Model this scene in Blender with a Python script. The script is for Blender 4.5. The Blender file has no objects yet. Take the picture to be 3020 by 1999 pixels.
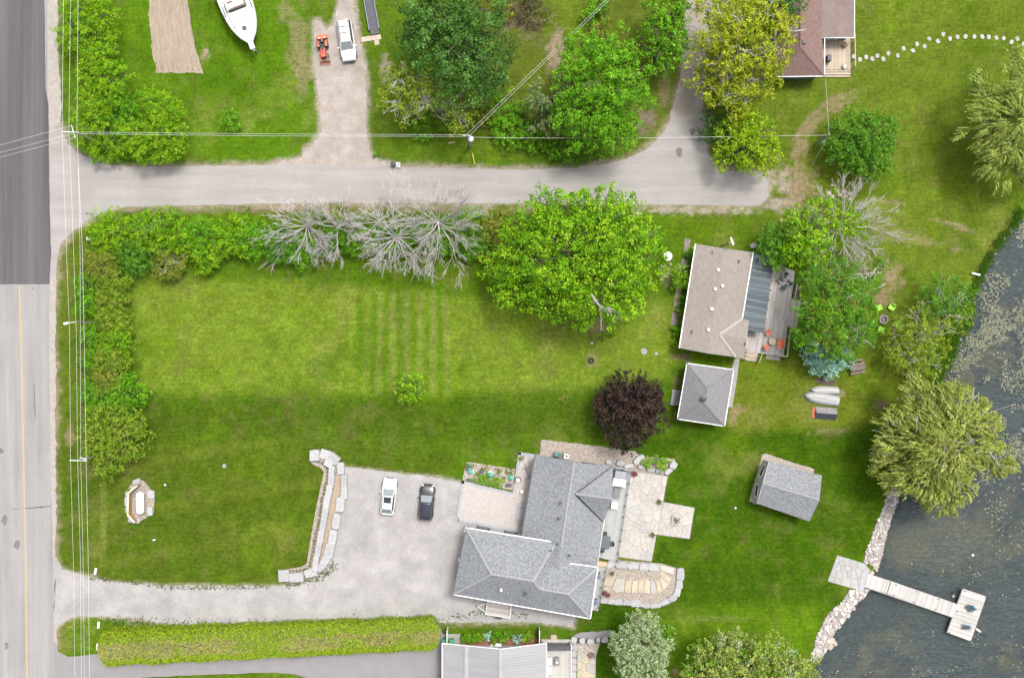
import bpy, math, random
import numpy as np
from mathutils import Vector

# ---------------------------------------------------------------- camera, sky, sun, exposure
S = 23.5          # photo pixels per metre on the ground
H = 115.0         # height of the drone
CX, CY = 1510.0, 999.5
sc = bpy.context.scene
COL = sc.collection
cam_d = bpy.data.cameras.new('camera'); cam = bpy.data.objects.new('camera', cam_d); COL.objects.link(cam)
cam.location = (0, 0, H)
cam_d.sensor_width = 36.0; cam_d.lens = 36.0 * H / (3020.0 / S); cam_d.clip_start = 1.0; cam_d.clip_end = 2000.0
sc.camera = cam
world = bpy.data.worlds.new('World'); sc.world = world; world.use_nodes = True
wn = world.node_tree.nodes; wl = world.node_tree.links
SUN_EL, SUN_AZ = math.radians(66), math.radians(38)     # azimuth clockwise from +Y (top of the picture)
sky = wn.new('ShaderNodeTexSky'); sky.sky_type = 'NISHITA'; sky.sun_disc = False
sky.sun_elevation = SUN_EL; sky.sun_rotation = SUN_AZ; sky.air_density = 1.0; sky.dust_density = 6.0; sky.ozone_density = 0.6
hsv = wn.new('ShaderNodeHueSaturation'); hsv.inputs['Saturation'].default_value = 0.22   # cloud layer: nearly grey sky
wl.new(sky.outputs[0], hsv.inputs['Color'])
bg = wn['Background']; wl.new(hsv.outputs[0], bg.inputs['Color']); bg.inputs['Strength'].default_value = 0.135
sun_d = bpy.data.lights.new('sun', 'SUN'); sun = bpy.data.objects.new('sun', sun_d); COL.objects.link(sun)
sun_d.energy = 1.7; sun_d.angle = math.radians(12); sun_d.color = (1.0, 0.965, 0.92)
sdir = Vector((math.sin(SUN_AZ) * math.cos(SUN_EL), math.cos(SUN_AZ) * math.cos(SUN_EL), math.sin(SUN_EL)))
sun.rotation_euler = sdir.to_track_quat('Z', 'Y').to_euler(); sun.location = sdir * 60
vs = sc.view_settings
vs.view_transform = 'Standard'; vs.look = 'None'; vs.gamma = 1.0; vs.use_curve_mapping = False
vs.exposure = 1.14

# ---------------------------------------------------------------- helpers
R = random.Random(5)
rng = np.random.default_rng(17)

def P(px, py, z=0.0):
    "photo pixel -> world point on the horizontal plane at height z"
    k = (H - z) / H / S
    return ((px - CX) * k, -(py - CY) * k, z)
def P2(px, py, z=0.0): return P(px, py, z)[:2]
def area2(p): return sum(p[i][0] * p[(i + 1) % len(p)][1] - p[(i + 1) % len(p)][0] * p[i][1] for i in range(len(p)))
def ccw(p): return list(p) if area2(p) > 0 else list(p)[::-1]
def PP(pts, z=0.0): return ccw([P2(a, b, z) for a, b in pts])

class MB:
    def __init__(s): s.v = []; s.f = []; s.m = []; s.c = []; s.cm = 0
    def add(s, vs_, fs):
        o = len(s.v); s.v += [tuple(q) for q in vs_]
        for f in fs: s.f.append([i + o for i in f]); s.m.append(s.cm)
        return s
    def box(s, c, d, rz=0.0, tilt=0.0):
        cx, cy, cz = c; a, b, h = d[0] / 2, d[1] / 2, d[2] / 2; ca, sa = math.cos(rz), math.sin(rz); ct, st = math.cos(tilt), math.sin(tilt)
        vv = []
        for z in (-h, h):
            for x, y in ((-a, -b), (a, -b), (a, b), (-a, b)):
                x2, z2 = x * ct + z * st, -x * st + z * ct
                vv.append((cx + x2 * ca - y * sa, cy + x2 * sa + y * ca, cz + z2))
        return s.add(vv, [(0, 3, 2, 1), (4, 5, 6, 7), (0, 1, 5, 4), (1, 2, 6, 5), (2, 3, 7, 6), (3, 0, 4, 7)])
    def prism(s, poly, z0, z1, bev=0.0):
        p = ccw(poly); n = len(p); cx = sum(q[0] for q in p) / n; cy = sum(q[1] for q in p) / n
        if bev > 0:
            ins = []
            for x, y in p:
                d = math.hypot(x - cx, y - cy) or 1; k = max(0.1, 1 - 1.4 * bev / d); ins.append((cx + (x - cx) * k, cy + (y - cy) * k))
            vv = [(x, y, z0) for x, y in p] + [(x, y, z1 - bev) for x, y in p] + [(x, y, z1) for x, y in ins]
            fs = [tuple(range(2 * n, 3 * n)), tuple(reversed(range(n)))]
            for i in range(n):
                j = (i + 1) % n; fs += [(i, j, n + j, n + i), (n + i, n + j, 2 * n + j, 2 * n + i)]
        else:
            vv = [(x, y, z0) for x, y in p] + [(x, y, z1) for x, y in p]
            fs = [tuple(range(n, 2 * n)), tuple(reversed(range(n)))] + [(i, (i + 1) % n, n + (i + 1) % n, n + i) for i in range(n)]
        return s.add(vv, fs)
    def slab(s, pts, t):
        n = len(pts); p = [tuple(q) for q in pts]
        if area2(p) < 0: p = p[::-1]
        vv = [(x, y, z - t) for x, y, z in p] + p
        return s.add(vv, [tuple(range(n, 2 * n)), tuple(reversed(range(n)))] + [(i, (i + 1) % n, n + (i + 1) % n, n + i) for i in range(n)])
    def tube(s, path, rad, n=6, cap=True):
        path = [Vector(q) for q in path]; k = len(path)
        if not hasattr(rad, '__len__'): rad = [rad] * k
        o = len(s.v); up = Vector((0, 0, 1))
        for i, q in enumerate(path):
            d = (path[min(i + 1, k - 1)] - path[max(i - 1, 0)])
            d = d.normalized() if d.length > 1e-9 else up
            a = d.orthogonal().normalized() if abs(d.z) > 0.95 else d.cross(up).normalized()
            b = d.cross(a)
            for j in range(n):
                t = 2 * math.pi * j / n; w = q + (a * math.cos(t) + b * math.sin(t)) * rad[i]; s.v.append((w.x, w.y, w.z))
        for i in range(k - 1):
            for j in range(n):
                a0 = o + i * n + j; a1 = o + i * n + (j + 1) % n
                s.f.append([a0, a0 + n, a1 + n, a1]); s.m.append(s.cm)
        if cap:
            s.f.append([o + j for j in range(n)]); s.f.append([o + (k - 1) * n + j for j in reversed(range(n))]); s.m += [s.cm, s.cm]
        return s
    def lathe(s, c, prof, n=16, sx=1.0, sy=1.0, rz=0.0):
        o = len(s.v); ca, sa = math.cos(rz), math.sin(rz)
        for r, z in prof:
            for j in range(n):
                t = 2 * math.pi * j / n; x, y = r * math.cos(t) * sx, r * math.sin(t) * sy
                s.v.append((c[0] + x * ca - y * sa, c[1] + x * sa + y * ca, c[2] + z))
        k = len(prof)
        for i in range(k - 1):
            for j in range(n):
                a0 = o + i * n + j; a1 = o + i * n + (j + 1) % n
                s.f.append([a0, a1, a1 + n, a0 + n]); s.m.append(s.cm)
        s.f.append([o + j for j in reversed(range(n))]); s.f.append([o + (k - 1) * n + j for j in range(n)]); s.m += [s.cm, s.cm]
        return s
    def loft(s, secs, cap=True):
        o = len(s.v); n = len(secs[0])
        for q in secs: s.v += [tuple(w) for w in q]
        for i in range(len(secs) - 1):
            for j in range(n):
                a0 = o + i * n + j; a1 = o + i * n + (j + 1) % n
                s.f.append([a0, a1, a1 + n, a0 + n]); s.m.append(s.cm)
        if cap:
            s.f.append([o + j for j in reversed(range(n))]); s.f.append([o + (len(secs) - 1) * n + j for j in range(n)]); s.m += [s.cm, s.cm]
        return s
    def build(s, name, mats, parent=None, org=None, smooth=False, sub=0, bevel=0.0):
        if org is None: org = (0, 0, 0)
        me = bpy.data.meshes.new(name)
        me.from_pydata([(x - org[0], y - org[1], z - org[2]) for x, y, z in s.v], [], s.f)
        if not isinstance(mats, (list, tuple)): mats = [mats]
        for m in mats: me.materials.append(m)
        if len(mats) > 1: me.polygons.foreach_set('material_index', s.m)
        if smooth: me.polygons.foreach_set('use_smooth', [True] * len(me.polygons))
        me.update()
        o = bpy.data.objects.new(name, me); COL.objects.link(o)
        if parent is not None: o.parent = parent
        else: o.location = org
        if bevel: b = o.modifiers.new('b', 'BEVEL'); b.width = bevel; b.segments = 2; b.limit_method = 'ANGLE'
        if sub: b = o.modifiers.new('s', 'SUBSURF'); b.levels = sub; b.render_levels = sub
        return o

def thing(name, label, cat, loc=(0, 0, 0), rz=0.0, group=None):
    o = bpy.data.objects.new(name, None); COL.objects.link(o); o.location = loc; o.rotation_euler = (0, 0, rz); o.empty_display_size = 0.3
    return tag(o, label, cat, group)
def tag(o, label, cat, group=None):
    o['label'] = label; o['category'] = cat
    if group: o['group'] = group
    return o
def struct(o): o['kind'] = 'structure'; return o
def stuff(o): o['kind'] = 'stuff'; return o
def copy_tree(o, parent=None):
    c = o.copy(); COL.objects.link(c); c.parent = parent
    for ch in list(o.children): copy_tree(ch, c)
    return c

# ---------------------------------------------------------------- materials (all procedural)
MATS = {}
def mat(name, c1, c2=None, scale=3.0, rough=0.8, bump=0.0, bscale=30.0, metal=0.0, rand=0.0, fine=0.0, stretch=(1, 1, 1), spec=0.5, rz=0.0, coat=0.0, lo=0.3, hi=0.7, big=0.0):
    if name in MATS: return MATS[name]
    g_ = 0.66 if max(c1) < 0.55 else 0.8; c1 = tuple(v * g_ for v in c1); c2 = tuple(v * g_ for v in c2) if c2 else None
    m = bpy.data.materials.new(name); m.use_nodes = True; nt = m.node_tree; N = nt.nodes; L = nt.links
    b = N['Principled BSDF']; b.inputs['Roughness'].default_value = rough; b.inputs['Metallic'].default_value = metal
    b.inputs['Specular IOR Level'].default_value = spec
    if coat: b.inputs['Coat Weight'].default_value = coat; b.inputs['Coat Roughness'].default_value = 0.08
    c2 = c2 or c1
    tc = N.new('ShaderNodeTexCoord'); mp = N.new('ShaderNodeMapping'); mp.inputs['Scale'].default_value = stretch; mp.inputs['Rotation'].default_value = (0, 0, rz)
    L.new(tc.outputs['Object'], mp.inputs['Vector'])
    n1 = N.new('ShaderNodeTexNoise'); n1.inputs['Scale'].default_value = scale; n1.inputs['Detail'].default_value = 5; n1.inputs['Roughness'].default_value = 0.65
    L.new(mp.outputs[0], n1.inputs['Vector'])
    mr = N.new('ShaderNodeMapRange'); mr.inputs['From Min'].default_value = lo; mr.inputs['From Max'].default_value = hi; L.new(n1.outputs[0], mr.inputs['Value'])
    mx = N.new('ShaderNodeMix'); mx.data_type = 'RGBA'; mx.inputs['A'].default_value = (*c1, 1); mx.inputs['B'].default_value = (*c2, 1)
    L.new(mr.outputs[0], mx.inputs['Factor']); out = mx.outputs['Result']
    if rand or fine:
        hs = N.new('ShaderNodeHueSaturation'); L.new(out, hs.inputs['Color'])
        v = None
        if rand:
            oi = N.new('ShaderNodeObjectInfo'); r1 = N.new('ShaderNodeMapRange'); r1.inputs['To Min'].default_value = 1 - rand; r1.inputs['To Max'].default_value = 1 + rand
            L.new(oi.outputs['Random'], r1.inputs['Value']); v = r1.outputs[0]
        if fine:
            n2 = N.new('ShaderNodeTexNoise'); n2.inputs['Scale'].default_value = bscale; n2.inputs['Detail'].default_value = 3; L.new(mp.outputs[0], n2.inputs['Vector'])
            r2 = N.new('ShaderNodeMapRange'); r2.inputs['From Min'].default_value = 0.3; r2.inputs['From Max'].default_value = 0.7
            r2.inputs['To Min'].default_value = 1 - fine; r2.inputs['To Max'].default_value = 1 + fine; L.new(n2.outputs[0], r2.inputs['Value'])
            if v is not None:
                mu = N.new('ShaderNodeMath'); mu.operation = 'MULTIPLY'; L.new(v, mu.inputs[0]); L.new(r2.outputs[0], mu.inputs[1]); v = mu.outputs[0]
            else: v = r2.outputs[0]
        L.new(v, hs.inputs['Value']); out = hs.outputs[0]
    if big:
        n4 = N.new('ShaderNodeTexNoise'); n4.inputs['Scale'].default_value = 0.22; n4.inputs['Detail'].default_value = 6; n4.inputs['Roughness'].default_value = 0.6; n4.inputs['Distortion'].default_value = 0.8; L.new(tc.outputs['Object'], n4.inputs['Vector'])
        r4 = N.new('ShaderNodeMapRange'); r4.inputs['From Min'].default_value = 0.32; r4.inputs['From Max'].default_value = 0.68; r4.inputs['To Min'].default_value = 1 - big; r4.inputs['To Max'].default_value = 1 + big; L.new(n4.outputs[0], r4.inputs['Value'])
        h4 = N.new('ShaderNodeHueSaturation'); L.new(out, h4.inputs['Color']); L.new(r4.outputs[0], h4.inputs['Value']); out = h4.outputs[0]
    L.new(out, b.inputs['Base Color'])
    if bump:
        n3 = N.new('ShaderNodeTexNoise'); n3.inputs['Scale'].default_value = bscale; n3.inputs['Detail'].default_value = 4; L.new(mp.outputs[0], n3.inputs['Vector'])
        bp = N.new('ShaderNodeBump'); bp.inputs['Strength'].default_value = bump; bp.inputs['Distance'].default_value = 0.05
        L.new(n3.outputs[0], bp.inputs['Height']); L.new(bp.outputs[0], b.inputs['Normal'])
    MATS[name] = m; return m

def leaf_material():
    m = bpy.data.materials.new('foliage'); m.use_nodes = True; nt = m.node_tree; N = nt.nodes; L = nt.links
    b = N['Principled BSDF']; b.inputs['Roughness'].default_value = 0.5; b.inputs['Specular IOR Level'].default_value = 0.10
    at = N.new('ShaderNodeAttribute'); at.attribute_name = 'Col'
    L.new(at.outputs['Color'], b.inputs['Base Color'])
    tr = N.new('ShaderNodeBsdfTranslucent'); L.new(at.outputs['Color'], tr.inputs['Color'])
    mx = N.new('ShaderNodeMixShader'); mx.inputs[0].default_value = 0.33
    L.new(b.outputs[0], mx.inputs[1]); L.new(tr.outputs[0], mx.inputs[2]); L.new(mx.outputs[0], N['Material Output'].inputs['Surface'])
    return m
LEAF = leaf_material()

def attr_ground_material():
    m = bpy.data.materials.new('grass_and_soil'); m.use_nodes = True; nt = m.node_tree; N = nt.nodes; L = nt.links
    b = N['Principled BSDF']; b.inputs['Roughness'].default_value = 1.0; b.inputs['Specular IOR Level'].default_value = 0.0
    at = N.new('ShaderNodeAttribute'); at.attribute_name = 'Col'
    tc = N.new('ShaderNodeTexCoord')
    def noise(scale, det=5, rough=0.7):
        n = N.new('ShaderNodeTexNoise'); n.inputs['Scale'].default_value = scale; n.inputs['Detail'].default_value = det; n.inputs['Roughness'].default_value = rough
        L.new(tc.outputs['Object'], n.inputs['Vector']); return n
    def rng_(n, a, c, lo=0.3, hi=0.7):
        r = N.new('ShaderNodeMapRange'); r.inputs['From Min'].default_value = lo; r.inputs['From Max'].default_value = hi
        r.inputs['To Min'].default_value = a; r.inputs['To Max'].default_value = c; L.new(n.outputs[0], r.inputs['Value']); return r.outputs[0]
    n1, n2, n3 = noise(2.2), noise(9.0, 6, 0.8), noise(0.9)
    mu = N.new('ShaderNodeMath'); mu.operation = 'MULTIPLY'; L.new(rng_(n1, 0.68, 1.32), mu.inputs[0]); L.new(rng_(n2, 0.3, 1.7), mu.inputs[1])
    dm = N.new('ShaderNodeMix'); dm.data_type = 'RGBA'; dm.inputs['B'].default_value = (0.105, 0.09, 0.036, 1); L.new(at.outputs['Color'], dm.inputs['A']); L.new(rng_(noise(4.2, 8, 0.75), 0.0, 0.36, 0.52, 0.75), dm.inputs['Factor'])
    hs = N.new('ShaderNodeHueSaturation'); L.new(dm.outputs['Result'], hs.inputs['Color']); mp = N.new('ShaderNodeMapping'); mp.inputs['Scale'].default_value = (0.22, 4.0, 1); L.new(tc.outputs['Object'], mp.inputs['Vector'])
    n5 = noise(1.0, 4); L.new(mp.outputs[0], n5.inputs['Vector']); m2 = N.new('ShaderNodeMath'); m2.operation = 'MULTIPLY'; L.new(mu.outputs[0], m2.inputs[0]); L.new(rng_(n5, 0.86, 1.14), m2.inputs[1])
    L.new(m2.outputs[0], hs.inputs['Value'])
    L.new(rng_(n3, 0.985, 1.02), hs.inputs['Saturation']); L.new(rng_(noise(1.6), 0.485, 0.512), hs.inputs['Hue'])
    L.new(hs.outputs[0], b.inputs['Base Color'])
    bp = N.new('ShaderNodeBump'); bp.inputs['Strength'].default_value = 0.7; bp.inputs['Distance'].default_value = 0.06
    L.new(n2.outputs[0], bp.inputs['Height']); L.new(bp.outputs[0], b.inputs['Normal'])
    return m

# ---------------------------------------------------------------- numpy utilities
_g = np.random.default_rng(3).random((257, 257))
def vnoise(x, y, s, seed=0):
    x = x / s + seed * 17.31; y = y / s + seed * 9.77
    xi = np.floor(x).astype(int); yi = np.floor(y).astype(int); fx = x - xi; fy = y - yi
    fx = fx * fx * (3 - 2 * fx); fy = fy * fy * (3 - 2 * fy); g = _g
    a = g[xi % 257, yi % 257]; b = g[(xi + 1) % 257, yi % 257]; c = g[xi % 257, (yi + 1) % 257]; d = g[(xi + 1) % 257, (yi + 1) % 257]
    return (a * (1 - fx) + b * fx) * (1 - fy) + (c * (1 - fx) + d * fx) * fy
def fbm(x, y, s, seed=0): return 0.5 * vnoise(x, y, s, seed) + 0.3 * vnoise(x, y, s / 2.1, seed + 1) + 0.2 * vnoise(x, y, s / 4.3, seed + 2)
def sdist(X, Y, poly):
    "signed distance, negative inside"
    d = np.full(X.shape, 1e9); ins = np.zeros(X.shape, bool); n = len(poly)
    for i in range(n):
        x0, y0 = poly[i]; x1, y1 = poly[(i + 1) % n]; ex, ey = x1 - x0, y1 - y0; l2 = ex * ex + ey * ey + 1e-12
        t = np.clip(((X - x0) * ex + (Y - y0) * ey) / l2, 0, 1)
        d = np.minimum(d, (X - x0 - t * ex) ** 2 + (Y - y0 - t * ey) ** 2)
        c = (y0 > Y) != (y1 > Y); xs = x0 + (Y - y0) * ex / (ey if abs(ey) > 1e-12 else 1e-12)
        ins ^= c & (X < xs)
    d = np.sqrt(d); return np.where(ins, -d, d)
def ldist(X, Y, line):
    d = np.full(X.shape, 1e9)
    for (x0, y0), (x1, y1) in zip(line[:-1], line[1:]):
        ex, ey = x1 - x0, y1 - y0; t = np.clip(((X - x0) * ex + (Y - y0) * ey) / (ex * ex + ey * ey + 1e-12), 0, 1)
        d = np.minimum(d, (X - x0 - t * ex) ** 2 + (Y - y0 - t * ey) ** 2)
    return np.sqrt(d)
def sstep(a, b, x): t = np.clip((x - a) / (b - a), 0, 1); return t * t * (3 - 2 * t)

def quad_mesh(name, V, col, material, parent=None, org=(0, 0, 0)):
    "V: (n,4,3) loose quads with one colour each"
    V = np.asarray(V, np.float64) - np.array(org); n = len(V)
    me = bpy.data.meshes.new(name); me.vertices.add(4 * n); me.vertices.foreach_set('co', V.reshape(-1).astype(np.float32))
    me.loops.add(4 * n); me.loops.foreach_set('vertex_index', np.arange(4 * n, dtype=np.int32))
    me.polygons.add(n); me.polygons.foreach_set('loop_start', np.arange(0, 4 * n, 4, dtype=np.int32))
    a = me.attributes.new('Col', 'FLOAT_COLOR', 'POINT'); c = np.ones((n, 4, 4), np.float32); c[:, :, :3] = np.asarray(col)[:, None, :]
    a.data.foreach_set('color', c.reshape(-1)); me.materials.append(material); me.update(calc_edges=True)
    o = bpy.data.objects.new(name, me); COL.objects.link(o)
    if parent is not None: o.parent = parent
    else: o.location = org
    return o
def unit(a): return a / (np.linalg.norm(a, axis=-1, keepdims=True) + 1e-9)
def leaf_quads(C, N, L, W):
    n = len(C); t = unit(np.cross(N, rng.normal(size=(n, 3)))); b = np.cross(unit(N), t)
    L = np.asarray(L).reshape(-1, 1) * 0.5; W = np.asarray(W).reshape(-1, 1) * 0.5
    bow = unit(N) * W * 0.5
    return np.stack([C - t * L - bow, C + b * W, C + t * L - bow, C - b * W], 1)

def ragged(poly, step=0.4, amp=0.12, seed=1):
    out = []; n = len(poly)
    for i in range(n):
        a = poly[i]; b = poly[(i + 1) % n]; L = math.hypot(b[0] - a[0], b[1] - a[1]); k = max(1, int(L / step))
        nx, ny = (-(b[1] - a[1]) / (L or 1), (b[0] - a[0]) / (L or 1))
        for j in range(k):
            t = j / k; x = a[0] + (b[0] - a[0]) * t; y = a[1] + (b[1] - a[1]) * t
            w = amp * (R.gauss(0, 0.6) + 2.2 * (float(vnoise(np.array([x]), np.array([y]), 1.3, seed)[0]) - 0.5))
            out.append((x + nx * w, y + ny * w))
    return out
def smooth_poly(pts, it=2):
    for _ in range(it):
        o = []
        for i in range(len(pts)):
            a = pts[i]; b = pts[(i + 1) % len(pts)]
            o += [(a[0] * .75 + b[0] * .25, a[1] * .75 + b[1] * .25), (a[0] * .25 + b[0] * .75, a[1] * .25 + b[1] * .75)]
        pts = o
    return pts
def sheet(name, pts, z, m, amp=0.0, step=0.4, smooth=0, parent=None):
    p = [P2(a, b) for a, b in pts]
    if smooth: p = smooth_poly(p, smooth)
    if amp: p = ragged(p, step, amp)
    p = ccw(p); b = MB(); n = len(p)
    b.add([(x, y, z) for x, y in p] + [(x, y, -0.12) for x, y in p], [tuple(range(n))] + [(i, i + n, (i + 1) % n + n, (i + 1) % n) for i in range(n)])
    return b.build(name, m, parent)
# ---------------------------------------------------------------- the setting: land, lake, roads
SHORE = [(3400, 330), (3150, 520), (3020, 639), (2990, 683), (2963, 706), (2933, 757), (2903, 811), (2889, 848), (2879, 872), (2876, 912), (2872, 956), (2838, 990),
         (2818, 1041), (2794, 1088), (2781, 1125), (2748, 1190), (2715, 1270), (2685, 1360), (2655, 1443), (2643, 1480), (2625, 1537), (2609, 1604), (2592, 1658), (2572, 1705), (2558, 1739),
         (2517, 1787), (2484, 1834), (2450, 1871), (2436, 1915), (2416, 1946), (2395, 1985), (2380, 2060), (2360, 2300), (2300, 2700)]
LAKE = [P2(*q) for q in SHORE] + [(150, -120), (330, -120), (330, 120), (150, 60)]
SIDE = [(140, 335), (152, 395), (172, 360), (200, 425), (240, 458), (310, 488), (400, 492), (560, 490), (750, 488), (900, 484), (1010, 490), (1156, 492), (1350, 496), (1500, 502),
        (1640, 497), (1770, 487), (1838, 473), (1905, 443), (1950, 399), (1980, 348), (2081, 338), (2078, 389), (2088, 456), (2125, 500), (2260, 507), (2268, 580), (2240, 607),
        (2100, 605), (1902, 603), (1500, 600), (1000, 598), (800, 601), (574, 606), (372, 610), (304, 628), (243, 662), (203, 693), (179, 720), (169, 760), (166, 811), (140, 830)]
GRAVEL = [(150, 1640), (166, 1645), (182, 1680), (205, 1686), (270, 1700), (340, 1716), (500, 1726), (700, 1727), (830, 1725), (900, 1700), (960, 1660), (990, 1600), (1010, 1500), (1022, 1430), (1018, 1378),
          (1100, 1384), (1180, 1397), (1290, 1408), (1372, 1424), (1420, 1500), (1500, 1640), (1700, 1760), (1694, 1822), (1690, 1850), (1600, 1836), (1500, 1834), (1400, 1833), (1320, 1835),
          (1100, 1832), (900, 1838), (700, 1842), (500, 1838), (380, 1822), (300, 1818), (230, 1816), (195, 1828), (168, 1850), (150, 1855)]
UPDRIVE = [(1003, -60), (1037, -60), (1040, 5), (1047, 50), (1061, 135), (1078, 203), (1081, 270), (1080, 382), (1091, 449), (1115, 474), (1156, 486), (1156, 500), (850, 500), (800, 486), (885, 463), (919, 428), (946, 399), (944, 338),
           (936, 270), (929, 189), (926, 64), (940, 62), (960, 90), (985, 75), (992, 40), (1003, 10)]
NEDRIVE = [(2037, -60), (2095, -60), (2102, 68), (2085, 200), (2075, 304), (2082, 342), (1976, 352), (1990, 287), (2007, 210), (2014, 135), (2020, 57)]
SOUTHDRIVE = [(140, 1880), (164, 1895), (172, 1922), (200, 1936), (300, 1925), (340, 1880), (1290, 1830), (1310, 1880), (1330, 1890), (1330, 2080), (940, 2080), (900, 1996), (870, 1986), (797, 1982), (608, 1988), (439, 1996), (360, 2004), (300, 2040), (140, 2080)]
BED = [(438, -60), (549, -60), (552, 0), (568, 101), (585, 169), (600, 216), (560, 214), (460, 217), (449, 152), (440, 60)]

def build_land():
    fx = np.arange(-72, 72.01, 0.27); fy = np.arange(-52, 52.01, 0.27)
    ex = np.array([-900., -500, -300, -180, -120, -90]); ey = np.array([-900., -500, -300, -180, -110, -75])
    xs = np.concatenate([ex, fx, -ex[::-1]]); ys = np.concatenate([ey, fy, -ey[::-1]])
    X, Y = np.meshgrid(xs, ys, indexing='ij'); PX = X * S + CX; PY = CY - Y * S
    d = sdist(X, Y, LAKE)
    Z = np.where(d < 0.3, -np.clip((0.3 - d) * 0.9, 0, 1.3), 0.0)
    n1 = fbm(X, Y, 9, 1); n2 = fbm(X, Y, 3.2, 5); n3 = fbm(X, Y, 1.1, 9)
    C = np.empty(X.shape + (3,))
    C[:] = (0.058, 0.108, 0.007)
    def mix(col, w):
        w = np.clip(w, 0, 1)[..., None]; C[:] = C * (1 - w) + np.array(col) * w
    def zone(poly, col, feather=0.8, k=1.0): mix(col, k * sstep(feather, -feather, sdist(X, Y, [P2(*q) for q in poly]) + (n2 - 0.5) * 1.6))
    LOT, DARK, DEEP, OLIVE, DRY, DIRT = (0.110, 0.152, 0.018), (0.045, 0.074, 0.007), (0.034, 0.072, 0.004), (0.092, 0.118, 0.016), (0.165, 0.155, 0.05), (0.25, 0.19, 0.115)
    zone([(330, -50), (935, -50), (945, 480), (330, 480)], (0.062, 0.122, 0.007))
    zone([(860, -50), (1990, -50), (1990, 480), (1080, 480)], (0.066, 0.108, 0.010))
    zone([(1400, 0), (1990, -50), (1960, 400), (1700, 460), (1430, 420)], (0.085, 0.095, 0.018), 1.5, 0.7)
    zone([(165, 640), (262, 640), (262, 1650), (165, 1650)], (0.075, 0.095, 0.014), 0.8, 0.8)
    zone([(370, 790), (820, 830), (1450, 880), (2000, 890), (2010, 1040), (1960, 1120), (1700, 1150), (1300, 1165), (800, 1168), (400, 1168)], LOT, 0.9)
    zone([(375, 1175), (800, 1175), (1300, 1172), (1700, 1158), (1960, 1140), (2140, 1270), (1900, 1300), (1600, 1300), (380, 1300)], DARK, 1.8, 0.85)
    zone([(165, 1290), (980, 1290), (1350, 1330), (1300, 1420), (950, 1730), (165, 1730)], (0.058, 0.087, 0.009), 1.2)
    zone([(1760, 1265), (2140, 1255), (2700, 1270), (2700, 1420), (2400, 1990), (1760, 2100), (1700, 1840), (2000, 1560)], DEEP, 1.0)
    zone([(2080, -60), (3100, -60), (3000, 680), (2880, 900), (2640, 1100), (2560, 1050), (2400, 700), (2090, 640)], OLIVE, 1.5, 0.85)
    zone([(2150, 1050), (2680, 1050), (2680, 1180), (2560, 1260), (2150, 1265)], (0.095, 0.118, 0.014), 1.0)
    zone([(1960, 610), (2250, 610), (2240, 740), (1990, 760)], (0.07, 0.115, 0.008))
    zone([(1950, 1800), (2420, 1780), (2400, 2060), (1950, 2060)], (0.085, 0.15, 0.008), 1.6, 0.8)
    # broad and fine mottling of the turf: dry, lush and yellow patches
    mix(DRY, sstep(0.55, 0.78, n1) * sstep(0.4, 0.65, n2) * 0.5)
    mix((0.10, 0.155, 0.008), sstep(0.58, 0.8, fbm(X, Y, 5, 21)) * 0.35)
    mix((0.035, 0.085, 0.004), sstep(0.58, 0.78, fbm(X, Y, 4, 31)) * 0.4)
    mix(DRY, sstep(0.5, 0.85, n3) * sstep(0.5, 0.7, n2) * 0.3)
    # dry wheel strips across the lot, green rows between them
    inz = sstep(1000, 1040, PX) * sstep(1345, 1310, PX) * sstep(835, 880, PY) * sstep(1180, 1150, PY)
    ph = (PX + 8 * (n2 - 0.5) * 2 - 1019) / 40.0
    st = 0.5 + 0.5 * np.cos(2 * np.pi * ph)
    mix((0.055, 0.115, 0.006), inz * sstep(0.4, 1.0, st) * 0.55)
    mix((0.15, 0.16, 0.055), inz * sstep(0.6, 0.0, st) * (0.3 + 0.4 * n3) * sstep(1040, 1150, PX))
    # mown bands on the lower lawns
    mix((0.10, 0.115, 0.02), sstep(0.5, 0.9, np.sin((PX * 0.16 + PY * 0.99) / 22.0)) * sstep(1290, 1320, PY) * sstep(1000, 950, PX) * 0.35)
    mix((0.050, 0.092, 0.006), sstep(0.2, 0.9, np.sin((PX * 0.93 - PY * 0.36) / 11.0)) * sstep(1280, 1340, PY) * sstep(1900, 1950, PX) * 0.4)
    mix((0.115, 0.13, 0.03), sstep(14, 4, abs(PX - 303 - 5 * n2)) * sstep(1390, 1430, PY) * sstep(1660, 1600, PY) * 0.8)
    # clumpy turf: small light, dark and straw-coloured patches
    g1 = fbm(X, Y, 0.9, 71); g2 = fbm(X, Y, 2.3, 75); g3 = fbm(X, Y, 5.5, 79)
    C[:] = C * ((0.74 + 0.52 * g1) * (0.86 + 0.28 * g2))[..., None] * np.array([1.10, 1.20, 0.95])
    mix((0.13, 0.115, 0.04), sstep(.52, .75, fbm(X, Y, 1.5, 83)) * sstep(.4, .65, g3) * .32)
    g0 = fbm(X, Y, 0.55, 91)
    # bare soil patches
    def dirt(x, y, rx, ry, k=0.9, col=DIRT, a=0.0):
        dx, dy = PX - x, PY - y; ca, sa = math.cos(math.radians(a)), math.sin(math.radians(a))
        q = np.hypot((dx * ca + dy * sa) / rx, (dy * ca - dx * sa) / ry); mix(col, k * .9 * sstep(1.2, 0.35, q + (n3 - 0.5) * 1.3 + (n2 - 0.5) * 0.7 + (g0 - 0.5) * 1.5))
    PALE = (0.32, 0.27, 0.22)
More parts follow.
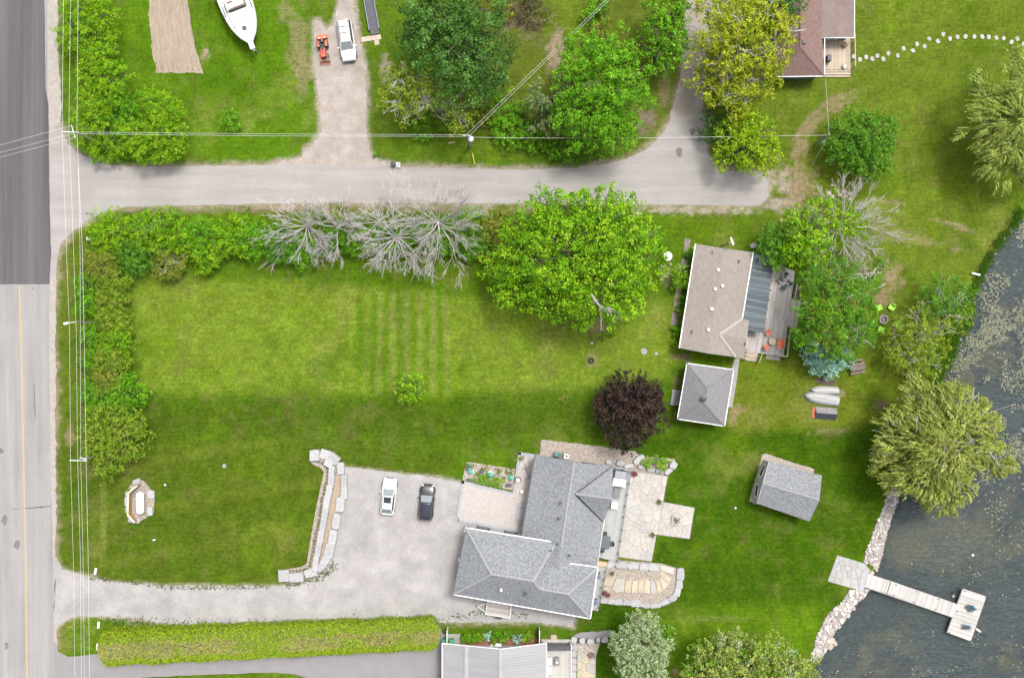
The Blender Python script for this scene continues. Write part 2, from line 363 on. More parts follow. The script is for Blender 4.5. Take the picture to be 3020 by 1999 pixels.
    for a in [(880, 130, 34, 110, .55), (895, 230, 30, 70, .6), (840, 30, 30, 40, .5), (1138, 205, 20, 36, .8, PALE), (1190, 190, 10, 10, .8, PALE), (600, 165, 9, 26, .8), (612, 155, 10, 16, .9, PALE),
              (1515, 30, 50, 60, .7, (0.2, 0.15, 0.1)), (1640, 140, 24, 80, .95, (0.27, 0.2, 0.14)), (1560, 80, 40, 40, .7, (0.17, 0.13, 0.09)), (1910, 360, 28, 40, .9, (0.2, 0.15, 0.12)), (1960, 270, 18, 70, .7, (0.22, 0.17, 0.1)), (1945, 130, 20, 90, .6, (0.2, 0.16, 0.1)),
              (2310, 540, 60, 50, .95, PALE), (2290, 600, 60, 26, .95, PALE), (2365, 540, 50, 70, .7), (2345, 620, 40, 60, .5), (2362, 425, 24, 40, .7), (2350, 470, 16, 36, .5),
              (2625, 815, 30, 48, .8), (2600, 880, 36, 30, .9, (0.23, 0.16, 0.1)), (2630, 850, 26, 36, .7), (2790, 655, 70, 7, .8, DIRT, 14), (2850, 680, 40, 6, .6, DIRT, 14), (2630, 597, 55, 8, .7, DIRT, 6), (2720, 715, 70, 14, .5, DIRT, 8), (2660, 690, 60, 20, .4), (2820, 735, 30, 10, .5),
              (1760, 965, 34, 30, .8, (0.2, 0.16, 0.09)), (1745, 1060, 24, 26, .5), (1700, 940, 40, 14, .5, DRY), (2012, 1052, 26, 14, .9, (0.17, 0.11, 0.085)), (1996, 1130, 18, 30, .7, (0.15, 0.11, 0.07)), (2172, 1215, 22, 22, .9), (2160, 1240, 16, 24, .6),
              (2385, 1195, 60, 60, .4, DRY), (2450, 1270, 60, 12, .4, DIRT), (2600, 1195, 22, 18, .9, (0.14, 0.1, 0.085)), (2482, 1160, 12, 12, .8, DIRT), (2230, 1230, 60, 40, .45, DRY),
              (205, 1280, 16, 40, .8, DIRT), (195, 800, 22, 60, .4, DRY), (225, 620, 20, 6, .5), (1965, 810, 20, 30, .6, DIRT), (2000, 790, 16, 26, .6, DIRT), (270, 1390, 24, 30, .5, DRY), (1990, 1980, 12, 12, .9, (0.3, 0.2, 0.13)),
              (300, 640, 60, 14, .8, (0.2, 0.15, 0.09)), (500, 622, 200, 10, .7, (0.2, 0.15, 0.09)), (780, 618, 160, 9, .8, (0.2, 0.15, 0.09)), (1150, 615, 300, 9, .8, (0.22, 0.17, 0.1)), (1500, 618, 260, 12, .9, (0.24, 0.19, 0.12)), (2050, 620, 200, 14, .9, PALE),
              (560, 1828, 260, 14, .7, (0.27, 0.24, 0.2)), (1460, 1842, 160, 8, .5, DIRT), (2120, 1825, 110, 10, .4, DRY), (1960, 1905, 30, 60, .4, (0.15, 0.12, 0.07)), (880, 1395, 30, 34, .0)]:
        dirt(*a)
    # trodden, gravelly fringe where turf meets road and drives
    for poly, w, col in ((SIDE, 0.9, (0.3, 0.25, 0.19)), (UPDRIVE, 0.7, (0.33, 0.28, 0.23)), (GRAVEL, 0.45, (0.3, 0.27, 0.2)), (NEDRIVE, 0.6, (0.2, 0.15, 0.1))):
        dd = sdist(X, Y, [P2(*q) for q in poly]); mix(col, sstep(w, 0.0, dd + (n3 - 0.5) * 1.2 * w) * 0.85)
    mix((0.27, 0.22, 0.15), sstep(186, 160, PX + (n3 - 0.5) * 30) * 0.8)
    tr = ldist(X, Y, [P2(*q) for q in [(2352, 560), (2360, 470), (2366, 400), (2395, 355), (2440, 318), (2530, 276)]]); wob = (n3 - .5) * .9
    mix((0.23, 0.175, 0.105), (sstep(.62, .2, np.abs(tr - .42) + wob + (g0 - .5) * .8) * .7) * sstep(2545, 2490, PX))
    # lake bed: mud, darker than land, with pale weed drifts
    bed = sstep(0.15, -0.5, d)
    W = np.array([0.060, 0.074, 0.072]); mix(W, bed)
    weed = sstep(0.45, 0.75, fbm(X, Y, 6, 41)) * sstep(0.35, 0.6, fbm(X, Y, 1.6, 45))
    mix((0.20, 0.18, 0.085), bed * weed * 0.7)
    mix((0.24, 0.22, 0.10), bed * sstep(1.3, 0.4, np.hypot((PX - 2790) / 170, (PY - 1610) / 90) + (n2 - .5)) * 0.7)
    nx, ny = X.shape; idx = np.arange(nx * ny).reshape(nx, ny)
    F = np.stack([idx[:-1, :-1], idx[1:, :-1], idx[1:, 1:], idx[:-1, 1:]], -1).reshape(-1, 4)
    me = bpy.data.meshes.new('lawn'); V = np.stack([X, Y, Z], -1).reshape(-1, 3)
    me.vertices.add(len(V)); me.vertices.foreach_set('co', V.reshape(-1).astype(np.float32))
    me.loops.add(F.size); me.loops.foreach_set('vertex_index', F.reshape(-1).astype(np.int32))
    me.polygons.add(len(F)); me.polygons.foreach_set('loop_start', np.arange(0, F.size, 4, dtype=np.int32))
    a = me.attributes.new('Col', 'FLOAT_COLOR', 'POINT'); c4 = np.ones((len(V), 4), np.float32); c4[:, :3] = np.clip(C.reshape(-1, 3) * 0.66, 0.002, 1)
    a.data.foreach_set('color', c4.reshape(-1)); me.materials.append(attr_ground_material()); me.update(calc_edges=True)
    o = bpy.data.objects.new('lawn', me); COL.objects.link(o); struct(o)
build_land()

def water_material():
    m = bpy.data.materials.new('lake_water'); m.use_nodes = True; N = m.node_tree.nodes; L = m.node_tree.links
    b = N['Principled BSDF']; b.inputs['Base Color'].default_value = (0.062, 0.079, 0.084, 1); b.inputs['Roughness'].default_value = 0.14; b.inputs['IOR'].default_value = 1.33
    tc = N.new('ShaderNodeTexCoord'); mp = N.new('ShaderNodeMapping'); mp.inputs['Scale'].default_value = (1, 1.8, 1); mp.inputs['Rotation'].default_value = (0, 0, 0.5); L.new(tc.outputs['Object'], mp.inputs['Vector'])
    n = N.new('ShaderNodeTexNoise'); n.inputs['Scale'].default_value = 1.5; n.inputs['Detail'].default_value = 6; n.inputs['Distortion'].default_value = 1.2; L.new(mp.outputs[0], n.inputs['Vector'])
    bp = N.new('ShaderNodeBump'); bp.inputs['Strength'].default_value = 1.0; bp.inputs['Distance'].default_value = 0.5; L.new(n.outputs[0], bp.inputs['Height']); L.new(bp.outputs[0], b.inputs['Normal'])
    n2 = N.new('ShaderNodeTexNoise'); n2.inputs['Scale'].default_value = 0.12; n2.inputs['Detail'].default_value = 3; L.new(tc.outputs['Object'], n2.inputs['Vector'])
    r = N.new('ShaderNodeMapRange'); r.inputs['From Min'].default_value = 0.35; r.inputs['From Max'].default_value = 0.65; r.inputs['To Min'].default_value = 0.35; r.inputs['To Max'].default_value = 0.65; L.new(n2.outputs[0], r.inputs['Value'])
    t = N.new('ShaderNodeBsdfTransparent'); mx = N.new('ShaderNodeMixShader'); L.new(r.outputs[0], mx.inputs[0]); L.new(b.outputs[0], mx.inputs[1]); L.new(t.outputs[0], mx.inputs[2])
    L.new(mx.outputs[0], N['Material Output'].inputs['Surface']); return m
WATER_Z = -0.42
b = MB(); wp = [P2(x - 30, y) for x, y in SHORE] + [(150, -800), (850, -800), (850, 800), (300, 300)]
wp = ccw(wp); b.add([(x, y, WATER_Z) for x, y in wp], [tuple(range(len(wp)))])
struct(b.build('lake_water', water_material()))

M_ROAD = mat('old_asphalt', (0.235, 0.222, 0.222), (0.315, 0.30, 0.30), 1.0, 0.9, 0.15, 26, fine=0.08, stretch=(1, 0.045, 1), big=.05)
M_SIDE = mat('side_road_asphalt', (0.275, 0.255, 0.242), (0.345, 0.324, 0.309), 0.9, 0.9, 0.15, 24, fine=0.08, big=.06, stretch=(0.07, 1, 1))
M_NEW = mat('new_asphalt', (0.066, 0.059, 0.063), (0.135, 0.124, 0.13), 0.75, 0.85, 0.15, 30, fine=0.09, stretch=(1, 0.02, 1))
M_SHOULDER = mat('shoulder_gravel', (0.30, 0.265, 0.235), (0.40, 0.37, 0.34), 1.6, 0.95, 0.3, 20, fine=0.14)
M_GRAVEL = mat('crushed_stone', (0.275, 0.26, 0.253), (0.39, 0.372, 0.363), 0.4, 0.95, 0.4, 9, fine=0.22, big=.09)
M_SANDY = mat('sandy_gravel', (0.27, 0.225, 0.19), (0.40, 0.36, 0.33), 0.6, 0.95, 0.3, 9, fine=0.18, big=.12)
M_TRACK = mat('dirt_track', (0.25, 0.215, 0.18), (0.335, 0.30, 0.265), 0.5, 0.95, 0.3, 12, fine=0.12)
M_SOUTH = mat('drive_asphalt', (0.225, 0.21, 0.215), (0.26, 0.245, 0.25), 0.6, 0.9, 0.1, 24, fine=0.05)
M_SOIL = mat('tilled_soil', (0.27, 0.21, 0.155), (0.36, 0.295, 0.225), 1.2, 0.95, 0.6, 10, fine=0.16, stretch=(1.6, 0.35, 1))
M_YELLOW = mat('yellow_line_paint', (0.50, 0.36, 0.13), (0.40, 0.32, 0.17), 2.0, 0.8)
M_PATCH = mat('tar_patch', (0.10, 0.095, 0.095), (0.21, 0.2, 0.2), 3.0, 0.9, fine=0.15, bscale=12)
struct(sheet('road_shoulder', [(100, -160), (171, -160), (170, 60), (172, 200), (182, 300), (176, 380), (155, 420), (150, 560), (165, 640), (166, 811), (163, 1000), (166, 1150), (163, 1260), (165, 1500), (164, 1660), (172, 1760), (166, 1860), (166, 2160), (100, 2160)], 0.012, M_SHOULDER, 0.10))
struct(sheet('main_road', [(-700, -900), (138, -900), (140, 300), (146, 820), (146, 1100), (150, 1400), (158, 1700), (160, 2100), (160, 2900), (-700, 2900)], 0.022, M_ROAD, 0.0))
struct(sheet('resurfaced_road', [(-700, -900), (129, -900), (131, 0), (135, 260), (143, 310), (145, 480), (150, 740), (147, 838), (-700, 842)], 0.036, M_NEW, 0.025, 0.8))
struct(sheet('side_road', SIDE, 0.017, M_SIDE, 0.05, 0.6))
struct(sheet('yellow_road_line', [(55, 844), (59, 844), (64, 1000), (73, 1400), (78, 1650), (82, 1999), (84, 2200), (80, 2200), (78, 1999), (74, 1650), (69, 1400), (60, 1000)], 0.0275, M_YELLOW, 0.012, 0.5))
struct(sheet('gravel_driveway', GRAVEL, 0.02, M_GRAVEL, 0.10, 0.3))
struct(sheet('sandy_driveway', UPDRIVE, 0.0145, M_SANDY, 0.16, 0.3))
struct(sheet('dirt_lane', NEDRIVE, 0.013, M_TRACK, 0.12, 0.35))
struct(sheet('asphalt_driveway', SOUTHDRIVE, 0.0185, M_SOUTH, 0.03, 0.6))
soil = struct(sheet('garden_soil', BED, 0.035, M_SOIL, 0.10, 0.3))
fb = MB()                                                              # raked furrow ridges of the vegetable plot
for k in range(9):
    u = (k + 0.5) / 9; pth = []
    for t in range(0, 24):
        w = t / 23; y = -50 + w * 258; xl = 440 + 18 * max(0, w - .3); xr = 552 + 46 * w
        q = P(xl + 5 + (xr - xl - 10) * u + R.gauss(0, 1.2), y); pth.append((q[0], q[1], 0.012))
    fb.tube(pth, [0.075 + R.uniform(-.015, .02) for _ in pth], 5)
fo = fb.build('furrow_ridges', M_SOIL, soil, smooth=True); fo['kind'] = 'stuff'
for i, (x, y, rx, ry) in enumerate([(15, 1532, 11, 15), (50, 1606, 10, 16), (20, 1902, 7, 12), (2003, 449, 12, 15), (4, 1330, 7, 10), (2042, 388, 9, 12), (97, 850, 5, 3)]):
    struct(sheet('tar_patch', [(x + rx * math.cos(a / 9 * 6.283) * R.uniform(.6, 1.2), y + ry * math.sin(a / 9 * 6.283) * R.uniform(.6, 1.2)) for a in range(9)], 0.031 if x < 150 else 0.024, M_PATCH, 0.04, 0.2))
for i, (a, c) in enumerate([((36, 1502), (150, 1492)), ((100, 1120), (104, 1230)), ((163, 1700), (160, 1800))]):
    struct(sheet('road_crack', [(a[0], a[1] - .5), (c[0], c[1] - .5), (c[0], c[1] + .7), (a[0], a[1] + .7)] if abs(a[0] - c[0]) > 20 else [(a[0] - .5, a[1]), (c[0] - .5, c[1]), (c[0] + .7, c[1]), (a[0] + .7, a[1])], 0.0292, M_PATCH, 0.06, 0.3))
# ---------------------------------------------------------------- vegetation
M_BARK = mat('grey_brown_bark', (0.10, 0.08, 0.06), (0.18, 0.15, 0.12), 3, 0.95, 0.5, 14, stretch=(1, 1, 0.3))
M_BIRCH = mat('pale_birch_bark', (0.42, 0.39, 0.35), (0.56, 0.53, 0.49), 2, 0.9, 0.2, 14)
M_DEAD = mat('bleached_dead_wood', (0.36, 0.335, 0.315), (0.53, 0.50, 0.475), 1.5, 0.9, 0.2, 10)
PAL = {
 'lime': [(0.11, 0.225, 0.006), (0.075, 0.17, 0.005), (0.155, 0.25, 0.010), (0.045, 0.115, 0.005)],
 'limeyellow': [(0.115, 0.215, 0.006), (0.085, 0.185, 0.005), (0.145, 0.235, 0.010), (0.055, 0.135, 0.005)],
 'sunlime': [(0.145, 0.225, 0.007), (0.115, 0.20, 0.006), (0.18, 0.245, 0.012), (0.08, 0.155, 0.006)],
 'green': [(0.062, 0.165, 0.006), (0.08, 0.195, 0.007), (0.045, 0.125, 0.006), (0.10, 0.215, 0.012)],
 'mid': [(0.055, 0.14, 0.010), (0.075, 0.165, 0.012), (0.04, 0.11, 0.010)],
 'dark': [(0.032, 0.082, 0.012), (0.052, 0.12, 0.020), (0.07, 0.15, 0.032), (0.024, 0.065, 0.010)],
 'yellow': [(0.18, 0.215, 0.010), (0.145, 0.185, 0.008), (0.225, 0.24, 0.018), (0.105, 0.145, 0.008)],
 'willow': [(0.165, 0.20, 0.035), (0.20, 0.23, 0.05), (0.245, 0.262, 0.08), (0.11, 0.145, 0.024)],
 'willow2': [(0.14, 0.18, 0.034), (0.185, 0.22, 0.055), (0.105, 0.145, 0.024)],
 'olive': [(0.095, 0.13, 0.014), (0.13, 0.15, 0.018), (0.075, 0.11, 0.012), (0.15, 0.145, 0.03)],
 'birch': [(0.12, 0.17, 0.014), (0.15, 0.195, 0.02), (0.09, 0.145, 0.012)],
 'purple': [(0.030, 0.018, 0.017), (0.052, 0.030, 0.026), (0.075, 0.045, 0.036), (0.022, 0.018, 0.018)],
 'silver': [(0.20, 0.255, 0.125), (0.27, 0.32, 0.18), (0.145, 0.195, 0.085)],
 'blue': [(0.14, 0.245, 0.19), (0.19, 0.29, 0.235), (0.10, 0.18, 0.14)],
 'spruce': [(0.085, 0.125, 0.04), (0.12, 0.16, 0.055), (0.055, 0.085, 0.03)],
 'brown': [(0.15, 0.125, 0.07), (0.19, 0.155, 0.09), (0.11, 0.11, 0.04)],
 'tan': [(0.30, 0.225, 0.11), (0.24, 0.18, 0.09)],
 'hedge': [(0.125, 0.175, 0.010), (0.15, 0.20, 0.012), (0.095, 0.145, 0.008)],
 'cedar': [(0.095, 0.155, 0.010), (0.12, 0.175, 0.012), (0.07, 0.125, 0.008), (0.135, 0.165, 0.022)],
}
def lobes_world(lobes):
    out = []
    for l in lobes:
        px, py, r, zt = l[:4]; fl = l[4] if len(l) > 4 else 0.75
        rr = r / S; rz = min(rr * fl, zt * 0.48); zc = zt - rz
        x, y, _ = P(px, py, zc); rr *= (H - zc) / H
        out.append((x, y, zc, rr, rz))
    return out
def pick_cols(pal, n, k):
    pal = np.array(PAL[pal]); return pal[rng.integers(0, len(pal), n)]
GAIN = {'purple': 0.95, 'blue': 2.1, 'silver': 1.35, 'brown': .85, 'tan': 1.0, 'dark': 1.5, 'willow': 1.4, 'mid': 1.6}
def broad_leaves(lobes, pal, clump=0.55, leaf=0.26, dens=1.0, fill=1.0):
    Q = []; Cc = []
    pal_a = np.array(PAL[pal]) * GAIN.get(pal, 1.62); w = np.array([1.0 / (i + 1) ** 0.5 for i in range(len(pal_a))]); w /= w.sum()
    for (x, y, zc, rr, rz) in lobes:
        nc = max(5, int(dens * 2.6 * rr * rr * math.pi / (clump * clump) * 0.42))
        d = rng.normal(size=(nc, 3)); d[:, 2] = np.abs(d[:, 2]) * 0.9 - 0.25; d = unit(d)
        rad = np.where(rng.random(nc) < 0.75, rng.uniform(0.8, 1.05, nc), rng.uniform(0.35, 0.8, nc)); far = rng.random(nc) < (0.10 if rr > 2.4 else 0.03); rad[far] = rng.uniform(1.05, 1.28, far.sum())
        ang = np.arctan2(d[:, 1], d[:, 0]); rad *= 1 + 0.10 * np.sin(3 * ang + x) + 0.08 * np.sin(5 * ang + y) + 0.05 * np.sin(9 * ang + x * 2)
        c = np.array([x, y, zc]) + d * rad[:, None] * np.array([rr, rr, rz])
        ncl = clump * rng.uniform(0.6, 1.25, nc)
        ci = pal_a[rng.choice(len(pal_a), nc, p=w)] * rng.uniform(0.85, 1.15, (nc, 1))
        per = max(6, int(32 * fill * (clump / 0.55) ** 2 * (0.26 / leaf) ** 2 * 0.8))
        k = nc * per; idx = np.repeat(np.arange(nc), per)
        e = rng.normal(size=(k, 3)); e = unit(e + d[idx] * 0.7 + np.array([0, 0, 0.5]))
        pos = c[idx] + e * (ncl[idx] * rng.uniform(0.55, 1.05, k))[:, None] * np.array([1, 1, 0.75])
        dh = unit(d * np.array([1, 1, 0.15]))[idx]; pos = pos + dh * ((e * dh).sum(1) * ncl[idx] * 0.55)[:, None]
        nrm = unit(e * 0.9 + rng.normal(size=(k, 3)) * 0.55 + np.array([0, 0, 0.35]))
        L = leaf * rng.uniform(0.7, 1.35, k); Q.append(leaf_quads(pos, nrm, L, L * rng.uniform(0.5, 0.75, k)))
        cc = ci[idx] * rng.uniform(0.75, 1.25, (k, 1)); alt = rng.random(k) < 0.15; cc[alt] = pal_a[rng.integers(0, len(pal_a), alt.sum())]
        Cc.append(cc)
    return np.concatenate(Q), np.concatenate(Cc)
def strand_leaves(lobes, ctr, pal, dens=1.0, droop=1.0, length=1.6, width=0.13):
    Q = []; Cc = []; pal_a = np.array(PAL[pal]) * GAIN.get(pal, 1.62)
    for (x, y, zc, rr, rz) in lobes:
        n = int(dens * 30 * rr * rr)
        m0 = max(4, n // 16); dc = rng.normal(size=(m0, 3)); dc[:, 2] = np.abs(dc[:, 2]) - 0.15; dc = unit(dc); rc = rng.uniform(0.45, 1.02, m0); ci = rng.integers(0, m0, n); cb = rng.uniform(.8, 1.2, m0)
        d = unit(dc[ci] + rng.normal(size=(n, 3)) * 0.13)
        rad = rc[ci] + rng.normal(size=n) * 0.06; p = np.array([x, y, zc]) + d * rad[:, None] * np.array([rr, rr, rz])
        out = p - np.array(ctr); out[:, 2] = 0; h = unit(out * 0.5 + d * np.array([1, 1, 0]) * rr + rng.normal(size=(n, 3)) * np.array([.45, .45, 0]) + (rng.normal(size=(m0, 3)) * np.array([.6, .6, 0]))[ci]); h[:, 2] = 0
        L = length * rng.uniform(0.5, 1.2, n); col = pal_a[rng.integers(0, len(pal_a), n)] * rng.uniform(0.85, 1.15, (n, 1)) * cb[ci][:, None]
        q = p.copy(); vx = h * 0.75 + np.array([0, 0, 0.25]); side = unit(np.cross(vx, np.array([0, 0, 1.0]))) * (1 if True else 1)
        for s_ in range(4):
            nx = q + vx * (L / 4)[:, None]
            wv = (side * rng.uniform(0.4, 1, (n, 1)) + rng.normal(size=(n, 3)) * 0.45) * width * rng.uniform(0.5, 1.1, (n, 1))
            Q.append(np.stack([q - wv * 0.5, q + wv * 0.5 + vx * 0.02, nx + wv * 0.25, nx - wv * 0.25], 1)); Cc.append(col * rng.uniform(0.8, 1.2, (n, 1)))
            # side leaflets
            k = 2
            for _ in range(k):
                m_ = q + (nx - q) * rng.random((n, 1)) + rng.normal(size=(n, 3)) * 0.06
                nn = unit(rng.normal(size=(n, 3)) * 0.6 + np.array([0, 0, 1])); t = unit(vx + rng.normal(size=(n, 3)) * 0.35); bb = unit(np.cross(nn, t)); l2 = 0.16 * rng.uniform(.7, 1.4, (n, 1))
                Q.append(np.stack([m_ - t * l2, m_ + bb * l2 * 0.28, m_ + t * l2, m_ - bb * l2 * 0.28], 1)); Cc.append(col * rng.uniform(0.75, 1.3, (n, 1)))
            q = nx; vx = vx + np.array([0, 0, -0.32 * droop]) - h * 0.06
    return np.concatenate(Q), np.concatenate(Cc)
def limb(b, a, c, r0, r1, wob=0.25, n=5, k=5):
    a = Vector(a); c = Vector(c); L = (c - a).length; pts = []; rr = []
    for i in range(k + 1):
        t = i / k; q = a.lerp(c, t) + Vector((R.gauss(0, 1), R.gauss(0, 1), R.gauss(0, .5))) * wob * L * 0.12 * (0 if i in (0,) else 1); pts.append(q); rr.append(r0 + (r1 - r0) * t)
    b.tube(pts, rr, n); return pts
def tree(name, label, lobes, pal, style='broad', trunk_r=None, bark=None, group=None, cat='tree', base=None, clump=0.55, leaf=0.26, dens=1.0, fill=1.0, twigs=0, droop=1.0, length=1.6, vis=0, extra=None):
    LW = lobes_world(lobes); wt = [l[3] ** 2 for l in LW]; sw = sum(wt)
    bx = sum(l[0] * w for l, w in zip(LW, wt)) / sw; by = sum(l[1] * w for l, w in zip(LW, wt)) / sw
    if base: bx, by = P2(*base)
    root = thing(name, label, cat, (bx, by, 0), 0, group); org = (bx, by, 0)
    zt = max(l[2] + l[4] for l in LW); rmax = max(math.hypot(l[0] - bx, l[1] - by) + l[3] for l in LW)
    tr = trunk_r or 0.05 + 0.03 * zt; b = MB(); zf = min(zt * 0.4, min(l[2] for l in LW))
    top = limb(b, (bx, by, -0.1), (bx, by, max(zf, 0.3)), tr * 1.15, tr * 0.8, 0.15, 7)[-1]
    for (x, y, zc, rr, rz) in LW:
        e = limb(b, top, (x, y, zc), tr * 0.6, tr * 0.25, 0.35)[-1]
        for k in range(5 + vis):
            t = R.uniform(0, 6.283); zz = R.uniform(-.2, .85); c = Vector((x + rr * .95 * math.cos(t) * math.sqrt(1 - zz * zz * .8), y + rr * .95 * math.sin(t) * math.sqrt(1 - zz * zz * .8), zc + rz * zz))
            pts = limb(b, e if k % 2 else top, c, tr * 0.32, 0.025 if not vis else 0.045, 0.5, 4)
            for _ in range(3 if vis else 1):
                q = pts[R.randint(2, 4)]; limb(b, q, q + Vector((R.gauss(0, 1), R.gauss(0, 1), R.uniform(0, .8))) * rr * 0.35, tr * 0.14, 0.02, .5, 3, 3)
    b.build('trunk', bark or M_BARK, root, org, smooth=True)
    if style == 'broad': Q, Cc = broad_leaves(LW, pal, clump, leaf, dens, fill)
    elif style == 'strand':
        Q, Cc = strand_leaves(LW, (bx, by, 0), pal, dens, droop, length)
    if extra:
        for el, ep, ed in extra:
            q2, c2 = broad_leaves(lobes_world(el), ep, clump, leaf, ed, fill); Q = np.concatenate([Q, q2]); Cc = np.concatenate([Cc, c2])
    quad_mesh('crown', Q, Cc, LEAF, root, org)
    return root
def shrub(name, label, px, py, r, zt, pal, cat='shrub', group=None, leaf=0.16, clump=0.28, dens=1.0, fill=1.0):
    x, y = P2(px, py, zt * 0.5); root = thing(name, label, cat, (x, y, 0), 0, group); b = MB()
    for k in range(4): limb(b, (x, y, -0.03), (x + R.gauss(0, r / S * .4), y + R.gauss(0, r / S * .4), zt * .7), 0.03, 0.012, .3, 4, 3)
    b.build('stems', M_BARK, root, (x, y, 0))
    Q, Cc = broad_leaves([(x, y, zt * .45, r / S, zt * .5)], pal, min(clump, r / S * .5), leaf, dens, fill); quad_mesh('foliage', Q, Cc, LEAF, root, (x, y, 0))
    return root

# -- shrubs and trees along the main road, north of the side road
tree('roadside_tree', 'yellow-green roadside tree, northernmost of the clump beside the power lines', [(235, 25, 50, 4.2), (300, 45, 48, 4.5), (225, 105, 50, 4), (300, 115, 46, 4.0)], 'limeyellow', clump=.42, leaf=.17, dens=1.15)
tree('roadside_tree', 'rounded lime tree between the tilled plot and the main road', [(300, 175, 50, 4.6), (275, 215, 45, 4.4), (335, 235, 48, 4.6), (310, 285, 50, 4.4)], 'limeyellow', clump=.42, leaf=.17, dens=1.15)
tree('roadside_tree', 'dense lime tree standing right behind the corner power pole', [(265, 300, 40, 4.2), (270, 355, 52, 4.5), (258, 405, 38, 3.4), (295, 440, 34, 3.0), (350, 440, 28, 2.6)], 'limeyellow', clump=.42, leaf=.17, dens=1.15)
tree('roadside_tree', 'darker green tree wedged between two lime trees at the corner', [(345, 330, 36, 3.4), (375, 315, 34, 3.4), (350, 375, 30, 3.0)], 'green', clump=.42, leaf=.17, dens=1.15)
tree('roadside_tree', 'broad yellow-green tree on the corner lawn beside the side road', [(450, 290, 34, 4.4), (490, 330, 50, 4.8), (470, 385, 60, 5.0), (400, 395, 44, 4.2), (510, 410, 44, 4.4), (425, 430, 50, 4.4), (490, 440, 40, 3.8)], 'limeyellow', clump=.42, leaf=.17, dens=1.15)
shrub('round_shrub', 'small round dark green shrub alone on the corner lawn', 680, 355, 31, 1.7, 'green', leaf=.2, clump=.3)
# -- woodland plot north of the side road
tree('maple_tree', 'large dark green maple by the white car driveway', [(1290, 60, 90, 11), (1370, 30, 95, 12), (1420, 110, 80, 11), (1320, 150, 100, 12.5), (1250, 130, 62, 9), (1430, 200, 66, 10), (1380, 235, 80, 10), (1455, 250, 40, 8), (1265, 70, 60, 9)], 'dark', clump=.7, leaf=.26, base=(1360, 150))
tree('birch_tree', 'yellowish birch with pale limbs at the foot of the dark maple', [(1175, 235, 42, 7), (1165, 300, 44, 6.5), (1250, 285, 52, 7.5), (1290, 225, 46, 7.5), (1330, 300, 46, 7), (1355, 355, 38, 6), (1210, 330, 40, 6)], 'birch', clump=.5, leaf=.26, bark=M_BIRCH, vis=4, dens=.75, trunk_r=.16)
for i, (x, y, r, z, pl, lb) in enumerate([(1255, 375, 36, 1.6, 'green', 'low green bush under the yellowish birch'), (1480, 320, 46, 2.4, 'green', 'dense bush under the diagonal wires behind the transformer pole'), (1500, 385, 50, 2.4, 'green', 'dense bush right beside the transformer pole'),
        (1550, 345, 40, 2.6, 'mid', 'dark bush at the foot of the grey spruce, pole side'), (1575, 415, 36, 1.8, 'green', 'low bush between the grey spruce and the verge'), (1640, 430, 34, 1.8, 'green', 'low bush under the bright green maple, nearest the spruce'), (1700, 440, 44, 2, 'mid', 'low bush under the bright green maple, nearest the lane mouth'),
        (1420, 330, 36, 2.2, 'olive', 'olive bush filling between the birch and the wires'), (1745, 45, 26, 1.8, 'green', 'small sapling bush beside the overgrown strip'), (1765, 15, 24, 1.4, 'mid', 'weedy bush at the head of the overgrown strip'), (1775, 85, 26, .9, 'olive', 'sprawling olive weeds at the end of the overgrown strip'),
        (1540, -5, 40, 2.4, 'brown', 'brownish half-dry bush beside the dark maple'), (1575, 35, 36, 2.2, 'brown', 'pale dry bush next to the bare soil strip'), (1480, 25, 34, 3, 'olive', 'yellow-green bush against the dark maple'), (1110, 460, 8, .5, 'green', 'low weed tuft where the sandy drive meets the road')]):
    shrub('bush', lb, x, y, r, z, pl, 'bush', leaf=.22, clump=.36)
tree('spruce_tree', 'grey-green spruce leaning against the bright green maple', [(1620, 275, 50, 7.5), (1570, 300, 40, 6), (1650, 250, 30, 7.5), (1600, 345, 46, 5.5), (1640, 370, 36, 5)], 'spruce', 'strand', dens=1.4, droop=.6, length=1.0, base=(1625, 320))
tree('maple_tree', 'bright green maple beside the dirt lane', [(1720, 170, 66, 9), (1800, 165, 64, 9.5), (1860, 220, 52, 9), (1770, 240, 90, 11), (1690, 250, 56, 8.5), (1850, 300, 60, 9.5), (1760, 330, 80, 10), (1680, 330, 54, 8), (1820, 380, 62, 8), (1720, 395, 52, 7), (1785, 415, 36, 6)], 'green', clump=.6, leaf=.25, dens=1.1)
tree('ash_tree', 'green tree overhanging the west edge of the dirt lane', [(1960, 30, 52, 8), (2000, -10, 46, 8), (1985, 90, 46, 7.5), (1940, 85, 40, 7), (1990, 130, 36, 6.5)], 'green', clump=.5, leaf=.28)
tree('ash_tree', 'smaller green tree south of the one over the dirt lane', [(1930, 150, 38, 6), (1975, 165, 36, 6), (1890, 130, 26, 5), (1965, 195, 20, 5)], 'green', clump=.45, leaf=.27, dens=.85)
tree('locust_tree', 'tall yellow-leaved tree between the lane and the brown roof', [(2110, 20, 56, 9), (2190, 70, 60, 10), (2260, 40, 55, 10), (2120, 110, 56, 9), (2200, 150, 70, 11), (2270, 140, 60, 9.5), (2320, 90, 40, 8), (2080, 165, 40, 7), (2150, 200, 60, 9), (2220, 230, 60, 9), (2265, 205, 46, 8), (2060, 240, 30, 5.5), (2120, 275, 46, 7.5), (2180, 290, 50, 8)], 'yellow', clump=.5, leaf=.26, bark=M_DEAD, vis=3, base=(2170, 150), trunk_r=.3)
tree('deciduous_tree', 'green crown showing behind the tall yellow-leaved tree', [(2290, 5, 50, 8), (2340, 0, 34, 7)], 'dark', clump=.5, leaf=.28)
tree('yew_tree', 'dark evergreen at the lane mouth under the yellow trees', [(2105, 350, 36, 3.4), (2125, 385, 34, 3.2), (2090, 390, 24, 2.6)], 'dark', clump=.4, leaf=.2)
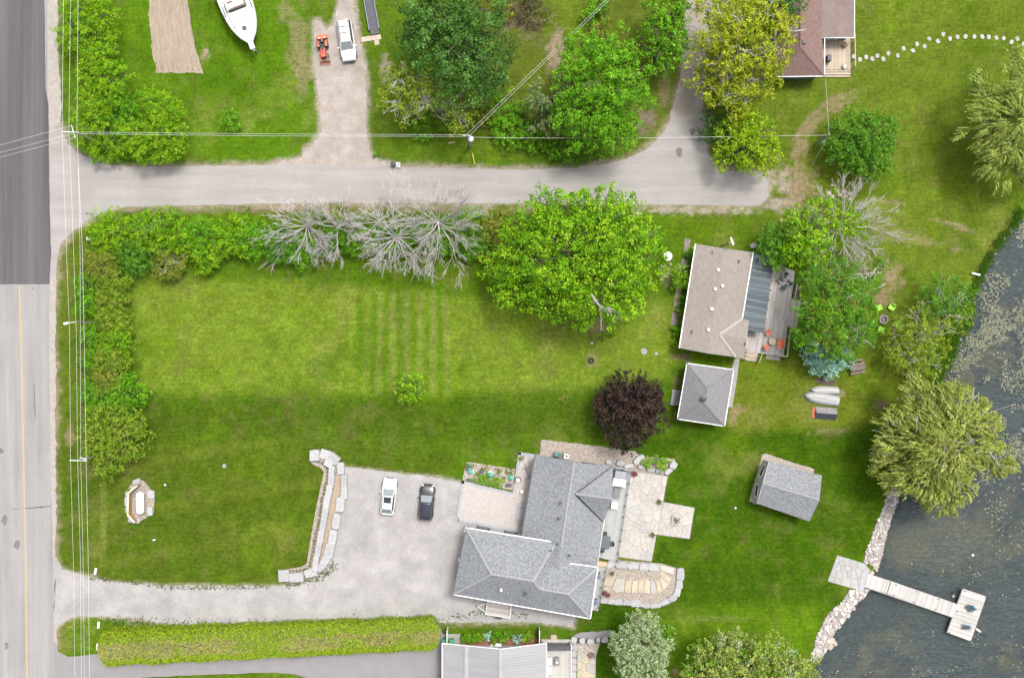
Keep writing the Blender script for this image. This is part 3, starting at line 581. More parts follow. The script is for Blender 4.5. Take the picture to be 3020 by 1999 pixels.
tree('lime_tree', 'lime-yellow tree at the turning circle', [(2200, 360, 44, 6), (2230, 390, 50, 6.4), (2160, 400, 46, 6), (2200, 440, 54, 6.4), (2250, 450, 44, 5.6), (2140, 465, 34, 4.4), (2225, 485, 36, 4.5), (2275, 420, 22, 4.5)], 'sunlime', clump=.45, leaf=.25)
tree('round_tree', 'round glossy dark green tree on the east lawn', [(2540, 420, 88, 5.4), (2500, 390, 55, 4.8), (2580, 400, 55, 4.8), (2560, 460, 60, 4.8), (2500, 450, 52, 4.4)], 'mid', clump=.5, leaf=.25, dens=1.1)
tree('willow_tree', 'pale green willow at the north shore of the lake', [(2930, 300, 80, 9), (2900, 380, 70, 8), (2990, 360, 100, 10.5), (2950, 460, 80, 8.5), (3010, 240, 90, 9.5), (3080, 330, 100, 10), (3060, 450, 80, 8.5), (2990, 500, 40, 6)], 'willow2', 'strand', dens=1.1, length=1.9)
# -- overgrown hedge around the vacant lot
pl = ['limeyellow', 'lime', 'green', 'mid', 'olive']
for i, (x, y, r, z, p, lb) in enumerate([(330, 690, 62, 3.8, 'limeyellow', 'rounded yellow-green hedge tree at the road corner of the vacant lot'), (440, 685, 58, 3.8, 'lime', 'hedge tree with a grey dead spray, second from the road corner'), (400, 755, 56, 3.2, 'mid', 'darker hedge tree on the lot side near the corner'),
        (520, 690, 56, 3.6, 'lime', 'lime hedge tree midway along the side road hedge'), (500, 770, 50, 2.8, 'olive', 'grey-olive hedge bush with dead twigs facing the lot'), (600, 700, 55, 3.6, 'green', 'green hedge tree next to the midway lime one'), (610, 750, 46, 3.0, 'lime', 'bright hedge bush bulging into the lot'), (690, 700, 54, 3.4, 'lime', 'hedge tree before the first dead tree'),
        (760, 705, 55, 3.2, 'green', 'hedge bush beside the broken dead trunk'), (830, 720, 55, 3.0, 'mid', 'hedge bush under the twin dead tree'), (900, 735, 52, 2.6, 'green', 'hedge bush below the trunk of the twin dead tree'), (985, 700, 48, 2.6, 'mid', 'hedge bush between the dead trees, lot side'), (1060, 700, 48, 2.6, 'green', 'hedge bush under the middle dead tree'),
        (1145, 705, 46, 2.4, 'green', 'hedge bush at the foot of the middle dead tree'), (1235, 700, 46, 2.4, 'green', 'hedge bush west of the last dead trunk'), (1310, 700, 50, 2.4, 'green', 'hedge bush under the last dead tree'), (1400, 720, 46, 2.4, 'mid', 'hedge bush between the last dead tree and the olive bushes'), (1000, 660, 40, 2.0, 'olive', 'low verge bush on the road side of the dead trees'), (1390, 640, 30, 2.0, 'lime', 'small lime bush at the verge behind the last dead tree')]):
    tree('hedge_tree', lb, [(x, y, r, z), (x + R.uniform(-22, 22), y + R.uniform(-15, 15), r * .7, z * .95)], p, clump=.42, leaf=.18, dens=1.15, group='overgrown hedge round the vacant lot', bark=M_DEAD if i in (1, 4, 8) else M_BARK, vis=2 if i in (1, 4, 8) else 0)
for i, (x, y, r, z, p, lb) in enumerate([(300, 775, 48, 3.4, 'olive', 'bronze-tinged hedge tree just south of the corner'), (330, 835, 46, 3.4, 'cedar', 'bronze cedar, second in the roadside hedge'), (252, 850, 30, 2.2, 'green', 'green bush leaning out under the wires'), (330, 900, 48, 3.4, 'cedar', 'bronze cedar beside the street light arm'), (255, 905, 28, 2.2, 'green', 'green bush by the street light arm'),
        (335, 960, 46, 3.4, 'cedar', 'bronze cedar south of the street light arm'), (265, 985, 26, 2.2, 'green', 'bright bush under the wires south of the light'), (345, 1010, 44, 3.3, 'lime', 'lime spray among the bronze cedars'), (330, 1065, 48, 3.4, 'cedar', 'bronze cedar halfway down the roadside hedge'), (270, 1060, 28, 2.2, 'green', 'green bush below the halfway cedar'),
        (330, 1120, 50, 3.4, 'olive', 'olive cedar above the dark green bush'), (375, 1155, 52, 3.4, 'green', 'dark green leafy tree bulging onto the vacant lot'), (300, 1175, 48, 3.0, 'green', 'green bush beside the wires near the second pole'), (265, 1150, 30, 2.2, 'green', 'small leafy bush right under the wires'), (345, 1215, 44, 3.0, 'mid', 'leafy hedge bush just above the big end cedar')]):
    tree('hedge_tree', lb, [(x, y, r, z), (x + R.uniform(-12, 12), y + R.uniform(-22, 22), r * .75, z * .95)], p, clump=.4, leaf=.17, dens=1.15, group='roadside hedge of the vacant lot')
tree('cedar_tree', 'big rounded olive cedar ending the roadside hedge', [(330, 1260, 66, 5), (370, 1290, 62, 5), (300, 1300, 58, 4.6), (330, 1340, 60, 4.6), (270, 1265, 30, 3.4), (310, 1375, 24, 2.8), (395, 1260, 36, 4)], 'cedar', clump=.38, leaf=.2, dens=1.1)
tree('olive_bush', 'olive-green bush between the dead trees and the big lime tree', [(1480, 660, 46, 3.0), (1500, 700, 50, 3.2), (1450, 690, 36, 2.4), (1455, 740, 40, 2.4)], 'olive', clump=.4, leaf=.2, cat='bush')
tree('black_walnut_tree', 'huge lime-green tree by the side road with one bare limb', [(1590, 660, 80, 9), (1700, 660, 90, 10), (1560, 760, 100, 10), (1680, 760, 130, 12.5), (1800, 700, 100, 11), (1860, 780, 90, 10), (1780, 830, 110, 11), (1640, 850, 90, 9), (1520, 830, 70, 7.5), (1730, 890, 70, 8), (1830, 880, 70, 8), (1770, 620, 60, 8.5), (1830, 600, 36, 7), (1480, 780, 50, 6.5), (1890, 720, 60, 8), (1690, 610, 44, 7.5), (1620, 610, 36, 7)], 'lime', clump=.6, leaf=.27, dens=.95, base=(1700, 790), trunk_r=.4)
tree('sapling', 'lone lime-leaved sapling in the middle of the lawn', [(1215, 1125, 24, 3.0), (1195, 1160, 26, 3.0), (1225, 1155, 22, 2.8), (1235, 1120, 12, 2.6), (1180, 1135, 14, 2.4)], 'lime', clump=.3, leaf=.2, dens=1.0, trunk_r=.06)
tree('purple_maple_tree', 'dark purple-leaved maple beside the grey garage', [(1860, 1175, 74, 6.4), (1820, 1215, 64, 6), (1900, 1220, 66, 6), (1855, 1260, 62, 5.6), (1830, 1160, 50, 5.4), (1900, 1165, 50, 5.4), (1785, 1195, 28, 4.4), (1930, 1215, 30, 4.6)], 'purple', clump=.4, leaf=.25, dens=1.15)
tree('lime_shrub', 'bright lime shrub against the tan cottage wall', [(2005, 800, 20, 2.4), (2010, 825, 22, 2.4), (1995, 835, 16, 2.0)], 'lime', clump=.25, leaf=.18, cat='shrub')
tree('sparse_shrub', 'sparse twiggy shrub between the white disc and the lime shrub', [(1960, 805, 24, 1.8)], 'olive', clump=.25, leaf=.15, cat='shrub', dens=.35, bark=M_DEAD, vis=3)
tree('round_tree', 'dense round green tree over the corner of the cottage deck', [(2285, 700, 40, 5), (2270, 740, 36, 4.8), (2305, 750, 36, 4.8), (2290, 775, 24, 4.2), (2260, 710, 24, 4)], 'mid', clump=.35, leaf=.2, dens=1.2)
tree('deciduous_tree', 'lime-green tree beside the half-dead tree', [(2380, 680, 54, 7), (2400, 740, 50, 7), (2360, 740, 44, 6.4), (2350, 650, 36, 6), (2420, 620, 30, 6.5)], 'lime', clump=.45, leaf=.24)
tree('birch_tree', 'weeping birch over the cottage deck steps', [(2412, 830, 50, 8.5), (2470, 830, 60, 9), (2392, 900, 36, 7.5), (2450, 910, 76, 10), (2520, 900, 56, 8), (2500, 960, 60, 8.5), (2428, 980, 60, 8.5), (2380, 990, 36, 7), (2475, 1010, 56, 7.5), (2545, 980, 36, 6), (2560, 830, 34, 6), (2610, 780, 20, 4.5)], 'mid', clump=.5, leaf=.18, dens=1.0, bark=M_BIRCH, vis=2, trunk_r=.22, extra=[([(2400, 900, 40, 8), (2470, 870, 60, 9.2), (2440, 960, 60, 9)], 'olive', .5), ([(2412, 850, 46, 8), (2455, 930, 56, 9.5), (2430, 1000, 50, 8)], 'lime', .35), ([(2540, 930, 44, 7), (2500, 1000, 40, 7)], 'birch', .4)])
tree('blue_spruce', 'low blue spruce below the weeping birch', [(2440, 1030, 60, 3.4, .9), (2470, 1050, 40, 2.6), (2410, 1055, 38, 2.4), (2445, 1070, 40, 2.0)], 'blue', clump=.3, leaf=.2, dens=1.3, cat='spruce')
tree('birch_tree', 'sparse white-limbed birch on the lake bank', [(2770, 850, 60, 5), (2790, 890, 70, 5.5), (2750, 890, 50, 5), (2850, 870, 36, 4)], 'mid', clump=.4, leaf=.18, bark=M_BIRCH, vis=0, dens=.42, base=(2785, 915), trunk_r=.17)
tree('birch_tree', 'yellow-green birch leaning over the water next to the lime chairs', [(2700, 950, 50, 5.5), (2770, 985, 46, 5), (2640, 990, 40, 4), (2720, 1000, 46, 5), (2830, 940, 36, 3.6)], 'birch', clump=.4, leaf=.18, bark=M_BIRCH, vis=0, dens=.5, base=(2715, 985), trunk_r=.15)
tree('birch_tree', 'pale birch scrub between the picnic table and the lake', [(2680, 1060, 56, 4.5), (2740, 1060, 46, 4), (2640, 1030, 40, 3.6), (2700, 1110, 40, 3.2)], 'birch', clump=.4, leaf=.18, bark=M_BIRCH, vis=0, dens=.55, base=(2700, 1065), trunk_r=.14)
tree('willow_tree', 'big pale yellow-green willow leaning over the lake by the dock', [(2720, 1200, 80, 9), (2800, 1220, 90, 10.5), (2690, 1290, 90, 10), (2780, 1310, 110, 12), (2870, 1250, 70, 9), (2640, 1330, 66, 8), (2720, 1390, 84, 9.5), (2800, 1400, 80, 9.5), (2780, 1460, 60, 7.5), (2640, 1400, 56, 7), (2900, 1330, 60, 8.5), (2945, 1370, 46, 7), (2690, 1150, 34, 7.5), (2830, 1165, 40, 7.5), (2610, 1260, 36, 6), (2810, 1485, 34, 6)], 'willow', 'strand', dens=1.7, length=1.4, bark=M_DEAD, vis=1, base=(2700, 1300), trunk_r=.38, extra=[([(2720, 1220, 80, 8.8), (2790, 1300, 110, 11.4), (2720, 1380, 84, 9)], 'willow', .55), ([(2860, 1270, 66, 8.4), (2790, 1430, 70, 8.6), (2920, 1350, 50, 7.5), (2650, 1340, 60, 7.6)], 'willow', .55)])
tree('silver_tree', 'silvery grey-green tree south of the stone steps', [(1885, 1820, 16, 7), (1870, 1850, 32, 6.6), (1915, 1850, 32, 6.6), (1840, 1880, 38, 6.4), (1900, 1895, 60, 8.5), (1860, 1930, 52, 7.5), (1940, 1920, 32, 6.4), (1900, 1970, 60, 8), (1830, 1910, 28, 5.6), (1890, 2030, 60, 8)], 'silver', clump=.36, leaf=.2, dens=1.25)
tree('poplar_tree', 'pale-leaved tree at the lake corner of the south lawn', [(2180, 1890, 40, 6.5), (2120, 1920, 50, 7), (2190, 1950, 70, 9), (2080, 1970, 60, 7.5), (2270, 1930, 50, 7.5), (2300, 1990, 70, 8), (2160, 2010, 80, 9.5), (2380, 1990, 40, 5.5), (2050, 2000, 40, 6), (2250, 2040, 80, 9), (2390, 1960, 24, 5)], 'willow2', clump=.45, leaf=.26, dens=1.0, extra=[([(2160, 1940, 70, 8.6), (2300, 1950, 50, 7.6)], 'silver', .3), ([(2100, 1960, 70, 7.4), (2220, 1990, 80, 8.6)], 'green', .45)])

# -- dead and half-dead trees
def dead_tree(name, label, px, py, limbs, h0=2.2, n=7, L=4.5, seed=1, spread=0.62, twig=0.02, group=None, crown=None, lean=None):
    rr = random.Random(seed); x, y = P2(px, py, h0); root = thing(name, label, 'tree', (x, y, 0), 0, group); b = MB(); org = (x, y, 0)
    b.tube([(x + rr.gauss(0, .05), y + rr.gauss(0, .05), z) for z in (-.1, h0 * .4, h0 * .8, h0)], [.26, .22, .2, .17], 7)
    def grow(p, d, L, r, dep):
        k = 4; q = Vector(p); pts = [q.copy()]; rs = [r]; dirs = []
        for i in range(k):
            d = (d + Vector((rr.gauss(0, .09), rr.gauss(0, .09), rr.gauss(0, .06) - .03))).normalized(); q = q + d * (L / k); pts.append(q.copy()); rs.append(max(twig * .7, r * (1 - .78 * (i + 1) / k))); dirs.append(d.copy())
        b.tube(pts, rs, 5 if dep == 0 else 3, cap=False)
        if dep >= 3: return
        nc = (6, 5, 3)[dep]
        for c in range(nc):
            t = rr.uniform(.25, 1.0); i = min(k - 1, int(t * k)); a = pts[i].lerp(pts[i + 1], t * k - i)
            s_ = Vector((rr.gauss(0, 1), rr.gauss(0, 1), rr.gauss(0, .6))).normalized()
            nd = (dirs[i] * 1.0 + s_ * (0.40 if dep else .48)).normalized()
            grow(a, nd, L * rr.uniform(.35, .62), max(twig, rs[i] * .55), dep + 1)
    for k in range(n):
        a = 6.283 * (k + rr.uniform(-.3, .3)) / n; tilt = rr.uniform(spread * .7, spread * 1.45)
        d = Vector((math.cos(a) * math.sin(tilt), math.sin(a) * math.sin(tilt), math.cos(tilt)))
        if lean: d = (d + Vector((lean[0], -lean[1], 0))).normalized()
        grow((x, y, h0 * rr.uniform(.75, 1)), d, L * rr.uniform(.8, 1.15), .09, 0)
    b.build('trunk', M_DEAD, root, org)
    if crown:
        Q, Cc = broad_leaves(lobes_world(crown[0]), crown[1], .3, .2, crown[2], .8); quad_mesh('crown', Q, Cc, LEAF, root, org)
    return root
dead_tree('dead_tree', 'bleached bare tree, westernmost of the dead trees along the hedge', 905, 665, None, 2.0, 15, 3.7, 3, .95, lean=(0, .3))
dead_tree('dead_tree', 'slender bare dead tree beside the westernmost one', 993, 668, None, 2.0, 10, 3.4, 8, .9)
dead_tree('dead_tree', 'bare dead tree rooted at the verge between the twin and the lot-side one', 1113, 655, None, 1.8, 10, 3.2, 5, .95, lean=(0, .25))
dead_tree('dead_tree', 'wide bare dead tree spreading furthest over the vacant lot', 1172, 695, None, 2.0, 15, 4.1, 12, .95, lean=(0, .4))
dead_tree('dead_tree', 'tallest bare dead tree, its branches reaching across the side road', 1292, 655, None, 2.6, 17, 4.7, 21, .95, lean=(.14, .12))
dead_tree('half_dead_tree', 'half-dead tree with fans of bare grey twigs and a few lime leaves', 2478, 672, None, 3.0, 18, 4.2, 33, 1.1, crown=([(2480, 640, 46, 5), (2450, 700, 54, 5.2), (2510, 660, 40, 4.6), (2470, 590, 24, 4), (2530, 700, 30, 4)], 'limeyellow', .5))
b = MB(); x, y = P2(850, 725); root = thing('broken_dead_tree', 'broken dead trunk with drooping bare boughs over the lawn edge', 'tree', (x, y, 0)); rr = R
b.tube([(x, y, -.1), (x, y, 1.1), (x + .1, y - .1, 2.0)], [.2, .18, .14], 6)
def bough(pts, r):
    W = [Vector(P(a, c, z)) for a, c, z in pts]; b.tube(W, [r * (1 - .75 * i / (len(W) - 1)) for i in range(len(W))], 5)
    for i in range(1, len(W)):
        for _ in range(7):
            q = W[i - 1].lerp(W[i], R.random()); d = (W[i] - W[i - 1]).normalized() + Vector((R.gauss(0, .5), R.gauss(0, .5), R.gauss(0, .25))); l = R.uniform(.4, 1.1); m_ = q + d * l * .5
            b.tube([q, m_, q + d * l + Vector((R.gauss(0, .1), R.gauss(0, .1), 0))], [.03, .022, .014], 3)
bough([(850, 725, 2.0), (825, 750, 1.9), (805, 785, 1.4), (798, 800, .9)], .12); bough([(850, 725, 2.0), (835, 735, 2.0), (800, 765, 1.5), (780, 780, 1.1)], .1); bough([(868, 730, 2), (878, 765, 1.8), (900, 783, 1.5)], .09); bough([(850, 725, 2), (840, 695, 2.1), (820, 692, 2.1), (800, 682, 2.1)], .1)
b.build('trunk', M_DEAD, root, (x, y, 0))
# bare dead limb of the huge lime-green tree
b = MB(); bl = bpy.data.objects['black_walnut_tree']
for pts in ([(1755, 885, 9.7), (1770, 905, 8.7), (1772, 935, 7.8), (1773, 968, 7.0)], [(1770, 905, 8.7), (1790, 920, 8.0), (1808, 945, 7.2)], [(1770, 905, 8.7), (1800, 910, 8.0), (1838, 932, 7.2)], [(1780, 908, 8.5), (1810, 925, 7.6), (1832, 945, 7.0)], [(1745, 870, 10.2), (1755, 885, 9.7), (1772, 905, 8.7)]):
    W = [P(*q) for q in pts]; b.tube(W, [.16, .13, .10, .05][:len(W)], 5)
    for q in W[1:]:
        for _ in range(3): b.tube([q, (q[0] + R.gauss(.15, .3), q[1] - R.uniform(.1, .6), q[2] - R.uniform(0, .3))], [.05, .025], 4)
b.build('bare_limb', M_DEAD, bl, bl.location)['label'] = 'bleached bare limb hanging out of the crown'
# fallen and leaning white birch limbs on the lake bank
for lb, pts in (('long white fallen birch trunk pointing up the lake bank', [(2770, 925, .3), (2800, 895, .5), (2825, 870, .6), (2850, 840, .7)]), ('white fallen birch limb with a forked end beside the water', [(2785, 928, .25), (2812, 932, .3), (2825, 934, .3), (2852, 942, .15)]), ('forked white limb lying among the birch scrub', [(2700, 995, .9), (2730, 965, 1.0), (2750, 970, .8)])):
    W = [P(*q) for q in pts]; o = W[0]; b = MB(); b.tube(W, [.13, .11, .09, .05][:len(W)], 6)
    for q in W[1:]:
        for _ in range(4): b.tube([q, (q[0] + R.gauss(.4, .4), q[1] + R.gauss(.2, .5), q[2] + R.uniform(-.1, .2))], [.045, .015], 4)
    t = thing('fallen_limb', lb, 'branch', (o[0], o[1], 0)); b.build('wood', M_BIRCH, t, (o[0], o[1], 0))

# -- clipped cedar hedge along the gravel drive
def hedge():
    a0, a1 = (300, 1905), (1298, 1862); x0, y0, _ = P(*a0, 1); x1, y1, _ = P(*a1, 1); L = math.hypot(x1 - x0, y1 - y0); ux, uy = (x1 - x0) / L, (y1 - y0) / L
    root = thing('clipped_hedge', 'long clipped cedar hedge with a browned top along the gravel drive', 'hedge', (x0, y0, 0)); b = MB()
    for k in range(38):
        t = (k + .5) / 38 * L; w = R.gauss(0, .25); b.tube([(x0 + ux * t - uy * w, y0 + uy * t + ux * w, -.05), (x0 + ux * t, y0 + uy * t, 1.9)], [.06, .03], 5)
    b.build('stems', M_BARK, root, (x0, y0, 0))['kind'] = 'stuff'
    n = 52000; t = rng.random(n) * L; hw = 1.95 + 0.05 * np.sin(t * 1.1) + 0.16 * (vnoise(t, t * 0, 1.5, 2) - .5) + 0.25 * (t / L - .5) * -1; hh = 2.2 + 0.25 * (vnoise(t, t * 0, 2.2, 7) - .5)
    face = rng.random(n); u = rng.uniform(-1, 1, n)
    top = face < .62; rnd = np.sign(u) * np.abs(u) ** 0.9
    off = np.where(top, rnd * hw, np.sign(u) * hw); z = np.where(top, hh * (1 - 0.10 * np.abs(rnd) ** 5), rng.uniform(.1, 1, n) * hh * .97); off += rng.normal(size=n) * .09; z += rng.normal(size=n) * .08
    # rounded ends
    endd = np.minimum(t, L - t); off *= np.sqrt(np.clip(1 - (1 - np.clip(endd / 1.2, 0, 1)) ** 2, 0.02, 1))
    C = np.stack([x0 + ux * t - uy * off, y0 + uy * t + ux * off, z], 1)
    nr = np.where(top[:, None], np.array([0, 0, 1.0]), np.stack([-uy * np.sign(u), ux * np.sign(u), 0 * u], 1)); nr = unit(nr + rng.normal(size=(n, 3)) * .55)
    ls = .2 * rng.uniform(.7, 1.4, n); Q = leaf_quads(C, nr, ls, ls * .5)
    pa = np.array(PAL['hedge']) * 1.7; col = pa[rng.integers(0, 3, n)] * rng.uniform(.75, 1.25, (n, 1))
    tan = np.array(PAL['tan']) * 1.25; nb = fbm(C[:, 0], C[:, 1], 1.4, 3); br = top & (np.abs(off + .15 * hw) < hw * (.45 + .5 * (nb - .5))) & (rng.random(n) < np.clip((fbm(C[:, 0], C[:, 1], 2.2, 13) - .36) * 4.5, 0, .8))
    col[br] = col[br] * .45 + .55 * tan[rng.integers(0, 2, br.sum())] * rng.uniform(.8, 1.3, (br.sum(), 1))
    quad_mesh('foliage', Q, col, LEAF, root, (x0, y0, 0))
hedge()
# -- garden shrubs
for x, y, r, z, p, lb in [(2035, 742, 13, 1.3, 'green', 'clipped green shrub at the north corner of the tan cottage'), (2016, 880, 12, 1.2, 'green', 'dark green shrub under the long west wall of the cottage'), (2008, 915, 11, 1.1, 'mid', 'shrub beside the cottage side step'), (1998, 975, 13, 1.2, 'green', 'shrub near the southwest corner of the cottage'),
        (1990, 1010, 11, .9, 'lime', 'straggly lime weed clump at the southwest cottage corner'), (2006, 925, 8, .8, 'olive', 'small olive shrub by the cottage side step'), (1913, 1363, 15, 1.1, 'lime', 'round lime shrub among the boulders, nearer the house'), (1953, 1366, 18, 1.2, 'lime', 'round lime shrub among the boulders, farther from the house'),
        (1965, 1868, 22, 1.0, 'green', 'low round green shrub ringed with stones by the silvery tree'), (1375, 1884, 12, 1.2, 'green', 'green shrub by the bins in the brick bed'), (1392, 1880, 13, 1.2, 'green', 'second green shrub from the bins in the brick bed'), (1416, 1878, 11, 1.1, 'lime', 'lime shrub in the brick bed'),
        (1440, 1876, 10, 1.0, 'blue', 'blue spruce shrub in the middle of the brick bed'), (1462, 1884, 13, 1.2, 'green', 'green shrub past the blue one in the brick bed'), (1485, 1880, 13, 1.2, 'green', 'dense green shrub before the hosta bed'), (1526, 1882, 12, 1.0, 'blue', 'blue-green hosta clump in the brick bed'), (1555, 1876, 13, 1.1, 'lime', 'variegated shrub by the white fence in the brick bed'),
        (1805, 985, 8, .5, 'lime', 'small lime sucker under the bare limb'), (1660, 1170, 12, .3, 'olive', 'low weed patch left of the purple maple'), (1780, 990, 10, .4, 'lime', 'tiny lime weed on the bare soil'), (2535, 1000, 14, .8, 'green', 'leafy clump at the edge of the weeping birch')]:
    shrub('garden_shrub', lb, x, y, r, z, p, leaf=.15, clump=.24, dens=1.6)
# -- reeds and tall grass on the bank, weeds along drives
def tufts(name, line, n, wid, hgt, pal, label, org_px, seed=0):
    W = np.array([P2(*q) for q in line]); seg = np.linalg.norm(np.diff(W, axis=0), axis=1); cum = np.concatenate([[0], np.cumsum(seg)]); t = rng.random(n) * cum[-1]; i = np.clip(np.searchsorted(cum, t) - 1, 0, len(seg) - 1); f = (t - cum[i]) / seg[i]
    p = W[i] + (W[i + 1] - W[i]) * f[:, None]; p = p + rng.normal(size=(n, 2)) * wid
    k = 7; idx = np.repeat(np.arange(n), k); m_ = len(idx); a = rng.random(m_) * 6.283; l = hgt * rng.uniform(.5, 1.3, m_)
    base = np.stack([p[idx, 0] + rng.normal(size=m_) * .04, p[idx, 1] + rng.normal(size=m_) * .04, np.full(m_, .0)], 1); d = np.stack([np.cos(a) * .75, np.sin(a) * .75, np.full(m_, .75)], 1); s_ = np.stack([-np.sin(a), np.cos(a), 0 * a], 1) * .03
    tip = base + d * l[:, None]; mid = base + d * (l * .55)[:, None] + np.array([0, 0, .05]); Q = np.stack([base, mid - s_, tip, mid + s_], 1)
    pa = np.array(PAL[pal]) * .75; return stuff(quad_mesh(name, Q, pa[rng.integers(0, len(pa), n)][idx] * rng.uniform(.7, 1.3, (m_, 1)), LEAF))
tufts('bank_grass', [(3010, 620), (2975, 680), (2945, 715), (2915, 765), (2885, 820), (2862, 870), (2858, 950), (2828, 985), (2800, 1050), (2775, 1100), (2745, 1150)], 900, .3, .4, 'mid', '', None)
tufts('bank_grass', [(2840, 900), (2800, 960), (2760, 1080), (2720, 1120)], 500, .9, .4, 'lime', '', None)
tufts('drive_weeds', [(300, 1826), (500, 1836), (800, 1840), (1100, 1832), (1290, 1834), (1420, 1800), (1560, 1810)], 420, .32, .16, 'mid', '', None)
tufts('drive_weeds', [(840, 1722), (900, 1712), (960, 1690), (985, 1665)], 160, .3, .18, 'olive', '', None)
tufts('drive_weeds', [(270, 1702), (500, 1732), (800, 1730)], 220, .16, .14, 'olive', '', None)
# ---------------------------------------------------------------- buildings
M_SHG = mat('grey_shingles', (0.155, 0.165, 0.18), (0.265, 0.275, 0.29), 4.5, 0.9, 0.3, 9, fine=0.22, lo=.38, hi=.62, big=.06)
M_SHG2 = mat('garage_shingles', (0.17, 0.165, 0.175), (0.235, 0.23, 0.24), 2.0, 0.9, 0.3, 6, fine=0.12, stretch=(3.2, .9, 1), rz=.15, big=.05)
M_SHT = mat('tan_shingles', (0.215, 0.185, 0.165), (0.30, 0.265, 0.235), 1.6, 0.9, 0.3, 6, fine=0.12, stretch=(3.2, .9, 1), rz=.15, big=.05)
M_SHB = mat('brown_shingles', (0.145, 0.085, 0.072), (0.225, 0.145, 0.13), 3.0, 0.9, 0.3, 7, fine=0.2)
M_SHBW = mat('weathered_brown_roofing', (0.17, 0.125, 0.11), (0.225, 0.175, 0.16), 0.7, 0.9, 0.2, 9, fine=0.08)
M_LEANTO = mat('weathered_slate_boards', (0.04, 0.052, 0.06), (0.10, 0.118, 0.128), 1.6, 0.8, 0.3, 6, fine=0.2, stretch=(.35, 5, 1), rz=.15)
M_METAL = mat('pale_metal_roofing', (0.34, 0.335, 0.345), (0.40, 0.395, 0.40), 0.5, 0.45, metal=0.25, stretch=(.3, 2, 1))
M_WHITE = mat('white_trim', (0.62, 0.61, 0.60), (0.68, 0.67, 0.66), 2, 0.5)
M_SIDING = mat('grey_siding', (0.42, 0.42, 0.43), (0.47, 0.47, 0.48), 1.5, 0.7, 0.2, 5, stretch=(.2, .2, 7))
M_TANSID = mat('tan_siding', (0.34, 0.29, 0.23), (0.40, 0.34, 0.28), 1.5, 0.7, 0.2, 5, stretch=(.2, .2, 7))
M_GREENSID = mat('teal_siding', (0.12, 0.21, 0.20), (0.16, 0.25, 0.24), 1.5, 0.7, 0.2, 5, stretch=(.2, .2, 7))
M_CAP = mat('pale_ridge_caps', (0.27, 0.28, 0.295), (0.36, 0.365, 0.38), 5, 0.9)
M_TANCAP = mat('tan_ridge_caps', (0.36, 0.32, 0.29), (0.40, 0.36, 0.33), 5, 0.9)
M_BLACK = mat('black_metal', (0.02, 0.02, 0.022), (0.035, 0.035, 0.038), 4, 0.5)
M_CHAR = mat('charcoal_plastic', (0.045, 0.05, 0.058), (0.065, 0.07, 0.08), 4, 0.6)
M_GLASS = mat('dark_window_glass', (0.03, 0.037, 0.045), (0.05, 0.06, 0.07), 1, 0.06)
M_DECKG = mat('grey_deck_boards', (0.30, 0.31, 0.295), (0.38, 0.385, 0.37), 1.2, 0.8, 0.2, 10, fine=.06)
M_DECKG2 = mat('grey_deck_boards_pale', (0.35, 0.355, 0.345), (0.41, 0.415, 0.40), 1.2, 0.8, 0.2, 10, fine=.06)
M_WOODW = [mat('weathered_boards_%d' % i, c, tuple(v * 1.22 for v in c), 1.0, 0.85, 0.2, 12, fine=.1) for i, c in enumerate([(0.38, 0.35, 0.33), (0.43, 0.40, 0.38), (0.33, 0.30, 0.28)])]
M_WOODN = [mat('new_boards_%d' % i, c, tuple(v * 1.2 for v in c), 1.2, 0.8, 0.15, 12, fine=.08) for i, c in enumerate([(0.40, 0.32, 0.24), (0.44, 0.36, 0.28), (0.36, 0.29, 0.22)])]
M_FIR = [mat('fresh_lumber_%d' % i, c, tuple(v * 1.15 for v in c), 1.2, 0.75, fine=.06) for i, c in enumerate([(0.52, 0.36, 0.22), (0.57, 0.41, 0.26)])]
M_CONC = mat('concrete', (0.27, 0.255, 0.235), (0.34, 0.32, 0.30), 1.5, 0.9, 0.2, 12, fine=.1)
M_PEBBLE = mat('pea_gravel', (0.215, 0.175, 0.14), (0.42, 0.37, 0.32), 5.5, 0.9, 0.6, 6, fine=.25, lo=.38, hi=.62)
M_LIMESTONE = mat('grey_limestone', (0.32, 0.315, 0.32), (0.44, 0.435, 0.44), 2.2, 0.9, 0.45, 6, rand=.10, fine=.1)
M_FLAG = mat('flagstone', (0.39, 0.36, 0.325), (0.455, 0.425, 0.39), 1.4, 0.85, 0.15, 12, rand=.09, fine=.05)
M_FLAGG = mat('grey_flagstone', (0.34, 0.335, 0.32), (0.41, 0.40, 0.385), 1.4, 0.85, 0.15, 12, rand=.09, fine=.05)
M_SANDST = mat('buff_sandstone', (0.40, 0.33, 0.235), (0.47, 0.41, 0.31), 1.6, 0.85, 0.15, 12, rand=.14, fine=.05)
M_MORTAR = mat('flag_joint_sand', (0.24, 0.215, 0.19), (0.29, 0.26, 0.235), 3, 0.95)
M_PAVER = mat('pale_terrace_pavers', (0.385, 0.35, 0.325), (0.455, 0.42, 0.395), 2.6, 0.85, 0.1, 6, fine=.1)
M_BORDER = mat('grey_border_pavers', (0.31, 0.315, 0.335), (0.37, 0.375, 0.395), 1.5, 0.85, rand=.06, fine=.05)
M_BRICKMULCH = mat('red_mulch', (0.19, 0.07, 0.045), (0.29, 0.125, 0.085), 4, 0.95, 0.6, 9, fine=.2)

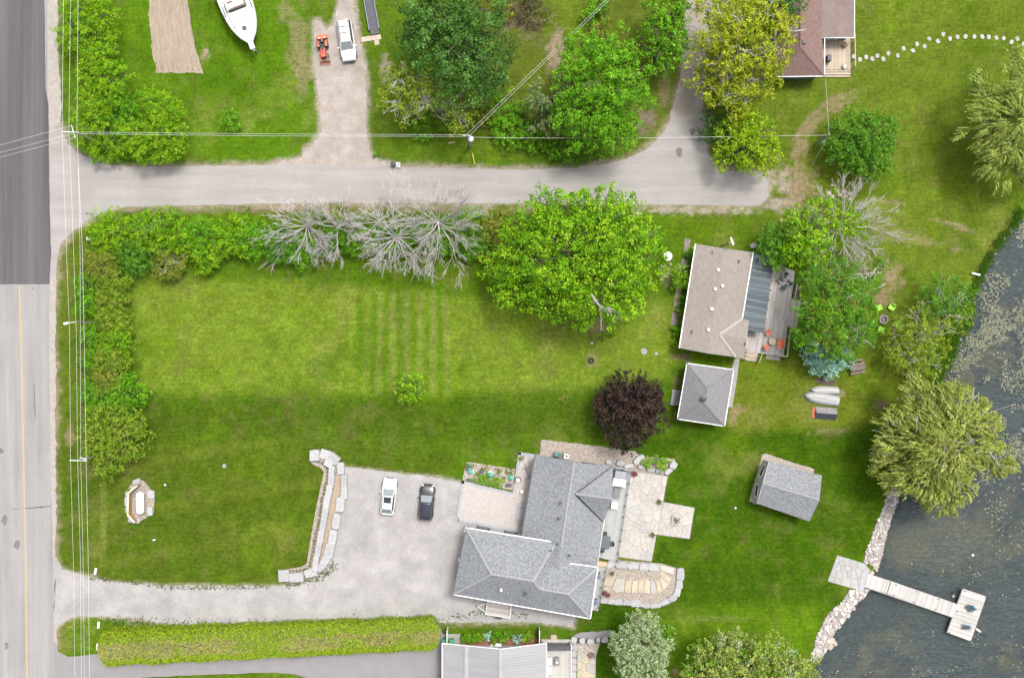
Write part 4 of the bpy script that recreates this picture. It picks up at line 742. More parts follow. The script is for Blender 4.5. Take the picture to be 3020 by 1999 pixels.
def bar(b, A, B, w, h, dz=0.0):
    A = Vector(A); B = Vector(B); d = (B - A); n = Vector((-d.y, d.x, 0)); n = (n.normalized() if n.length > 1e-6 else Vector((1, 0, 0))) * w / 2; u = Vector((0, 0, h / 2)); o = Vector((0, 0, dz))
    b.loft([[q + o - n - u, q + o + n - u, q + o + n + u, q + o - n + u] for q in (A, B)]); return b
def offset(poly, d):
    n = len(poly); out = []
    for i in range(n):
        p0, p1, p2 = Vector(poly[i - 1][:2]), Vector(poly[i][:2]), Vector(poly[(i + 1) % n][:2])
        e1 = (p1 - p0).normalized(); e2 = (p2 - p1).normalized(); n1 = Vector((-e1.y, e1.x)); n2 = Vector((-e2.y, e2.x)); m_ = n1 + n2
        k = d / max(0.35, 1 + n1.dot(n2)); out.append((p1.x + m_.x * k, p1.y + m_.y * k))
    return out
def walls(root, org, loop, m, inset=0.4, name='wall'):
    W = [P(*q) for q in loop]
    if area2(W) < 0: W = W[::-1]
    q = offset(W, inset); n = len(W); b = MB()
    vv = [(x, y, 0.0) for x, y in q] + [(q[i][0], q[i][1], W[i][2] - 0.16) for i in range(n)]
    b.add(vv, [(i, (i + 1) % n, n + (i + 1) % n, n + i) for i in range(n)]); b.build(name, m, root, org); return q
def roof(root, org, faces, m, t=0.14, name='roof'):
    b = MB()
    for f in faces: b.slab([P(*q) for q in f], t)
    return b.build(name, m, root, org)
def trim(root, org, segs, m, w=0.13, h=0.13, name='gutter', dz=-0.04):
    for s_ in segs:
        b = MB(); bar(b, P(*s_[0]), P(*s_[1]), w, h, dz); b.build(name, m, root, org)
def caps(rf, org, lines, m, w=0.26, step=0.3, dz=0.035):
    b = MB()
    for ln in lines:
        W = [Vector(P(*q)) for q in ln]
        for A, B in zip(W[:-1], W[1:]):
            L = (B - A).length; k = max(1, int(L / step))
            for i in range(k):
                a = A.lerp(B, i / k); c = A.lerp(B, (i + .82) / k); bar(b, a, c, w, .05, dz + R.uniform(-.006, .008))
    o = b.build('ridge_caps', m, rf, org); o['kind'] = 'stuff'
def window(root, org, A, B, t, w=1.2, h=1.1, zs=1.0, name='window', frame=None):
    A = Vector(A); B = Vector(B); d = (B - A).normalized(); n = Vector((d.y, -d.x)); c = A.lerp(B, t) + n * 0.03; rz = math.atan2(d.y, d.x)
    b = MB(); f = .09
    for dx, dz_, ww, hh in ((0, h / 2, w, f), (0, -h / 2, w, f), (-w / 2, 0, f, h + f), (w / 2, 0, f, h + f)):
        b.box((c.x + d.x * dx, c.y + d.y * dx, zs + h / 2 + dz_), (ww + f, .09, hh), rz)
    o = b.build(name, frame or M_WHITE, root, org)
    b = MB(); b.box((c.x, c.y, zs + h / 2), (w - .02, .03, h - .02), rz); b.build('pane', M_GLASS, o, org); return o
def door(root, org, A, B, t, w=1.0, h=2.05, m=None):
    A = Vector(A); B = Vector(B); d = (B - A).normalized(); n = Vector((d.y, -d.x)); c = A.lerp(B, t) + n * 0.03; rz = math.atan2(d.y, d.x)
    b = MB(); b.box((c.x, c.y, h / 2 + .02), (w, .08, h), rz); o = b.build('door', m or M_WHITE, root, org)
    b = MB(); b.box((c.x + d.x * w * .38 + n.x * .07, c.y + d.y * w * .38 + n.y * .07, 1.0), (.12, .06, .05), rz); b.build('handle', M_BLACK, o, org)
def clip(poly, a, b_, c):
    out = []; n = len(poly)
    for i in range(n):
        p, q = poly[i], poly[(i + 1) % n]; dp = a * p[0] + b_ * p[1] - c; dq = a * q[0] + b_ * q[1] - c
        if dp <= 0: out.append(p)
        if dp * dq < 0: t = dp / (dp - dq); out.append((p[0] + (q[0] - p[0]) * t, p[1] + (q[1] - p[1]) * t))
    return out
def decking(root, org, polys, ang, mats, z, w=.14, gap=.012, t=.04, name='decking'):
    b = MB(); nx, ny = -math.sin(ang), math.cos(ang)
    for poly in polys:
        ds = [p[0] * nx + p[1] * ny for p in poly]; k = min(ds)
        while k < max(ds):
            q = clip(clip(poly, nx, ny, k + w - gap), -nx, -ny, -k)
            if len(q) >= 3: b.cm = R.randrange(len(mats)); b.prism(q, z - t + R.uniform(-.003, .003), z + R.uniform(-.004, .004))
            k += w
    o = b.build(name, mats, root, org); o['kind'] = 'stuff'; return o
def voronoi(poly, n, gap=0.03, relax=1, seed=1, jit=1.0):
    rr = random.Random(seed); poly = ccw(poly); xs = [p[0] for p in poly]; ys = [p[1] for p in poly]; pts = []
    def inside(x, y): return all((poly[(i + 1) % len(poly)][0] - poly[i][0]) * (y - poly[i][1]) - (poly[(i + 1) % len(poly)][1] - poly[i][1]) * (x - poly[i][0]) > 0 for i in range(len(poly)))
    while len(pts) < n:
        x, y = rr.uniform(min(xs), max(xs)), rr.uniform(min(ys), max(ys))
        if inside(x, y): pts.append((x, y))
    def cells():
        out = []
        for i, (x, y) in enumerate(pts):
            c = list(poly)
            for j, (u, v) in enumerate(pts):
                if i == j or not c: continue
                a, b_ = u - x, v - y; c = clip(c, a, b_, (u * u + v * v - x * x - y * y) / 2)
            out.append(c)
        return out
    for _ in range(relax):
        cs = cells(); pts = [(sum(p[0] for p in c) / len(c), sum(p[1] for p in c) / len(c)) if len(c) > 2 else q for c, q in zip(cs, pts)]
    res = []
    for c in cells():
        if len(c) < 3: continue
        c = ccw(c); q = [c[0]]
        for p in c[1:]:
            if math.hypot(p[0] - q[-1][0], p[1] - q[-1][1]) > .05: q.append(p)
        if len(q) >= 3 and abs(area2(q)) > .03:
            o = offset(q, gap / 2)
            if area2(o) > .02: res.append(o)
    return res
def slabs(root, org, polys, m, z0, z1, name='flagstone', bev=.012, jit=.006):
    for q in polys:
        b = MB(); b.prism(q, z0, z1 + R.uniform(-jit, jit), bev); cx = sum(p[0] for p in q) / len(q); cy = sum(p[1] for p in q) / len(q)
        o = b.build(name, m if not isinstance(m, list) else R.choice(m), root, (cx, cy, z0)); o.location = (cx - org[0], cy - org[1], z0 - org[2])
def boulder(px, py, rx, ry, h, rz=0.0, n=12, seed=0, z0=-.05):
    rr = random.Random(seed * 7 + int(px)); x, y = P2(px, py); out = []
    pr = [rr.uniform(.84, 1.04) for _ in range(n)]; ca, sa = math.cos(rz), math.sin(rz)
    pr = [v / (abs(math.cos(6.283 * j / n)) ** 5 + abs(math.sin(6.283 * j / n)) ** 5) ** .2 for j, v in enumerate(pr)]
    def ring(k, z): return [(x + (pr[j] * k * rx * math.cos(6.283 * j / n)) * ca - (pr[j] * k * ry * math.sin(6.283 * j / n)) * sa, y + (pr[j] * k * rx * math.cos(6.283 * j / n)) * sa + (pr[j] * k * ry * math.sin(6.283 * j / n)) * ca, z + rr.uniform(-.02, .02) * (1 if z > 0 else 0)) for j in range(n)]
    b = MB(); b.loft([ring(.97, z0), ring(1.0, h * .5), ring(.96, h * .88), ring(.84, h)]); return b, (x, y, 0)
def stone_piece(root, org, px, py, rx, ry, h, m, rz=0.0, name='stone', n=12, seed=0, zb=0.0, z0=-.05):
    b, c = boulder(px, py, rx, ry, h, rz, n, seed, z0); o = b.build(name, m, root, (c[0], c[1], 0)); o.location = (c[0] - org[0], c[1] - org[1], zb - org[2]); return o

def block_piece(root, org, px, py, rx, ry, h, m, a=0.0, seed=0, name='block'):
    x, y = P2(px, py); rr = random.Random(seed * 13 + 5); ca, sa = math.cos(a), math.sin(a)
    pts = [(sx * rx * rr.uniform(.9, 1.05), sy * ry * rr.uniform(.9, 1.06)) for sx, sy in ((-1, -.6), (-.85, -1), (.1, -1.02), (.9, -.95), (1, -.3), (1, .6), (.85, 1), (-.1, 1.02), (-.92, .95), (-1, .3))]
    b = MB(); b.prism([(x + u * ca - v * sa, y + u * sa + v * ca) for u, v in pts], -.05, h, .05); o = b.build(name, m, root, (x, y, 0)); o.location = (x - org[0], y - org[1], 0); return o
# -- main grey house
def main_house():
    o = P(1600, 1600); org = (o[0], o[1], 0); t = thing('grey_house', 'large grey-shingled house between the gravel yard and the flagstone patio', 'house', org)
    eN, rN, eS, rS, rE = 2.8, 5.0, 4.4, 7.0, 6.4
    nr, sr = (1693, 1364, rN), (1643, 1692, rN)
    r1 = roof(t, org, [[(1578, 1338, eN), nr, sr, (1524, 1662, eN)], [nr, (1806, 1372, eN), (1755, 1722, eN), sr],
                       [(1699, 1456, 4.93), (1808, 1373, eN + .03), (1806, 1470, 4.93)], [(1699, 1456, 4.93), (1806, 1470, 4.93), (1779, 1540, eN + .03)]], M_SHG)
    A, B, F, G, E, D = (1375, 1556, eS), (1640, 1599, eS), (1634, 1654, eS), (1763, 1672, eS), (1741, 1823, eS), (1337, 1752, eS)
    R1, R2, Q1, Q2 = (1450, 1692, rS), (1573, 1712, rS), (1592, 1736, rE), (1676, 1750, rE)
    r2 = roof(t, org, [[A, R1, D], [A, B, R2, R1], [D, R1, R2, Q1, Q2, E], [B, F, Q1, R2], [F, G, Q2, Q1], [G, E, Q2]], M_SHG)
    caps(r2, org, [[A, R1], [D, R1], [R1, R2], [R2, B], [R2, Q1, Q2], [Q2, G], [Q2, E]], M_CAP); caps(r1, org, [[nr, (1655, 1612, rN)], [(1699, 1456, 4.95), (1806, 1470, 4.95)]], M_CAP, .22)
    b = MB(); bar(b, P(1699, 1456, 4.97), P(1807, 1374, 2.87), .14, .03); bar(b, P(1699, 1458, 4.97), P(1778, 1539, 2.87), .14, .03); b.build('valley_flashing', M_BLACK, r1, org)
    trim(t, org, [(A, (1628, 1597, eS)), ((1679, 1661, eS), G), (G, E), (E, D)], M_WHITE, .16, .14)
    trim(t, org, [((1578, 1340, eN), (1532, 1612, eN))], M_CHAR, .14, .14); trim(t, org, [((1806, 1374, eN), (1762, 1664, eN))], M_WHITE, .10, .12)
    w1 = walls(t, org, [(1578, 1338, eN), nr, (1806, 1372, eN), (1755, 1722, eN), (1524, 1662, eN)], M_SIDING, .35)
    w2 = walls(t, org, [A, B, F, G, E, D], M_SIDING, .35)
    w3 = walls(t, org, [(1808, 1373, eN), (1806, 1470, 4.93), (1779, 1540, eN), (1740, 1530, eN), (1760, 1380, eN)], M_SIDING, .12)
    def edges(w): return [(w[i], w[(i + 1) % len(w)]) for i in range(len(w))]
    for wl_, rows in ((w1, (1.0,)), (w2, (.9, 2.9))):
        for a, c in edges(wl_):
            L = math.hypot(c[0] - a[0], c[1] - a[1])
            if L < 3.2: continue
            for zs in rows:
                for k in range(max(1, int(L / 3.2))):
                    window(t, org, a, c, (k + .5) / max(1, int(L / 3.2)), 1.5 if zs < 2 else 1.25, 1.2 if zs < 2 else .55, zs, frame=M_BLACK)
    a, c = min(edges(w2), key=lambda e: (e[0][0] + e[1][0])); door(t, org, a, c, .08, 1.0)
    a, c = min(edges(w1), key=lambda e: (e[0][0] + e[1][0])); door(t, org, a, c, .5, 1.0, 2.1, M_BLACK)
    for x, y in ((1653, 1483), (1647, 1528), (1645, 1603), (1625, 1623), (1680, 1638), (1552, 1751), (1546, 1752)):
        q = P(x, y, 5.0 if y < 1610 else 6.2 if y > 1700 else 5.1); b = MB(); b.lathe((q[0], q[1], q[2] - .5), [(.09, 0), (.09, .62), (.13, .62), (.13, .7), (.02, .74)], 8); b.build('roof_vent', M_CHAR, t, org)
    q = P(1478, 1740, 6.3); b = MB(); b.box((q[0], q[1], q[2] - .2), (.3, .3, .5)); b.build('roof_vent', M_WHITE, t, org)
    for A_, z0_ in (((1366, 1560, 0), 4.3), ((1352, 1650, 0), 3.0), ((1339, 1742, 0), 4.3)):
        q = P(A_[0], A_[1], 3.0); b = MB(); b.box((q[0] + .1, q[1], z0_ / 2), (.12, .5, z0_ if z0_ > 4 else .5)) if z0_ < 4 else b.box((q[0] + .25, q[1], z0_ / 2), (.1, .1, z0_)); ob = b.build('downspout' if z0_ > 4 else 'wall_lamp', M_WHITE, t, org)
        if z0_ < 4: ob.location.z = 1.6
    return t
main_house()
# deck of the main house
def house_deck():
    o = P(1820, 1500); org = (o[0], o[1], 0); t = thing('house_deck', 'long grey board deck between the grey house and the flagstone patio', 'deck', org); z = .55
    p1 = PP([(1786, 1369), (1861, 1386), (1822, 1656), (1748, 1640)], z); p2 = PP([(1750, 1668), (1787, 1676), (1764, 1801), (1726, 1795)], z)
    decking(t, org, [p1, p2], math.atan2(p1[1][1] - p1[0][1], p1[1][0] - p1[0][0]) if False else math.radians(82), [M_DECKG, M_DECKG2], z, .2)
    b = MB(); b.prism(offset(p1, .06), 0, z - .045); b.prism(offset(p2, .06), 0, z - .045); b.build('skirting', M_SIDING, t, org)
    posts = [(1812, 1378), (1835, 1383), (1858, 1389), (1853, 1424), (1848, 1457), (1842, 1490), (1838, 1523), (1832, 1560), (1828, 1592), (1822, 1630), (1819, 1652), (1784, 1680), (1779, 1705), (1774, 1730), (1769, 1757), (1764, 1790)]
    for x, y in posts:
        q = P(x, y, z); b = MB(); b.box((q[0], q[1], z + .5), (.07, .07, 1.0)); b.box((q[0], q[1], z + 1.02), (.11, .11, .04)); b.build('post', M_BLACK, t, org)
    rails = [[(1812, 1378), (1858, 1389), (1819, 1652)], [(1784, 1680), (1764, 1790)]]
    for ln in rails:
        for a, c in zip(ln[:-1], ln[1:]):
            b = MB()
            for zz in (.95, .7, .45, .2): bar(b, P(*a, z)[:2] + (z + zz,), P(*c, z)[:2] + (z + zz,), .02, .02)
            b.build('rail_cables', M_CHAR, t, org)
    b = MB(); a0 = P(1760, 1655); 
    for k in range(3):
        q = PP([(1762 + k * 0, 1653 + k * 6), (1790, 1657 + k * 6), (1789, 1662.5 + k * 6), (1761, 1658.5 + k * 6)], .3); bb = MB(); bb.prism(q, 0, .45 - .14 * k); bb.build('step', M_FIR[k % 2], t, org)
house_deck()
# flagstone patio
def patio():
    o = P(1900, 1500); org = (o[0], o[1], 0); t = thing('flagstone_patio', 'cream crazy-paved flagstone patio with a square fire pit corner', 'patio', org)
    base = [(1858, 1387), (1970, 1403), (1956, 1479), (2049, 1496), (2034, 1589), (1936, 1576), (1922, 1656), (1819, 1641)]
    b = MB(); b.prism(PP(base), -.05, .05); b.build('joint_bed', M_MORTAR, t, org)
    for poly, n, sd in (([(1857, 1389), (1968, 1404), (1955, 1478), (1845, 1470)], 22, 3), ([(1845, 1470), (1955, 1478), (1937, 1576), (1832, 1560)], 20, 4), ([(1956, 1480), (2047, 1497), (2033, 1587), (1937, 1575)], 26, 5), ([(1832, 1560), (1936, 1576), (1921, 1654), (1820, 1640)], 18, 6)):
        slabs(t, org, voronoi(PP(poly), int(n * 1.25), .026, 0, sd), [M_FLAG] * 9 + [M_FLAGG], 0, .085)
    b = MB(); q = P(1993, 1533); 
    f = thing('square_fire_pit', 'square stone fire pit full of brown kindling on the patio', 'fire pit', (q[0], q[1], .08), math.radians(-9))
    for k in range(4):
        b = MB(); a = k * math.pi / 2; b.box((.5 * math.cos(a), .5 * math.sin(a), .12), (.14, 1.14 if k % 2 == 0 else .86, .26), a); b.build('kerb', M_FLAG, f)
    b = MB(); b.box((0, 0, .06), (.86, .86, .1)); b.build('ash_bed', M_PEBBLE, f)
    for k in range(16):
        b = MB(); a = R.uniform(0, 3.14); x, y = R.uniform(-.25, .25), R.uniform(-.25, .25); b.tube([(x - .17 * math.cos(a), y - .17 * math.sin(a), .13 + .01 * k % .1), (x + .17 * math.cos(a), y + .17 * math.sin(a), .16)], .035, 5); b.build('log', M_BARK, f)
patio()
# stone planting terrace with curved steps
def step_garden():
    o = P(1890, 1720); org = (o[0], o[1], 0); t = thing('stone_step_garden', 'pebble bed with curving sandstone steps ringed by pale limestone blocks', 'garden', org)
    out = [(1775, 1672), (1790, 1655), (1820, 1650), (1950, 1660), (2000, 1675), (2013, 1690), (2008, 1730), (1990, 1760), (1960, 1780), (1925, 1786), (1860, 1780), (1768, 1770)]
    b = MB(); b.prism(PP(out), -.05, .2); b.build('pebble_bed', M_PEBBLE, t, org)
    F = lambda zx, zy: (1520 + zx / 4.544, 1550 + zy / 4.544)
    st = [[(1250, 640), (1350, 600), (1340, 690), (1290, 800), (1160, 800), (1200, 690)], [(1350, 695), (1470, 705), (1450, 880), (1330, 880), (1295, 830)], [(1475, 720), (1560, 720), (1545, 890), (1455, 885)], [(1565, 725), (1645, 725), (1628, 895), (1548, 890)], [(1650, 720), (1725, 715), (1715, 890), (1632, 885)],
          [(1728, 725), (1760, 705), (1805, 740), (1800, 910), (1715, 885)], [(1805, 705), (1870, 740), (1890, 905), (1810, 905)], [(1875, 720), (1925, 720), (1975, 870), (1900, 895)], [(1930, 720), (1960, 690), (2055, 775), (1980, 860)], [(1925, 590), (1950, 600), (2090, 690), (2060, 770), (1950, 680)], [(1925, 520), (2130, 555), (2115, 645), (1960, 600)], [(1150, 830), (1240, 790), (1280, 870), (1200, 900)]]
    for k, q in enumerate(st):
        pq = [P2(*F(*w)) for w in q]; pq = offset(ccw(pq), .02); b = MB(); b.prism(pq, 0, .3 - .006 * k, .02); m = M_FLAGG if k in (6,) else M_FLAG if k in (1, 10) else M_SANDST
        c = pq[0]; ob = b.build('step_slab', m, t, (c[0], c[1], 0)); ob.location = (c[0] - org[0], c[1] - org[1], 0)
    st = [(1300, 490, 60, 40), (1420, 520, 75, 42), (1575, 530, 75, 42), (1720, 545, 58, 46), (1845, 550, 66, 48), (2205, 640, 48, 78), (2190, 780, 44, 56), (2165, 880, 40, 58), (2100, 960, 52, 40), (2010, 1010, 50, 34), (1875, 1055, 70, 34), (1755, 1060, 48, 34), (1610, 1030, 64, 44), (1488, 1022, 50, 34), (1378, 1010, 54, 40), (1282, 1005, 46, 34), (1185, 998, 50, 32), (1255, 530, 36, 34), (1690, 1050, 26, 26), (1950, 1035, 36, 28)]
    for k, (zx, zy, rx, ry) in enumerate(st):
        block_piece(t, org, *F(zx, zy), rx / 4.544 / S * 1.1, ry / 4.544 / S * 1.05, .42 + R.uniform(-.05, .06), M_LIMESTONE, R.uniform(-.06, .06) + {7: -.25, 8: .55, 9: .35, 10: .12}.get(k, -.05 if 10 < k < 17 else 0), k)
step_garden()
# pebble strip and boulders north of the house
struct(sheet('pebble_strip', [(1597, 1297), (1700, 1306), (1872, 1330), (1880, 1337), (1895, 1345), (1990, 1352), (1994, 1370), (1972, 1400), (1900, 1396), (1806, 1385), (1570, 1345), (1592, 1337)], 0.026, M_PEBBLE, .05, .3))
F2 = lambda zx, zy: (1750 + zx / 5.228, 1320 + zy / 5.228)
for k, (zx, zy, rx, ry, h, a, lb) in enumerate([(235, 215, 50, 40, .4, 0, 'squat grey boulder at the corner of the grey house'), (412, 235, 62, 46, .45, 0, 'pale flat boulder second from the house corner'), (540, 275, 80, 36, .35, .1, 'long low limestone block beside the deck corner'), (675, 185, 80, 42, .5, .9, 'upright limestone block with a dark hollow'), (740, 295, 60, 30, .4, -.2, 'small limestone block in front of the lime shrubs'),
        (880, 330, 62, 32, .35, -.15, 'limestone kerb block under the nearer lime shrub'), (1015, 355, 66, 34, .35, -.15, 'limestone kerb block under the farther lime shrub'), (1150, 360, 70, 40, .35, .6, 'limestone kerb block at the patio corner'), (1222, 262, 52, 62, .6, -.5, 'pale pointed boulder ending the pebble strip'), (745, 140, 36, 40, .4, .3, 'rounded stone behind the hollow block')]):
    b, c = boulder(*F2(zx, zy), rx / 5.228 / S * 1.1, ry / 5.228 / S * 1.1, h, a, 9, k); tag(b.build('boulder', M_LIMESTONE, None, c), lb, 'boulder')
# terrace west of the house
def terrace():
    o = P(1450, 1480); org = (o[0], o[1], 0); t = thing('paved_terrace', 'pale paved terrace with a grey border in the angle of the grey house', 'terrace', org)
    ring = [(1345, 1534), (1362, 1416), (1512, 1451), (1529, 1332), (1600, 1342), (1562, 1578)]
    pl = PP(ring); b = MB(); b.prism(pl, -.05, .12); b.build('paving', M_PAVER, t, org)
    for a, c in (((1345, 1534), (1362, 1416)), ((1362, 1416), (1512, 1451)), ((1512, 1451), (1529, 1332)), ((1529, 1332), (1578, 1339)), ((1350, 1536), (1545, 1572))):
        A = Vector(P(*a)); B = Vector(P(*c)); L = (B - A).length; k = max(2, int(L / .62)); d = (B - A) / L; n = Vector((-d.y, d.x, 0))
        cen = Vector(P(1470, 1500)) if a[0] < 1500 else Vector(P(1555, 1420)); n = n if n.dot(cen - A) > 0 else -n
        for i in range(k):
            p = A + d * (L * i / k + .006); q = A + d * (L * (i + 1) / k - .006); b = MB(); b.prism([(p.x, p.y), (q.x, q.y), (q.x + n.x * .36, q.y + n.y * .36), (p.x + n.x * .36, p.y + n.y * .36)], 0, .15, .01)
            m_ = (p + q) / 2; ob = b.build('border_slab', M_BORDER, t, (m_.x, m_.y, 0)); ob.location = (m_.x - org[0], m_.y - org[1], 0)
    for k, (x, y, w, h) in enumerate([(1538, 1490, 26, 12), (1535, 1515, 24, 36), (1536, 1540, 28, 8)]):
        q = P(x, y); b = MB(); b.box((q[0], q[1], .12), (w / S, h / S, .3 + .04 * (k % 2)), -.16); b.build('door_step', M_BORDER, t, org)
    g = struct(sheet('pebble_garden', [(1376, 1361), (1519, 1382), (1512, 1446), (1364, 1415)], .06, M_PEBBLE, .02, .4))
terrace()
F3 = lambda zx, zy: (1320 + zx / 4.722, 1300 + zy / 4.722)
M_TURQ = mat('turquoise_topiary', (0.06, 0.33, 0.22), (0.09, 0.40, 0.28), 3, 0.6, 0.5, 14)
for k, (zx, zy, lb) in enumerate([(320, 422, 'turquoise dome at the lawn end of the pebble garden'), (600, 465, 'turquoise dome in the middle of the pebble garden'), (878, 507, 'turquoise dome beside the terrace in the pebble garden')]):
    q = P(*F3(zx, zy)); t = thing('garden_dome', lb, 'ornament', (q[0], q[1], .06)); b = MB(); b.lathe((0, 0, 0), [(.30, 0), (.34, .08), (.34, .2), (.30, .32), (.2, .42), (.05, .46)], 14); b.build('dome', M_TURQ, t, smooth=True); b = MB(); b.lathe((0, 0, -.02), [(.40, 0), (.40, .04), (.36, .06)], 14); b.build('base_ring', M_WHITE, t)
for k, (zx, zy, w, h, a) in enumerate([(270, 370, 60, 120, 0), (470, 420, 80, 100, .6), (520, 490, 120, 60, .3), (780, 520, 60, 60, 0), (850, 620, 110, 70, .2), (300, 540, 110, 40, .1), (660, 620, 70, 30, .2)]):
    q = P(*F3(zx, zy)); b = MB(); b.prism([(q[0] + (w / 4.722 / S / 2 * math.cos(j / 8 * 6.283)) * R.uniform(.7, 1.2), q[1] + h / 4.722 / S / 2 * math.sin(j / 8 * 6.283) * R.uniform(.7, 1.2)) for j in range(8)], .04, .11, .02)
    tag(b.build('slate_slab', M_CHAR, None, (q[0], q[1], 0)), 'dark slate slab lying on the pebble garden', 'slab', 'slate pieces in the pebble garden')
for k, (zx, zy, r, lb, p_) in enumerate([(430, 525, 15, 'lime clump at the west end of the low green row in the pebble garden', 'lime'), (520, 540, 14, 'lime clump second from the west in the pebble garden row', 'lime'), (620, 560, 14, 'lime clump third from the west in the pebble garden row', 'lime'), (710, 580, 15, 'lime clump at the terrace end of the pebble garden row', 'lime'), (520, 380, 8, 'small olive tuft near the lawn edge of the pebble garden', 'olive'), (310, 345, 8, 'small tuft in the lawn corner of the pebble garden', 'mid'), (870, 435, 10, 'small tuft beside the terrace in the pebble garden', 'olive'), (715, 405, 8, 'tiny tuft above the last turquoise dome', 'olive')]):
    shrub('bed_plant', lb, *F3(zx, zy), r, .5, p_, 'plant', leaf=.11, clump=.16)

# -- boathouse shed by the lake
def shed():
    o = P(2320, 1445); org = (o[0], o[1], 0); t = thing('shed', 'grey gabled shed on the lake lawn with a pebble border', 'shed', org); e, r = 2.6, 3.9
    A, B, C_, D = (2268, 1360, e), (2424, 1402, e), (2387, 1537, e), (2232, 1484, e); RW, RE = (2250, 1424, r), (2417, 1474, r)
    rf = roof(t, org, [[A, B, RE, RW], [RW, RE, C_, D]], M_SHG); caps(rf, org, [[RW, RE]], M_CAP, .2)
    w = walls(t, org, [A, B, RE, C_, D, RW], M_SIDING, .12); ed = [(w[i], w[(i + 1) % 6]) for i in range(6)]
    west = sorted(ed, key=lambda e_: e_[0][0] + e_[1][0])[:2]
    for a, c in west: window(t, org, a, c, .5, 1.5, 1.1, .9)
    east = sorted(ed, key=lambda e_: -e_[0][0] - e_[1][0])[:2]
    for a, c in east: door(t, org, a, c, .5, 1.2)
    trim(t, org, [(A, RW), (RW, D)], M_SIDING, .06, .16, 'bargeboard')
    struct(sheet('shed_pebble_border', [(2249, 1339), (2262, 1338), (2402, 1383), (2396, 1400), (2300, 1420), (2260, 1482), (2232, 1487), (2208, 1478)], .02, M_PEBBLE, .04, .3))
shed()
# -- grey hip-roofed garage
def garage():
    o = P(2080, 1160); org = (o[0], o[1], 0); t = thing('garage', 'square garage with a grey hipped roof and a dark roof ventilator', 'garage', org); e = 2.5
    A, B, C_, D = (2026, 1071, e), (2164, 1090, e), (2137, 1256, e), (1998, 1235, e); R1, R2 = (2087, 1145, 4.2), (2076, 1186, 4.2)
    rf = roof(t, org, [[A, B, R1], [B, C_, R2, R1], [C_, D, R2], [D, A, R1, R2]], M_SHG2); caps(rf, org, [[A, R1], [B, R1], [R1, R2], [C_, R2], [D, R2]], M_SHG2, .2, dz=.02)
    trim(t, org, [(A, B), (B, C_), (C_, D), (D, A)], M_WHITE, .12, .13)
    w = walls(t, org, [A, B, C_, D], M_TANSID, .35)
    for i in range(4): window(t, org, w[i], w[(i + 1) % 4], .3, 1.1, .9, 1.1)
    door(t, org, w[1], w[2], .7, 1.0); q = P(2075, 1175, 4.25); b = MB(); b.lathe((q[0], q[1], 4.05), [(.2, 0), (.2, .3), (.36, .32), (.36, .4), (.1, .46)], 12); b.build('roof_ventilator', M_BLACK, t, org)
garage()
struct(sheet('concrete_path', [(2166, 1058), (2181, 1058), (2176, 1100), (2160, 1200), (2140, 1199), (2152, 1110)], .03, M_CONC, .01, .5))
